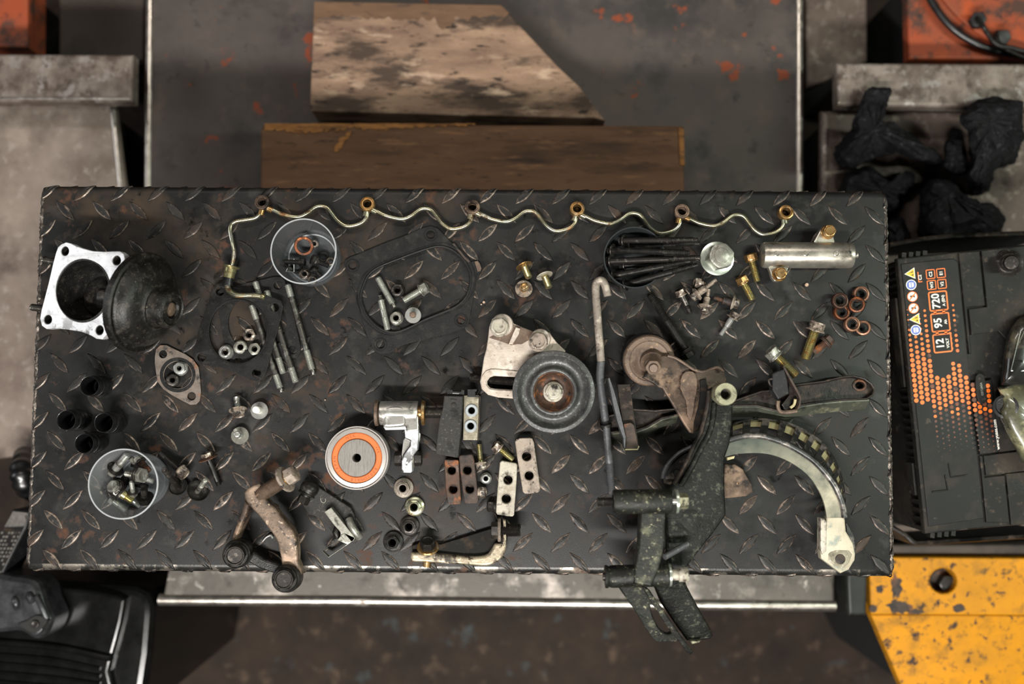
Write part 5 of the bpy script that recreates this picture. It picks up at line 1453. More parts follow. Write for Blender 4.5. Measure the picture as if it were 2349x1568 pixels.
bolt('shoulder_screw', 'shoulder screw lying crosswise with its head to the right', (*cJ(1855, 1240), .0086), (*cJ(1615, 1175), .0040), 10, 20, 12, fl=33, ft=3, mh='dirty_steel', ms='rust_brown', thr=.52, shoulder=1.7, group=GS, wm='strap_dirty')
bolt('shoulder_screw', 'shoulder screw with an open ring washer, pointing down to the left', (*cK(560, 1125), .0086), (*cK(438, 1305), .0044), 11, 18, 13, fl=30, ft=2.5, mh='dirty_steel', ms='bright_steel', thr=.5, shoulder=1.3, group=GS)
bolt('long_bolt', 'single long black bolt with a wide washer, lying beside the tan idler pulley', (*cO(1225, 965), .0105), (*cO(790, 290), .0060), 19, 26, 14, fl=41, ft=3, wash=38, mh='black_steel', ms='black_steel', thr=.47, pitch=3.2)

# ================================================================== SILVER CYLINDER (top right)
cy = thing('silver_cylinder', 'silver cast cylinder with two bolted ears in the upper right of the bench', 'cylinder', W(*cK(1350, 448), TOPH))
hC = TOPH + .0150
A, B_ = W(*cK(872, 446), hC), W(*cK(1850, 448), hC)
L = (B_ - A).length
M = axis(A, B_)
MB().lathe([(0, 0), (.0105, .0002), (.0132, .0014), (.0142, .004), (.0142, L * .93), (.0138, L * .935), (.0134, L * .94), (.0134, L * .945), (.0140, L * .95), (.0140, L * .985), (.0132, L), (0, L)], 48, M).build('barrel', 'satin_silver', cy)
for x in (1040, 1357, 1680):
    p = W(*cK(x, 428), hC + .0138)
    MB().lathe([(.0022, -.0006), (.0030, -.0006), (.0031, .0004), (.0026, .0008), (.0022, .0004)], 20, axis(p, p + Vector((0, .15, 1))), caps=False).build('cast_ring', 'satin_silver', cy)
p = W(*cK(1850, 446), hC + .001)
MB().lathe([(0, -.001), (.0042, 0), (.0042, .0025), (.0034, .003), (.0034, .0062), (0, .0062)], 16, axis(p, W(*cK(1930, 446), hC + .001))).build('nipple', 'satin_silver', cy)
MB().lathe([(0, 0), (.0020, 0), (.0018, .0008), (0, .0008)], 12, axis(W(*cK(1885, 436), hC + .0042), W(*cK(1885, 436), hC + .01))).build('port', 'black_gap', cy)
MB().lathe([(0, 0), (.0022, 0), (.0020, .0008), (0, .0008)], 12, axis(W(*cK(1822, 415), hC + .0134), W(*cK(1822, 415), hC + .02))).build('port', 'black_gap', cy)
he = hC + .004
for poly, bc in (([(1428, 330), (1470, 250), (1515, 170), (1545, 135), (1600, 125), (1645, 150), (1655, 200), (1660, 260), (1680, 330), (1600, 360), (1500, 360)], (1590, 200)),
                 ([(935, 540), (1000, 530), (1190, 530), (1160, 610), (1130, 670), (1110, 715), (1070, 730), (1020, 725), (990, 690), (970, 620)], (1065, 655))):
    ear = MB().prism(outl([cK(*q) for q in poly], he), (0, 0, -.007)).build('ear', 'satin_silver', cy, bev=.0012)
    p = W(*cK(*bc), he - .0002)
    hb_ = hexbolt_mesh(axis(p, p + Vector((0.0, .05, 1))), .0125, .0075, .0158, .002)
    hb_.build('hex_bolt', 'zinc_orange', ear)
    MB().lathe([(0, -.0068), (.0045, -.0068), (.0045, -.0132), (0, -.0132)], 14, axis(p, p + Vector((0, 0, 1)))).build('bolt_tip', 'stud_steel', ear)
p = W(*cK(1470, 305), he)
MB().lathe([(.0018, -.0002), (.0026, -.0002), (.0024, .0006), (.0018, .0005)], 16, Matrix.Translation(p), caps=False).build('cast_ring', 'satin_silver', cy)
p = W(*cK(1150, 560), he)
MB().lathe([(.0018, -.0002), (.0026, -.0002), (.0024, .0006), (.0018, .0005)], 16, Matrix.Translation(p), caps=False).build('cast_ring', 'satin_silver', cy)

# ================================================================== COPPER SEALS
GR = 'copper injector seals at the right'
def seal(label, c, h, m, ro=18, tip=None):
    a = W(*cK(*c), h)
    M = axis(a, W(*cK(*tip[:2]), tip[2])) if tip else Matrix.Translation(a)
    t = thing('copper_seal', label, 'seal', None, GR, M)
    o = ro * S
    MB().lathe([(o * .55, 0), (o * .92, 0), (o, .0008), (o, .0052), (o * .93, .0066), (o * .74, .0070), (o * .70, .0056), (o * .58, .0050), (o * .55, .0040), (o * .55, 0)], 32, caps=False).build('seal_ring', m, t, local=True)
    MB().lathe([(o * .57, .0002), (o * .50, .0006), (o * .48, .0044), (o * .60, .0052), (o * .66, .0055), (o * .60, .0048), (o * .57, .0044), (o * .57, .0002)], 28, caps=False).build('soot_liner', 'soot', t, local=True)
seal('bright copper seal underneath, topmost in the picture of the six', (1935, 870), TOPH, 'copper_light', 18.5)
seal('orange copper seal lying tilted on the topmost one', (1906, 978), .0075, 'copper', 18.5, (1900, 985, .05))
seal('dark burnt copper seal lying on another one at the left', (1708, 942), .0084, 'burnt_copper', 19)
seal('copper seal lying beneath the dark burnt one', (1725, 1062), TOPH, 'copper', 18.5)
seal('copper seal lower middle, just touching its right neighbour', (1838, 1192), TOPH, 'copper_light', 18)
seal('pale copper seal furthest to the lower right, tilted', (1975, 1230), .0030, 'copper_light', 17.5, (1960, 1222, .03))

# ================================================================== THREE BIG BOLTS AT THE RIGHT
bolt('big_flange_bolt', 'thick yellow-threaded flange bolt with a pale head, upright in the right half', (*cK(1455, 1262), .0128), (*cK(1345, 1565), .0065), 23, 31, 17, fl=43, ft=4, mh='dirty_steel', ms='zinc_yellow', thr=.97, group='big bolts at the right', pitch=3.2)
bolt('rusty_bolt', 'short rusty bolt with stacked washers tucked behind the thick yellow-threaded bolt', (*cK(1570, 1385), .0095), (*cK(1440, 1492), .0062), 17, 23, 13, fl=36, ft=3, wash=33, mh='rust_brown', ms='rusty_steel', thr=.95, group='big bolts at the right')
bolt('big_flange_bolt', 'golden-threaded flange bolt with a grey dished head, leaning on the dark lever clip', (*cR(735, 190), .0190), (*cR(975, 420), .0160), 20, 32, 18, fl=41, ft=3, mh='hex_grey', ms='zinc_yellow', thr=.97, group='big bolts at the right', pitch=2.8)

# ================================================================== GROOVED BEARING (orange seal)
brg = thing('idler_bearing', 'round idler bearing with an orange seal ring and brushed steel hub', 'bearing', W(*cL(570, 925), TOPH))
hB = .0245
p = W(*cL(570, 928), hB)
M = Matrix.Translation((p.x, p.y, TZ))
q_ = lambda r: m_(r / 5.8075, hB)
MB().lathe([(q_(335), .004), (q_(350), TOPH), (q_(418), TOPH), (q_(420), hB - .001), (q_(416), hB), (q_(404), hB), (q_(401), hB - .0030), (q_(391), hB - .0030), (q_(387), hB - .0003), (q_(340), hB + .0003), (q_(334), hB - .0002), (q_(334), hB - .003), (q_(335), .004)], 72, M, caps=False).build('outer_ring', 'bearing_ring', brg)
SR = MB().lathe([(q_(250), hB - .004), (q_(333), hB - .004), (q_(331), hB - .0016), (q_(322), hB - .0010), (q_(262), hB - .0010), (q_(254), hB - .0016), (q_(250), hB - .004)], 72, M, caps=False).build('seal_ring', 'bearing_orange', brg)
MB().lathe([(q_(55), .004), (q_(246), .004), (q_(250), hB - .0006), (q_(243), hB + .0002), (q_(59), hB + .0002), (q_(55), hB - .0004), (q_(55), .004)], 64, M, caps=False).build('hub', 'bearing_hub', brg)
def arctext(s_, a0, step, size):
    for k, chh in enumerate(s_):
        a = a0 - step * k
        r = q_(292)
        T_ = M @ Matrix.Translation((r * math.cos(R(a)), r * math.sin(R(a)), hB - .00085)) @ Matrix.Rotation(R(a - 90), 4, 'Z')
        text(chh, 'lettering', 'bearing_ink', SR, T_, size, .00004)
arctext('NSK', 116, 9.0, .0046)
arctext('408', 28, 6.4, .0030)
arctext('JAPAN', 217, 9.4, .0042)
arctext('B002DWA18', -30, 9.0, .0044)

# ================================================================== ALUMINIUM TENSIONER ARM
al = thing('tensioner_arm', 'bright cast aluminium tensioner arm with a threaded rod, right of the orange bearing', 'bracket', W(*cL(1150, 400), TOPH))
hA = .0235
A, B_ = W(*cL(880, 330), hA), W(*cL(1390, 328), hA)
L = (B_ - A).length
M = axis(A, B_)
MB().lathe([(0, 0), (.0118, 0), (.0128, .0008), (.0128, L - .001), (.0122, L), (0, L)], 40, M).build('barrel', 'clean_alu', al)
MB().lathe([(0, -.0052), (.0128, -.0052), (.0138, -.0046), (.0138, -.0018), (.0128, -.0012), (.008, -.0012), (.008, .001), (0, .001)], 36, M).build('end_washer', 'idler_tan', al)
MB().lathe([(0, L), (.0070, L), (.0070, L + .0040), (.0135, L + .0040), (.0138, L + .0048), (.0130, L + .0072), (.0085, L + .0076), (0, L + .0076)], 36, M).build('thrust_washer', 'zinc_orange', al)
MB().lathe([(0, L + .006)] + threadprof(.0062, L + .0076, L + .0265, .0014) + [(.0050, L + .027), (0, L + .027)], 20, M).build('threaded_rod', 'stud_steel', al)
b = MB().prism(outl([cL(*q) for q in smooth_loop([(930, 300), (960, 255), (1080, 240), (1180, 250), (1215, 290), (1225, 420), (1210, 500), (1080, 520), (935, 520), (925, 450)], 2)], hA + .0124), (0, 0, -.028))
b.build('boss', 'clean_alu', al, bev=.0028, seg=4)
b = MB().prism(outl([cL(*q) for q in ((925, 515), (960, 440), (1040, 400), (1110, 420), (1170, 505), (1235, 500), (1240, 545), (1200, 550), (950, 556))], lambda x, y: hA + .006), (0, -.0006, -.018))
b.build('foot', 'machined_alu', al, bev=.0012, seg=3)
b = MB().prism(outl([cL(*q) for q in ((1195, 380), (1390, 370), (1395, 560), (1240, 575), (1215, 500))], hA + .011), (0, 0, -.014))
b.build('shoulder', 'clean_alu', al, bev=.0012)
armp = [(1205, 540), (1250, 565), (1392, 555), (1395, 640), (1375, 820), (1330, 885), (1305, 950), (1308, 1105), (1290, 1126), (1195, 1124), (1172, 1085), (1170, 965), (1205, 880), (1285, 770), (1292, 690), (1215, 655)]
b = MB().prism(outl([cL(*q) for q in armp], hA + .003), (0, 0, -.017))
b.build('arm', 'machined_alu', al, bev=.001, seg=3)
b = MB().prism(outl([cL(*q) for q in ((1190, 690), (1215, 660), (1290, 700), (1280, 770), (1200, 880), (1175, 960), (1165, 900))], hA - .004), (0, 0, -.012))
b.build('rib', 'clean_alu', al, bev=.001)
b = MB().prism(outl([cL(*q) for q in ((1392, 560), (1420, 610), (1415, 690), (1380, 760))], hA - .006), (0, 0, -.008))
b.build('rib', 'clean_alu', al, bev=.001)
a = W(*cL(1172, 940), .0135)
hexbolt_mesh(axis(a, W(*cL(1062, 942), .0135)), .0136, .0080).build('hex_nut', 'dark_steel', al)
a = W(*cL(1318, 940), .0135)
MX = axis(a, W(*cL(1440, 938), .0135))
MB().lathe([(0, 0), (.0094, 0), (.0096, .001), (.0086, .002), (0, .002)], 26, MX).build('washer', 'satin_silver', al)
hexbolt_mesh(MX @ Matrix.Translation((0, 0, .0024)), .0136, .0075).build('hex_bolt', 'dark_steel', al)

# ================================================================== DARK RUBBER-FACED BRACKET AND BLOCK WITH TWO GROMMETS
rb_ = thing('rubber_block', 'dark gritty rubber block leaning against the two-hole connector block', 'block', W(*cL(1800, 600), TOPH))
b = MB().prism(outl([cL(*q) for q in ((1735, 98), (1985, 104), (1975, 270), (1960, 540), (1925, 900), (1905, 925), (1640, 880), (1622, 860), (1635, 720), (1668, 430), (1712, 280))], .030), (0.0005, -.0015, -.027))
b.build('block_body', 'block_grey', rb_, bev=.0012, seg=3)
MB().lathe([(0, 0), (.0026, 0), (.0026, .0012), (.0020, .0016), (0, .0016)], 18, Matrix.Translation(W(*cL(1862, 228), .0299))).build('pin', 'block_grey', rb_)
for yy in (145, 305):
    MB().tube([W(*cL(1815, yy - 5), .0301), W(*cL(1905, yy + 8), .0301)], .0006, 6).build('mould_line', 'black_gap', rb_)
b = MB().prism(outl([cL(*q) for q in ((1765, 22), (1845, 18), (1850, 40), (1960, 45), (1965, 15), (2005, 25), (2002, 88), (1770, 88))], .026), (0, 0, -.010))
b.build('end_clip', 'black_plastic', rb_, bev=.0006)
b = MB().prism(outl([cL(*q) for q in ((1848, 62), (1935, 66), (1935, 78), (1848, 74))], .0266), (0, 0, -.001))
b.build('clip_slot', 'bright_steel', rb_)
kb = thing('connector_block', 'small zinc block with two grey rubber grommets, right of the rubber block', 'block', W(*cL(2090, 400), TOPH))
hk = .018
cyl = [circ(cL(2100, 297), 10, hk, 20), circ(cL(2088, 503), 10, hk, 20)]
b = MB().prism(outl([cL(*q) for q in ((1998, 96), (2196, 92), (2192, 400), (2180, 690), (1985, 690), (1992, 380))], hk), (0, 0, -.016), cyl)
b.build('block_body', 'zinc_block', kb, bev=.0006)
for c in ((2100, 297), (2088, 503)):
    p = W(*cL(*c), hk)
    MB().lathe([(.0037, -.010), (.0046, -.010), (.0047, 0), (.0066, .0001), (.0069, .0012), (.0060, .0020), (.0042, .0018), (.0036, .0008), (.0037, -.010)], 28, Matrix.Translation(p), caps=False).build('grommet', 'grommet_grey', kb)
b = MB().prism(outl([cL(*q) for q in ((2042, 15), (2170, 10), (2170, 40), (2150, 45), (2150, 100), (2195, 100), (2195, 118), (2045, 118), (2045, 60))], hk + .003), (0, 0, -.010))
b.build('end_clip', 'clip_black', kb, bev=.0005)
b = MB().prism(outl([cL(*q) for q in ((2200, 96), (2222, 110), (2200, 690), (2184, 690))], hk - .008), (0, 0, -.008))
b.build('base_flange', 'rust_brown', kb, bev=.0004)

# ================================================================== TWO-HOLE STRAPS
GC2 = 'two-hole clamp straps'
def strap(label, poly, holes, h, th, m, bump=0.0016):
    c = [sum(q[i] for q in poly) / len(poly) for i in (0, 1)]
    t = thing('clamp_strap', label, 'clamp', W(*cN(*c), h - th), GC2)
    rr = [circ(cN(*q), r / 4.6119, h, 24) for q, r in holes]
    b = MB().prism(outl([cN(*q) for q in poly], h), (0, 0, -th), rr)
    b.build('strap_body', m, t, bev=.0011, seg=3)
    for q, r in holes:
        p = W(*cN(*q), h)
        k = m_(r / 4.6119, h)
        MB().lathe([(k * 1.0, -.002), (k * 1.05, .0001), (k * 1.16, .0004), (k * 1.24, .0001), (k * 1.24, -.0006), (k, -.002)], 24, Matrix.Translation(p), caps=False).build('hole_rim', m, t)
strap('rust-stained brown two-hole strap, leftmost of the clamps', [(735, 345), (745, 338), (875, 342), (885, 352), (895, 520), (912, 780), (905, 808), (885, 814), (790, 816), (768, 800), (750, 640), (742, 520)], [((812, 455), 44), ((828, 655), 45)], .0115, .0098, 'rusty_steel')
strap('dark brown two-hole strap touching the rust-stained one', [(888, 310), (905, 292), (1020, 282), (1036, 292), (1052, 350), (1070, 520), (1096, 770), (1088, 800), (1060, 806), (965, 806), (948, 795), (932, 700), (915, 560), (898, 440)], [((978, 453), 44), ((1003, 652), 45)], .0120, .0103, 'rust_brown')
strap('whitish two-hole strap with a sooty lower corner, nearest the lever', [(1322, 370), (1342, 352), (1495, 378), (1508, 395), (1500, 560), (1474, 925), (1458, 942), (1400, 940), (1296, 922), (1280, 900), (1292, 700), (1312, 480)], [((1408, 555), 48), ((1390, 755), 49)], .0125, .0105, 'strap_white')
strap('beige two-hole strap with dark burnt end, furthest right', [(1482, 150), (1500, 122), (1540, 112), (1640, 108), (1665, 115), (1684, 160), (1710, 350), (1750, 640), (1745, 672), (1725, 688), (1640, 702), (1585, 700), (1564, 680), (1545, 560), (1505, 320)], [((1605, 307), 48), ((1632, 510), 47)], .0125, .0105, 'strap_dirty')
GN = 'nuts and bolts between the clamp straps'
bolt('flange_bolt', 'yellow-threaded flange bolt lying with its head towards the viewer, between the straps', (*cN(1120, 372), .0075), (*cN(1100, 178), .0042), 13, 22, 12, fl=31, ft=3, mh='dirty_steel', ms='zinc_yellow', thr=.9, group=GN)
bolt('flange_bolt', 'golden-threaded flange bolt lying aslant above the whitish strap', (*cN(1318, 225), .0085), (*cN(1460, 340), .0052), 15, 22, 12, fl=34, ft=3, mh='dirty_steel', ms='zinc_yellow', thr=.96, group=GN)
nut('flange_nut', 'small silver flange nut lying flat between dark and whitish straps', cN(1175, 537), TOPH, 17, 10, 10, fl=27, mh='bright_steel', group=GN)
nut('hex_nut', 'dull hex nut on its side touching the dark strap', cN(1095, 685), .0068, 22, 13, 12, fl=26, mh='dirty_steel', group=GN, tip=(*cN(1200, 690), .0085))
nut('hex_nut', 'dark hex nut on its side touching the whitish strap', cN(1270, 835), .0068, 22, 13, 12, fl=25, mh='dark_steel', group=GN, tip=(*cN(1150, 832), .0085))
GF = 'four large flange nuts in a slanting row'
nut('flange_nut', 'brown flange nut at the top of the slanting row of four', cN(305, 637), TOPH, 27, 15, 16.5, fl=45, ft=4, mh='rod_grey', group=GF, collar=22)
nut('flange_nut', 'shiny yellowish flange nut, second in the slanting row of four', cN(422, 833), TOPH, 28, 14, 16.5, fl=45, ft=4, mh='pipe_brass', group=GF, collar=22)
nut('flange_nut', 'dark brown flange nut, third in the slanting row of four', cN(368, 1040), TOPH, 29, 15, 16.5, fl=45, ft=4, mh='dark_steel', group=GF, collar=22)
nut('flange_nut', 'black oily flange nut at the lower end of the slanting row', cN(195, 1207), TOPH, 27, 14, 17, fl=46, ft=4, mh='black_steel', group=GF, collar=23)

# ================================================================== BENT LEVER (near edge, middle)
lv = thing('bent_lever', 'bent bare-metal lever bar with a black web and two bolts at the near edge', 'lever', W(*cN(900, 1380), TOPH))
barp = [(380, 1334), (400, 1322), (480, 1322), (700, 1340), (950, 1366), (1110, 1362), (1200, 1335), (1255, 1245), (1280, 1222), (1340, 1222), (1388, 1225), (1385, 1300), (1345, 1380), (1270, 1440), (1180, 1468), (1050, 1462), (900, 1450), (500, 1426), (384, 1415)]
MB().prism(outl([cN(*q) for q in smooth_loop(barp, 2)], .0135), (0, 0, -.0115)).build('bar', 'lever_bare', lv, bev=.003)
MB().prism(outl([cN(*q) for q in ((1352, 975), (1384, 985), (1394, 1080), (1388, 1235), (1350, 1235), (1360, 1080))], .0245), (0, 0, -.022)).build('upturned_end', 'lever_bare', lv, bev=.0012)
b = MB().prism(outl([cN(*q) for q in ((390, 1250), (470, 1225), (700, 1235), (1215, 1075), (1290, 1090), (1300, 1200), (1255, 1260), (1230, 1330), (1080, 1372), (700, 1335), (400, 1330))], .0062), (0, 0, -.0042))
b.build('web', 'soot', lv, bev=.0006)
a = W(*cN(1300, 1085), .0195)
MX = axis(a, W(*cN(1510, 1085), .0195))
MB().lathe([(0, 0), (.0118, 0), (.0122, .0008), (.0122, .0026), (.0112, .0034), (0, .0034)], 28, MX).build('washer', 'strap_dirty', lv)
MB().lathe([(0, .003)] + threadprof(.0072, .0034, .0238, .0015) + [(.006, .0245), (0, .0245)], 18, MX).build('bolt_thread', 'dark_steel', lv)
MB().lathe(headprof(.0155, 0, .0072), 24, axis(a, W(*cN(1220, 1085), .0195))).build('hex_head', 'dark_steel', lv)
b = MB().prism(outl([cN(*q) for q in ((1300, 960), (1345, 940), (1400, 980), (1400, 1200), (1360, 1240), (1310, 1200))], .014), (0, 0, -.012))
b.build('end_lug', 'soot', lv, bev=.0012)
a = W(*cN(562, 1272), .013)
MX = axis(a, W(*cN(557, 1190), .020))
MB().lathe([(0, 0), (.0116, 0), (.0121, .0008), (.0112, .0024), (0, .0024)], 28, MX).build('washer', 'zinc_orange', lv)
MB().lathe(headprof(.0150, .0022, .0085), 24, MX).build('hex_head', 'black_steel', lv)
MB().lathe([(0, 0), (.0050, 0), (.0050, -.006), (.0046, -.0065), (.0046, -.0205), (0, -.0205)], 16, axis(W(*cN(562, 1268), .0085), W(*cN(566, 1200), .0085))).build('bolt_shank', 'zinc_orange', lv)

# ================================================================== TRIPOD BRACKET (near edge, left)
tb = thing('tripod_bracket', 'heavy three-legged cast bracket with two dark hex bolts over the near edge', 'bracket', W(*cG(640, 900), TOPH))
hp_ = lambda x, y: .050
arm = [(388, 392), (430, 340), (560, 275), (590, 330), (620, 440), (690, 520), (740, 560), (800, 650), (880, 750), (935, 810), (975, 900), (990, 1050), (990, 1150), (1020, 1230), (1040, 1310), (900, 1330), (810, 1200), (805, 1130), (785, 1040), (765, 950), (735, 890), (640, 760), (540, 630), (455, 545), (395, 470)]
b = MB().prism(outl([cG(*q) for q in arm], lambda x, y: .046 - max(0, (y - 1240)) * .00018), (0, 0, -.016))
b.build('arm', 'tripod_cast', tb, bev=.003, seg=4)
b = MB().prism(outl([cG(*q) for q in ((650, 500), (735, 545), (750, 600), (940, 810), (900, 830), (760, 690), (640, 600))], .034), (0, 0, -.018))
b.build('arm_flank', 'arm_brown', tb, bev=.003, seg=3)
b = MB().prism(outl([cG(*q) for q in ((398, 480), (450, 520), (440, 600), (370, 760), (320, 880), (300, 930), (235, 960), (255, 890), (300, 760))], .030), (0, 0, -.020))
b.build('rear_leg', 'arm_brown', tb, bev=.003, seg=3)
b = MB().prism(outl([cG(*q) for q in ((300, 930), (420, 940), (480, 1040), (620, 1130), (800, 1190), (830, 1260), (760, 1310), (560, 1240), (440, 1170), (330, 1190))], .018), (0, 0, -.015))
b.build('base_bar', 'cast_iron_black', tb, bev=.003, seg=3)
a = W(*cG(590, 400), .042)
MX = axis(a, W(*cG(920, 200), .052))
Lb = (W(*cG(842, 250), .050) - a).length
MB().lathe([(0, -.004)] + threadprof(.0080, -.004, Lb, .0017) + [(0, Lb)], 24, MX).build('bolt_thread', 'idler_tan', tb)
MB().lathe([(0, Lb - .0005), (.0138, Lb - .0005), (.0142, Lb + .0006), (.0142, Lb + .0024), (.013, Lb + .003), (0, Lb + .003)], 32, MX).build('washer', 'strap_dirty', tb)
MB().lathe([(0, Lb + .002), (.007, Lb + .002), (.007, Lb + .0052), (0, Lb + .0052)], 20, MX).build('bolt_neck', 'zinc_orange', tb)
MB().lathe(headprof(.0160, Lb + .005, .0105, False), 24, MX).build('hex_head', 'strap_dirty', tb)
for c, cb, h, m in (((285, 1100), (345, 1050), .048, 'dark_steel'), ((835, 1368), (900, 1330), .052, 'dark_steel')):
    a, e = W(*cG(*cb), .012), W(*cG(*c), h)
    if cb[1] > 1290:
        a = W(*cG(*cb), .020)
    MX = axis(a, e)
    L = (e - a).length
    sk = MB().lathe([(0, 0), (.0150, 0), (.0152, L * .45), (.0142, L * .6), (.0142, L * .70), (.0125, L * .74), (0, L * .74)], 34, MX).build('socket', 'cast_iron_black', tb, ang=30)
    MB().lathe([(0, L * .74), (.0128, L * .74), (.0122, L * .80), (0, L * .80)], 34, MX).build('bolt_flange', 'black_steel', sk)
    MB().lathe([(0, L * .78), (.0096, L * .78, 1), (.0096, L * .96, 1), (.0096, L * .98, 2), (.0094, L * 1.0), (.0086, L * 1.0), (.0076, L * .955), (0, L * .95)], 24, MX).build('hex_head', m, sk)
b = MB().tube(smooth_loop([W(*cG(600, 935), .0035), W(*cG(640, 890), .0045), W(*cG(690, 868), .0045), W(*cG(712, 900), .0035)], 4, False), .0011, 8)
b.build('wire_bail', 'bright_steel', tb)

# ================================================================== FLAT SLOTTED BRACKET
pb = thing('slotted_bracket', 'flat dark bracket with a light grey slotted L-plate and small ball stud', 'bracket', W(*cG(1350, 700), TOPH))
b = MB().prism(outl([cG(*q) for q in ((1060, 250), (1110, 250), (1230, 330), (1590, 560), (1630, 640), (1660, 760), (1700, 880), (1640, 960), (1420, 900), (1300, 720), (1180, 650), (1120, 640), (1030, 500), (1030, 330))], .0065), (0, 0, -.0045))
b.build('base_plate', 'block_grey', pb, bev=.0008)
b = MB().prism(outl([cG(*q) for q in ((1290, 605), (1370, 555), (1640, 895), (1622, 928), (1340, 1120), (1265, 1045), (1440, 920), (1478, 870), (1470, 830), (1395, 745))], .0170), (0, 0, -.0095), [outl([cG(*q) for q in ((1482, 868), (1515, 850), (1592, 938), (1555, 962))], .0170)])
b.build('slotted_plate', 'hex_grey', pb, bev=.0005)
b = MB().tube(smooth_loop([W(*cG(1570, 690), .010), W(*cG(1600, 760), .014), W(*cG(1650, 840), .013), W(*cG(1690, 890), .009)], 4, False), .0042, 12)
b.build('curled_tab', 'hex_grey', pb)
b = MB().tube([W(*cG(1440, 790), .010), W(*cG(1420, 830), .012), W(*cG(1440, 880), .010)], .0036, 12)
b.build('pin', 'black_steel', pb)
a = W(*cG(1105, 385), .0145)
MX = axis(a, W(*cG(1035, 520), .0165))
MB().lathe([(0, -.012), (.006, -.0115), (.0095, -.008), (.0102, -.004), (.0095, -.001), (.0088, 0), (.0088, .0012), (.0096, .0016), (.0096, .003), (.006, .0036), (.0055, .006), (0, .006)], 28, MX).build('ball_stud', 'black_steel', pb)
MB().lathe(headprof(.0118, .0058, .0075), 24, MX).build('hex_head', 'dark_steel', pb)
MB().tube(smooth_loop([W(*cG(1250, 450), .0066), W(*cG(1262, 490), .0066), W(*cG(1290, 503), .0066), W(*cG(1308, 480), .0066), W(*cG(1304, 455), .0066)], 4, False), .0005, 6).build('stamped_mark', 'hex_grey', pb)

# ================================================================== TENSIONER PULLEY ON ITS BRACKET
tp_ = thing('pulley_bracket', 'beige cast bracket with two hex bolts carrying a grey dished pulley', 'pulley', W(1230, 850, TOPH))
hP = .0215
bp_ = [cI(228, 1250), cI(245, 1100), cI(285, 990), cI(400, 935), cI(515, 965), cI(575, 1055), cI(700, 1110), cI(835, 1160), cI(945, 1122), cI(1050, 1180), cI(1150, 1310), cI(1265, 1420), cM(1650, 150), cM(1600, 520), cM(1200, 690), cM(1030, 700), cM(850, 686), cM(730, 655), cM(652, 585), cM(632, 495), cM(650, 400), cM(678, 210), cI(205, 1400)]
slot = [cM(x, y) for x, y in ((1060, 440), (800, 428), (752, 445), (720, 490), (722, 530), (755, 568), (810, 580), (1060, 592))]
b = MB().prism(outl(bp_, hP), (0, 0, -.011), [outl(slot, hP)])
b.build('bracket_plate', 'cast_alu', tp_, bev=.0012, seg=3)
b = MB().prism(outl([cM(*q) for q in ((640, 480), (655, 430), (700, 370), (760, 345), (850, 348), (1100, 372), (1100, 425), (1060, 425), (800, 412), (745, 432), (705, 488), (708, 535), (745, 582), (810, 596), (1060, 605), (1060, 690), (850, 676), (735, 645), (660, 580))], hP + .0018), (0, 0, -.002))
b.build('slot_rim', 'cast_alu', tp_, bev=.0006)
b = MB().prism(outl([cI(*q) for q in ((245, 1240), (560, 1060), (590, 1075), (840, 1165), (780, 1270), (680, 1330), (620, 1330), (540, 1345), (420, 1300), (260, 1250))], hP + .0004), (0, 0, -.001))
b.build('painted_pocket_shade', 'idler_tan', tp_, bev=.0003)  # thin darker sheet on the plate, a pocket's shade put into its colour
for c0_, c1x, r in (((420, 1075), (382, 1108), 150), ((925, 1265), (898, 1300), 140)):
    a, e = W(*cI(*c0_), hP - .001), W(*cI(*c1x), hP + .016)
    MX = axis(a, a + Vector((0, 0, 1)))
    bs = MB().lathe([(0, 0), (m_(r / 5.8075, hP), 0), (m_(r / 5.8075, hP) * .95, .0085), (m_(r / 5.8075, hP) * .88, .0095), (0, .0095)], 36, MX).build('boss', 'cast_alu', tp_)
    p = W(*cI(*c1x), hP + .0090)
    MX = Matrix.Translation(p) @ Matrix.Rotation(rng.uniform(0, 1), 4, 'Z')
    hexbolt_mesh(MX, .0170, .0090, m_(258 / 5.8075, hP), .0024).build('hex_bolt', 'strap_white' if r == 150 else 'strap_dirty', bs)
b = MB().prism(outl([cI(*q) for q in ((600, 1100), (660, 1120), (640, 1200), (560, 1330), (500, 1330))], hP + .0042), (0, 0, -.004))
b.build('rib', 'cast_alu', tp_, bev=.001, seg=3)
a, e = W(*cM(512, 448), .0120), W(*cM(1200, 512), .0120)
MB().lathe([(0, -.0002), (.0040, 0)] + threadprof(.0050, .0006, (e - a).length, .0013) + [(0, (e - a).length)], 18, axis(a, e)).build('adjuster_screw', 'dark_steel', tp_)
hR = .0345
pc = W(*cM(1517, 617), hR)
MX = Matrix.Translation((pc.x, pc.y, TZ))
q_ = lambda r: m_(r / 5.2262, hR)
PW = MB().lathe([(q_(238), hR - .016), (q_(470), hR - .011), (q_(460), hR - .0055), (q_(493), hR - .0015), (q_(494), hR - .0006), (q_(486), hR), (q_(452), hR + .0002), (q_(444), hR + .0008), (q_(436), hR + .0004), (q_(425), hR - .0018), (q_(395), hR - .0066), (q_(355), hR - .0092), (q_(320), hR - .0090), (q_(292), hR - .0050), (q_(278), hR - .0022), (q_(270), hR - .0016), (q_(243), hR - .0018), (q_(238), hR - .0026), (q_(238), hR - .016)], 84, MX, caps=False).build('pulley_wheel', 'pulley_grey', tp_, ang=60)
MB().lathe([(0, hR - .0125), (q_(150), hR - .0125), (q_(190), hR - .0100), (q_(222), hR - .0040), (q_(232), hR - .0012), (q_(240), hR - .0010), (q_(243), hR - .0022), (q_(238), hR - .0158), (0, hR - .0158)], 56, MX, caps=False).build('rusty_cup', 'pulley_rust', PW, ang=60)
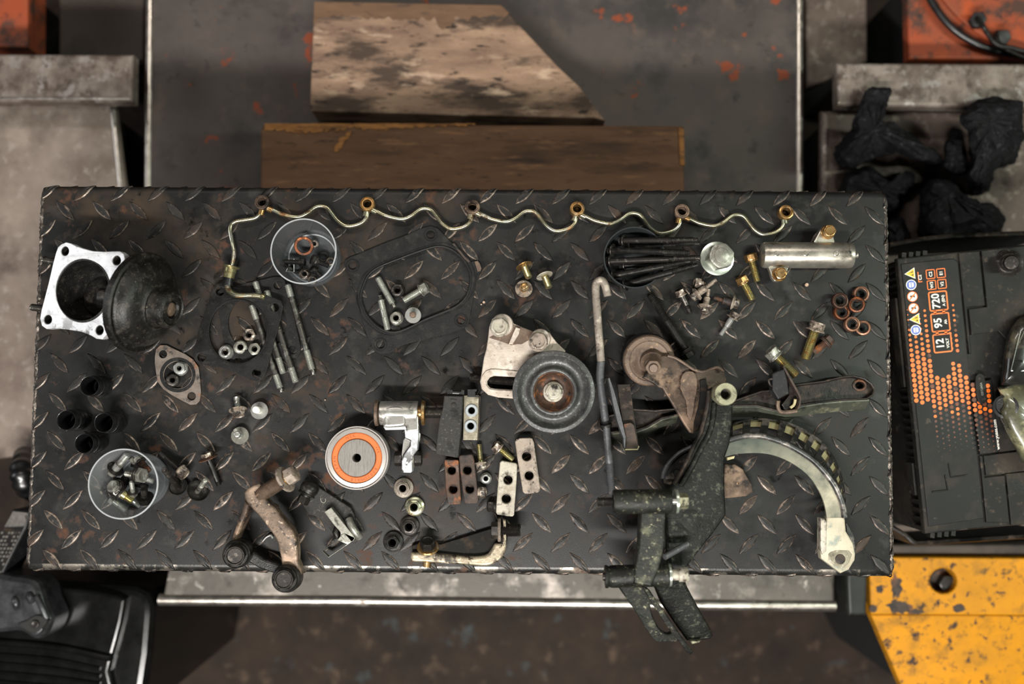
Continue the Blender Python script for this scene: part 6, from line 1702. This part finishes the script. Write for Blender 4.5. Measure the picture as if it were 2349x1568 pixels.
MB().lathe([(0, hR - .0126), (q_(122), hR - .0124), (q_(126), hR - .0112), (q_(120), hR - .0100), (q_(100), hR - .0098), (0, hR - .0098)], 40, MX).build('washer', 'strap_white', PW)
MB().lathe([(0, hR - .0099), (q_(88), hR - .0099, 1), (q_(88), hR - .0050, 1), (q_(88), hR - .0042, 2), (q_(78), hR - .0036), (q_(72), hR - .0036), (q_(68), hR - .0030), (q_(52), hR - .0026), (0, hR - .0028)], 24, MX).build('hex_bolt', 'strap_white', PW)
for x, y in ((1655, 475), (1710, 650)):
    MB().lathe([(0, 0), (.0018, 0), (.0016, .0006), (0, .0006)], 12, axis(W(*cM(x, y), hR - .0065), W(*cM(1530, 610), hR + .004))).build('rivet_hole', 'black_gap', PW)
MB().lathe([(0, -.0002), (.0225, -.0002), (.0225, .0118), (0, .0118)], 36, Matrix.Translation((pc.x, pc.y, TZ + TOPH + .0002))).build('pulley_back', 'dark_steel', tp_)

# ================================================================== HOOKED ADJUSTER ROD
hk_ = thing('hook_rod', 'long thin rod with hooked top and threaded end, right of the grey pulley', 'rod', W(1385, 900, TOPH))
hz = .0245
rodp = [cI(1823, 692), cI(1808, 620), cI(1785, 540), cI(1755, 490), cI(1715, 482), cI(1680, 510), cI(1664, 570), cI(1668, 700), cI(1690, 1000), cI(1735, 1560), cP(190, 60), cP(235, 400), cP(262, 600)]
hh_ = lambda i: hz if i < 9 else hz - .004 * (i - 8) / 4
MB().tube(smooth_loop([W(*q, hh_(i)) for i, q in enumerate(rodp[:10])], 4, False), .0044, 14).build('hooked_shank', 'rod_grey', hk_)
MB().tube(smooth_loop([W(*q, hh_(i + 9)) for i, q in enumerate(rodp[9:])], 4, False), .0044, 14).build('lower_shank', 'rod_dark', hk_)
a, e = W(*cP(268, 640), .0205), W(*cP(332, 1425), .0150)
Lr = (e - a).length
MB().lathe([(0, -.004), (.0042, -.004), (.0042, Lr * .50), (.0040, Lr * .52)] + threadprof(.0043, Lr * .53, Lr, .0013) + [(0, Lr)], 16, axis(a, e)).build('threaded_end', 'rod_dark', hk_)
MX = axis(W(*cP(258, 588), .0262), W(*cP(270, 660), .0250))
MB().lathe([(0, 0), (.0064, 0), (.0068, .001), (.0064, .003), (0, .003)], 22, MX).build('lock_ring', 'black_steel', hk_)

# ================================================================== LONG DARK LEVER (runs under the brackets)
ll = thing('slotted_lever', 'long dark channel-shaped lever running under the big bracket to the right end', 'lever', W(1700, 930, TOPH))
top_ = [cP(168, 580), cP(190, 510), cP(330, 470), cP(600, 400), cP(850, 415), cP(1080, 392), cP(1400, 380), cR(235, 715), cR(420, 650), cR(560, 602), cR(680, 590), cR(980, 522), cR(1300, 482), cR(1520, 430), cR(1660, 413), cR(1800, 448), cR(1890, 515), cR(1926, 590), cR(1905, 660), cR(1825, 712)]
bot_ = [cR(1560, 722), cR(1250, 752), cR(1030, 790), cR(850, 872), cR(740, 850), cR(500, 792), cR(220, 792), cP(1450, 520), cP(1120, 480), cP(930, 530), cP(760, 630), cP(640, 672), cP(420, 686), cP(255, 700), cP(200, 660)]
hL = .0175
poly = top_ + bot_
ins = []
c_ = poly
for i, p in enumerate(c_):
    a, d = Vector(c_[i - 1]), Vector(c_[(i + 1) % len(c_)])
    t = (d - a).normalized()
    ins.append((p[0] - t.y * 4.5, p[1] + t.x * 4.5))
b = MB()
b.prism(outl(poly, hL), (0, -.0025, -.015), [outl(ins, hL)])
b.build('channel_rim', 'lever_dark', ll, bev=.0008)
b = MB().prism(outl(ins, hL - .0070), (0, 0, -.006), [circ(cR(1735, 540), 10, hL - .0070, 20, 8)])
b.build('channel_floor', 'lever_dark', ll)
MB().tube(circ(cR(1735, 538), 14, hL - .0066, 24, 11) + circ(cR(1735, 538), 14, hL - .0066, 24, 11)[:1], .0014, 8, caps=False).build('hole_rim', 'rust_brown', ll)
# channel flank towards the viewer, its lit tone put into the olive colour
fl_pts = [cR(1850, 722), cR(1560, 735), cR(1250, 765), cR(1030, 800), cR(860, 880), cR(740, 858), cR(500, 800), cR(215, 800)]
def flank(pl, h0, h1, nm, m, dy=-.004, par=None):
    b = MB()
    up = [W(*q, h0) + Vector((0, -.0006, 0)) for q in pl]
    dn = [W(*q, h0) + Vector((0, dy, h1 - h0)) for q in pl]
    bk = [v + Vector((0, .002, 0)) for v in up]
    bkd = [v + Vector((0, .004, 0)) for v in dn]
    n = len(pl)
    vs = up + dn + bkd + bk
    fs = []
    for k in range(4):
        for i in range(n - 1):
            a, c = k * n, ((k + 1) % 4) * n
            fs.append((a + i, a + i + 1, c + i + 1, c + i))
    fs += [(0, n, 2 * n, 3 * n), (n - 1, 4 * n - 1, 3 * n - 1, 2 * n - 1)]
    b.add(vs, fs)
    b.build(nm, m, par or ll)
flank(fl_pts, hL - .001, TOPH + .001, 'lit_flank', 'lever_lit_olive', -.0105)
flank([cP(1130, 480), cP(930, 540), cP(760, 640), cP(640, 682), cP(420, 696), cP(255, 710)], hL - .001, TOPH + .001, 'lit_flank', 'lever_lit_olive', -.0085)
cl = thing('lever_clip', 'dark sheet-metal clip with a rubber pad straddling the long lever', 'clip', W(*cR(840, 600), .018))
b = MB().prism(outl([cR(*q) for q in ((690, 400), (740, 375), (830, 345), (870, 470), (890, 640), (760, 710), (690, 600))], .0330), (0, 0, -.0145))
b.build('rubber_pad', 'clip_black', cl, bev=.0015, seg=3)
b = MB().prism(outl([cR(*q) for q in ((818, 308), (842, 318), (1020, 640), (1038, 690), (1028, 780), (1005, 830), (985, 822), (1008, 770), (1014, 700), (1000, 660), (830, 350))], .0325), (0, 0, -.0142))
b.build('sheet_edge', 'rust_brown', cl, bev=.0004)
b = MB().prism(outl([cR(*q) for q in ((830, 350), (1000, 660), (1014, 700), (1008, 770), (985, 822), (960, 850), (840, 862), (820, 800), (800, 770), (890, 660), (880, 480))], .0210), (0, 0, -.0028))
b.build('sheet_web', 'lever_dark', cl, bev=.0004)
MB().tube(smooth_loop([W(*cR(760, 720), .026), W(*cR(755, 790), .024), W(*cR(780, 850), .022), W(*cR(840, 862), .022), W(*cR(985, 845), .024)], 4, False), .0022, 8).build('spring_wire', 'idler_tan', cl)
MB().tube(smooth_loop([W(*cR(965, 705), .026), W(*cR(950, 770), .024), W(*cR(905, 808), .024)], 4, False), .0016, 8).build('bright_tab', 'cream', cl)
MB().tube(smooth_loop([W(*cR(690, 460), .0315), W(*cR(645, 475), .0305), W(*cR(660, 530), .030), W(*cR(690, 555), .031)], 4, False), .0012, 8).build('spring_wire', 'lever_dark', cl)

# channel piece left of the lever
uc = thing('channel_clip', 'small dark U-shaped channel clip hooked over the left end of the long lever', 'clip', W(*cP(500, 600), .018))
b = MB().prism(outl([cP(*q) for q in ((398, 112), (548, 108), (575, 300), (610, 560), (655, 850), (640, 882), (500, 885), (470, 600), (430, 380))], .0270), (0, 0, -.0040))
b.build('channel_floor', 'lever_dark', uc, bev=.0004)
b = MB().prism(outl([cP(*q) for q in ((288, 40), (305, 30), (360, 190), (440, 480), (500, 740), (492, 888), (478, 860), (472, 760), (400, 560), (345, 330))], .0400), (0, 0, -.0150))
b.build('channel_side', 'rod_dark', uc, bev=.0004)
b = MB().prism(outl([cP(*q) for q in ((470, 585), (560, 570), (600, 600), (650, 850), (640, 888), (492, 890), (500, 740))], .0330), (0, 0, -.0050))
b.build('channel_cap', 'rust_brown', uc, bev=.0005)
MB().tube([W(*cP(492, 892), .0335), W(*cP(640, 890), .0332), W(*cP(656, 850), .0330)], .0008, 6).build('bright_edge', 'cream', uc)

# ================================================================== TAN IDLER PULLEY WITH ITS ARM
ip = thing('idler_pulley', 'tan-dusted idler pulley bolted to a wide brown pressed-steel arm', 'pulley', W(*cO(780, 1080), TOPH))
hI = .030
a, e = W(*cO(738, 1052), .008), W(*cO(783, 1083), .0335)
MX = axis(a, e)
L = (e - a).length
q_ = lambda r: m_(r / 5.2275, hI)
IW = MB().lathe([(0, 0), (q_(292), 0), (q_(310), .001), (q_(314), L * .45), (q_(306), L * .5), (q_(310), L * .6), (q_(310), L * .9), (q_(300), L * .97), (q_(288), L), (q_(246), L + .0002), (q_(242), L - .0008), (q_(236), L - .0008), (q_(232), L), (q_(190), L - .0006), (q_(150), L - .0028), (q_(120), L - .003), (0, L - .003)], 64, MX).build('pulley_wheel', 'idler_tan', ip, ang=30)
MB().lathe([(q_(315), L * .12), (q_(318), L * .16), (q_(318), L * .72), (q_(314), L * .78), (q_(306), L * .8), (q_(306), L * .1), (q_(315), L * .12)], 64, MX, caps=False).build('rubber_tread', 'black_steel', IW)
ph = W(*cO(815, 1110), .0345)
MH = axis(ph, W(*cO(832, 1172), .052))
IH = MB().lathe([(0, -.006), (q_(150), -.006), (q_(140), .001), (q_(108), .0035), (q_(100), .0065), (q_(90), .0085), (0, .0085)], 40, MH).build('hub', 'idler_tan', ip)
MB().lathe([(0, .0080), (q_(82), .0080, 1), (q_(82), .0155, 1), (q_(82), .0165, 2), (q_(70), .017), (q_(58), .0172), (q_(55), .0190), (q_(46), .0198), (0, .0198)], 24, MH).build('hub_nut', 'idler_tan', IH)
pl = [cO(700, 1285), cO(760, 1200), cO(900, 1120), cO(905, 1020), cO(985, 1012), cO(1080, 1040), cO(1200, 1110), cO(1310, 1180), cO(1430, 1205), cO(1530, 1168), cO(1610, 1152), cO(1680, 1210), cO(1715, 1300), cP(1690, 110), cP(1560, 180), cP(1500, 300), cP(1450, 480), cP(1380, 660), cP(1310, 700), cP(1270, 692), cP(1200, 590), cP(1080, 390), cP(940, 160), cO(900, 1400), cO(790, 1330)]
hAr = lambda x, y: .040 if x < 1530 else .040 - (x - 1530) * .00004
b = MB().prism(outl(pl, hAr), (0, 0, -.0045))
b.build('arm_plate', 'arm_brown', ip, bev=.0018, seg=3)
MB().tube(smooth_loop([W(*cO(*q), .0402) for q in ((1000, 1022), (1090, 1048), (1210, 1118), (1320, 1190), (1430, 1212), (1530, 1176), (1610, 1162), (1672, 1215))], 3, False), .0016, 8).build('rolled_edge', 'idler_tan', ip)
b = MB().prism(outl([cO(*q) for q in smooth_loop([(1180, 1240), (1260, 1205), (1340, 1240), (1360, 1400), (1330, 1560), (1310, 1720), (1280, 1800), (1240, 1740), (1220, 1560), (1150, 1400)], 2)], .0418), (0, 0, -.002))
b.build('pressed_rib', 'idler_tan', ip, bev=.0009, seg=3)
b = MB().prism(outl([cP(*q) for q in ((1390, 60), (1460, 40), (1490, 190), (1470, 330), (1430, 520), (1370, 660), (1310, 690), (1320, 560), (1370, 380), (1400, 200))], .0400), (0, 0, -.030))
b.build('arm_return', 'soot', ip, bev=.001)

# ================================================================== SLOTTED ARC GUARD (right)
ag = thing('arc_guard', 'curved pale-streaked arc bracket with a ladder of slots and a cream bolted end', 'bracket', W(1850, 1050, TOPH))
inner_ = [(20, 440), (160, 402), (250, 390), (350, 386), (440, 390), (520, 405), (600, 432), (680, 470), (755, 518), (820, 570), (875, 630), (920, 700), (955, 765), (980, 830), (997, 900), (1006, 970)]
mid_ = [(20, 310), (160, 258), (280, 232), (400, 232), (520, 258), (620, 296), (710, 338), (800, 392), (880, 448), (950, 515), (1015, 590), (1065, 660), (1105, 735), (1135, 810), (1155, 880), (1166, 965)]
outer_ = [(20, 190), (160, 120), (290, 82), (430, 74), (560, 88), (680, 118), (790, 165), (890, 225), (970, 290), (1040, 375), (1095, 460), (1135, 550), (1158, 640), (1170, 730), (1176, 810), (1178, 900)]
hI_, hM_, hO_ = .0440, .0450, .0200
I3 = smooth_loop([W(*cS(*q), hI_) for q in inner_], 4, False)
M3 = smooth_loop([W(*cS(*q), hM_) for q in mid_], 4, False)
O3 = smooth_loop([W(*cS(*q), hO_) for q in outer_], 4, False)
n = len(I3)
b = MB()
D3 = [v + Vector((0, 0, -.003)) for v in I3]
E3 = [v + Vector((0, 0, -.003)) for v in M3]
vs = I3 + M3 + E3 + D3
fs = []
for k in range(4):
    for i in range(n - 1):
        a, c = k * n, ((k + 1) % 4) * n
        fs.append((a + i, a + i + 1, c + i + 1, c + i))
fs += [(0, n, 2 * n, 3 * n), (n - 1, 4 * n - 1, 3 * n - 1, 2 * n - 1)]
b.add(vs, fs)
b.build('arc_web', 'arc_grey', ag)
MB().tube(M3, .0034, 12).build('rolled_corner', 'arc_dark', ag)
# ladder of slots: rails and rungs
up = lambda i, u: M3[i] + (O3[i] - M3[i]) * u
def strip(i0, i1, u0, u1, nm, m, dz=-.0025, off=Vector((0, 0, 0)), stuff=False):
    b = MB()
    us = [u0, u0 + (u1 - u0) * .5, u1]
    vs, fs = [], []
    for lay in (0, 1):
        for i in range(i0, i1 + 1):
            for u in us:
                vs.append(up(i, u) + off + Vector((0, 0, dz * lay)))
    m3 = (i1 - i0 + 1) * 3
    for i in range(i1 - i0):
        for k in range(2):
            p = i * 3 + k
            fs += [(p, p + 3, p + 4, p + 1), (p + m3, p + 1 + m3, p + 4 + m3, p + 3 + m3)]
        for k in (0, 2):
            p = i * 3 + k
            fs.append((p, p + m3, p + 3 + m3, p + 3))
    for i in (0, i1 - i0):
        for k in range(2):
            p = i * 3 + k
            fs.append((p, p + 1, p + 1 + m3, p + m3))
    b.add(vs, fs)
    return b.build(nm, m, ag)
strip(0, n - 1, 0.0, 0.12, 'ladder_rail', 'arc_dark')
strip(0, n - 1, 0.90, 1.0, 'ladder_rail', 'arc_dark')
per = []
k = 2
while k < n - 2:
    per.append(k)
    k += 5
for k in per:
    strip(k, k + 2, 0.1, 0.92, 'rung', 'arc_dark')
strip(2, n - 8, 0.50, 0.90, 'painted_lit_lining', 'cream', -.002, Vector((0, 0, -.0058)))  # cream strip below the slots: light on the inner wall, put into colour
# clamp end
cl_ = [(1008, 960), (1168, 955), (1180, 1090), (1245, 1200), (1264, 1290), (1258, 1350), (1205, 1435), (1130, 1468), (1060, 1415), (955, 1335), (945, 1250), (950, 970), (985, 975), (1000, 1000)]
b = MB().prism(outl([cS(*q) for q in cl_], lambda x, y: .0440 - (y - 1185) * .00009), (0, 0, -.010))
b.build('clamp_end', 'arc_cream', ag, bev=.0015, seg=3)
b = MB().prism(outl([cS(*q) for q in ((952, 972), (985, 978), (1008, 1010), (1004, 1270), (965, 1300), (948, 1250))], lambda x, y: .0462 - (y - 1185) * .00009), (0, 0, -.012))
b.build('clamp_lip', 'strap_white', ag, bev=.0010)
b = MB().prism(outl([cS(*q) for q in ((1022, 1295), (1040, 1275), (1150, 1238), (1205, 1255), (1232, 1300), (1205, 1375), (1145, 1425), (1080, 1395), (1030, 1350))], .0372), (0, 0, -.004))
b.build('recess', 'zinc_block', ag, bev=.0005)
MB().lathe([(0, 0), (.0052, 0), (.0052, .0008), (.0044, .0012), (0, .0010)], 24, Matrix.Translation(W(*cS(1126, 1340), .0372))).build('rivet', 'rust_brown', ag)
b = MB().prism(outl([cS(*q) for q in ((1180, 1010), (1215, 1060), (1250, 1130), (1266, 1230), (1262, 1320), (1240, 1250), (1180, 1100))], .030), (0, 0, -.027))
b.build('clamp_side', 'arc_dark', ag, bev=.001)
# far end of the arc, left of the big bracket
le = [(1380, 800), (1310, 850), (1150, 930), (1020, 1050), (960, 1150), (942, 1240), (985, 1252), (1150, 1255), (1240, 1130), (1400, 1000), (1500, 900)]
b = MB().prism(outl([cP(*q) for q in le], .026), (0, 0, -.004), [circ(cP(1115, 1175), 7, .026, 18, 8)])
b.build('far_end', 'arc_dark', ag, bev=.0012, seg=3)
MB().tube(smooth_loop([W(*cP(*q), .0268) for q in ((1380, 810), (1310, 852), (1150, 932), (1022, 1052), (962, 1152), (946, 1240))], 3, False), .0026, 8).build('far_rim', 'rod_dark', ag)
b = MB().prism(outl([cP(*q) for q in ((985, 1252), (1060, 1262), (1055, 1318), (988, 1308))], .022), (0, 0, -.019))
b.build('far_tab', 'strap_dirty', ag, bev=.0006)
b = MB().prism(outl([cP(*q) for q in ((1690, 1065), (1810, 1065), (1905, 1125), (2010, 1310), (2026, 1400), (1945, 1450), (1780, 1472), (1650, 1480))], .012), (0, 0, -.0095))
b.build('brown_tab', 'arm_brown', ag, bev=.0015, seg=3)
b = MB().prism(outl([cP(*q) for q in ((1715, 985), (1808, 965), (1800, 1000), (1718, 1022))], .034), (0, 0, -.006))
b.build('cream_tip', 'cream', ag, bev=.0006)

# ================================================================== BIG CAST BRACKET OVER THE NEAR EDGE
kb_ = thing('engine_bracket', 'big dark green-grey cast bracket with cross tubes, reaching over the near edge', 'bracket', W(1600, 1150, TOPH))
hz0 = .062
plate = [cP(1500, 170), cP(1600, 120), cP(1760, 190), cP(1790, 380), cP(1785, 560), cP(1750, 830), cP(1690, 1000), cP(1690, 1300), cQ(1082, 150), cQ(1092, 360), cQ(1072, 392), cQ(980, 520), cQ(805, 740), cQ(760, 800), cQ(690, 860), cQ(610, 760), cQ(600, 350), cQ(640, 150), cP(1060, 1320), cP(1200, 1090), cP(1310, 850), cP(1390, 700), cP(1440, 540), cP(1480, 330)]
b = MB().prism(outl(plate, hz0), (0, 0, -.012))
b.build('main_plate', 'bracket_dark', kb_, bev=.004, seg=4)
MB().tube(smooth_loop([W(*cP(*q), hz0 + .002) for q in ((1495, 190), (1485, 330), (1440, 540), (1392, 700), (1310, 860), (1200, 1095), (1075, 1310))], 4, False), .0024, 10).build('edge_rib', 'lever_dark', kb_)
MB().tube(smooth_loop([W(*cP(*q), hz0 + .001) for q in ((1560, 330), (1540, 540), (1490, 720), (1400, 880), (1290, 1100), (1160, 1320))], 4, False), .0030, 10).build('inner_rib', 'bracket_dark', kb_)
pb_ = W(*cP(1700, 226), .078)
MX = Matrix.Translation(pb_)
r0 = m_(137 / 5.2275, .078)
BO = MB().lathe([(r0 * .44, -.024), (r0 * 1.02, -.024), (r0, -.0008), (r0 * .95, 0), (r0 * .50, 0), (r0 * .44, -.0008), (r0 * .44, -.024)], 40, MX, caps=False).build('boss', 'boss_face', kb_)
MB().lathe([(0, -.0225), (r0 * .44, -.0225), (r0 * .43, -.012), (0, -.013)], 24, MX).build('boss_bore', 'black_gap', BO)
for x, y, r, h in ((800, 400, 105, .0024), (715, 490, 85, .0020)):
    MB().lathe([(r / 3.5625 * S, -.003), (r / 3.5625 * S * .85, h * .35), (r / 3.5625 * S * .6, h * .75), (r / 3.5625 * S * .3, h * .95), (0, h)], 24, Matrix.Translation(W(*cQ(x, y), hz0 - .001))).build('cast_lump', 'bracket_dark', kb_)
# upper cross tube
h1 = .100
a, e = W(*cQ(165, 250), h1), W(*cQ(640, 245), h1)
L = (e - a).length
MX = axis(a, e)
ru = m_(98 / 3.5625, h1)
CT = MB().lathe([(0, 0), (ru * .92, 0), (ru, .002), (ru, L - .002), (ru * .92, L), (0, L)], 36, MX).build('cross_tube', 'bracket_green', kb_)
MB().lathe([(0, L - .001), (.0036, L), (.0036, L + .004), (0, L + .004)], 16, MX).build('bolt_shank', 'bright_steel', CT)
MB().lathe([(0, L + .004), (m_(98 / 3.5625, h1), L + .004), (m_(98 / 3.5625, h1), L + .0065), (0, L + .0065)], 36, MX).build('washer', 'zinc_green', CT)
MB().lathe([(0, L + .006), (.0068, L + .006, 1), (.0068, L + .0150, 1), (.0068, L + .0162, 2), (.0055, L + .0168), (0, L + .0168)], 24, MX).build('hex_bolt', 'boss_face', CT)
MB().lathe([(0, .001)] + threadprof(.0046, .0, -.0155, .0016) + [(0, -.0160)], 18, MX).build('stud_end', 'dark_steel', CT)
MB().lathe([(ru * .5, -.0006), (ru * .55, -.0002), (ru * .5, .001)], 18, MX, caps=False).build('tube_lip', 'bracket_dark', CT)
# web between the tubes
b = MB().prism(outl([cQ(*q) for q in ((392, 330), (600, 330), (590, 560), (575, 690), (560, 740), (520, 860), (480, 945), (330, 920), (350, 760), (378, 600))], .098), (0, 0, -.020))
b.build('web', 'bracket_green', kb_, bev=.0028, seg=3)
MB().tube([W(*cQ(585, 700), .085), W(*cQ(770, 595), .070)], .0034, 10).build('brace', 'rod_dark', kb_)
# lower cross tube
h2 = .085
a, e = W(*cQ(98, 862), h2), W(*cQ(618, 848), h2)
L = (e - a).length
MX = axis(a, e)
ru = m_(90 / 3.5625, h2)
CT = MB().lathe([(0, 0), (ru * .98, 0), (ru * 1.03, .0014), (ru * .98, .003), (ru * .90, .004), (ru * .98, .006), (ru, .008), (ru, L), (0, L)], 36, MX).build('cross_tube', 'bracket_green', kb_)
MB().lathe([(0, L), (ru, L), (ru, L + .0022), (0, L + .0022)], 36, MX).build('washer', 'zinc_green', CT)
MB().lathe([(0, L), (.0056, L), (.0056, L + .0105), (0, L + .0105)], 20, MX).build('bolt_shank', 'strap_white', CT)
MB().lathe([(0, L + .010), (m_(56 / 3.5625, h2), L + .010), (m_(58 / 3.5625, h2), L + .011), (m_(58 / 3.5625, h2), L + .0190), (m_(54 / 3.5625, h2), L + .0198), (0, L + .0198)], 32, MX).build('round_head', 'strap_white', CT)
MB().lathe([(0, .0005), (.004, 0), (.004, -.002), (0, -.002)], 16, MX).build('end_pin', 'dark_steel', CT)
# fork below the near edge
b = MB().prism(outl([cQ(*q) for q in ((195, 930), (400, 930), (470, 980), (640, 1240), (690, 1330), (690, 1395), (520, 1395), (480, 1360), (350, 1150))], lambda x, y: .068 - (y - 1340) * .00018), (0, 0, -.010), [outl([cQ(*q) for q in smooth_loop([(470, 1090), (520, 1130), (610, 1270), (640, 1325), (590, 1325), (540, 1280), (490, 1180)], 2)], lambda x, y: .068 - (y - 1340) * .00018)])
b.build('fork_leg', 'bracket_green', kb_, bev=.0016, seg=3)
b = MB().prism(outl([cQ(*q) for q in ((395, 935), (450, 960), (560, 1110), (710, 1330), (820, 1478), (800, 1502), (770, 1480), (600, 1260), (470, 1060))], lambda x, y: .080 - (y - 1340) * .00016), (0, 0, -.014))
b.build('fork_fin', 'bracket_green', kb_, bev=.0014, seg=3)
b = MB().prism(outl([cQ(*q) for q in ((500, 935), (620, 930), (660, 880), (755, 895), (775, 950), (850, 1090), (975, 1310), (982, 1350), (955, 1376), (810, 1390), (770, 1385), (700, 1290), (560, 1080))], lambda x, y: .060 - (y - 1340) * .00020), (0, 0, -.012))
b.build('fork_leg', 'bracket_dark', kb_, bev=.003, seg=4)
b = MB().prism(outl([cQ(*q) for q in ((790, 1385), (885, 1382), (870, 1402), (810, 1415))], .040), (0, 0, -.010))
b.build('fork_foot', 'boss_face', kb_, bev=.001)
# feet on the bench
b = MB().prism(outl([cQ(*q) for q in ((650, 200), (1000, 200), (1000, 420), (780, 620), (650, 600))], .0495), (0, 0, -.047))
b.build('foot', 'bracket_dark', kb_, bev=.003)

# ================================================================== GRIT AND OIL SPOTS
GG = 'grains of grit on the bench'
for k, (x, y, r) in enumerate(((1850, 653, 5), (1110, 693, 3.6), (746, 917, 2.0), (1104, 698, 2.2), (650, 785, 1.6))):
    a = W(x, y, TOPH)
    t = thing('grit_grain', ('pale crumb of grit lying on a lug below the silver cylinder', 'pale crumb of grit left of the brassy bolts', 'tiny bright crumb of grit above the orange bearing', 'smaller pale crumb beside the crumb left of the brassy bolts', 'tiny grain of grit near the studs')[k], 'grit', a, GG)
    s_ = r * S
    MB().lathe([(0, 0), (s_, s_ * .2), (s_ * .8, s_ * .9), (0, s_ * 1.2)], 6, Matrix.Translation(a)).build('grain', 'grit', t)
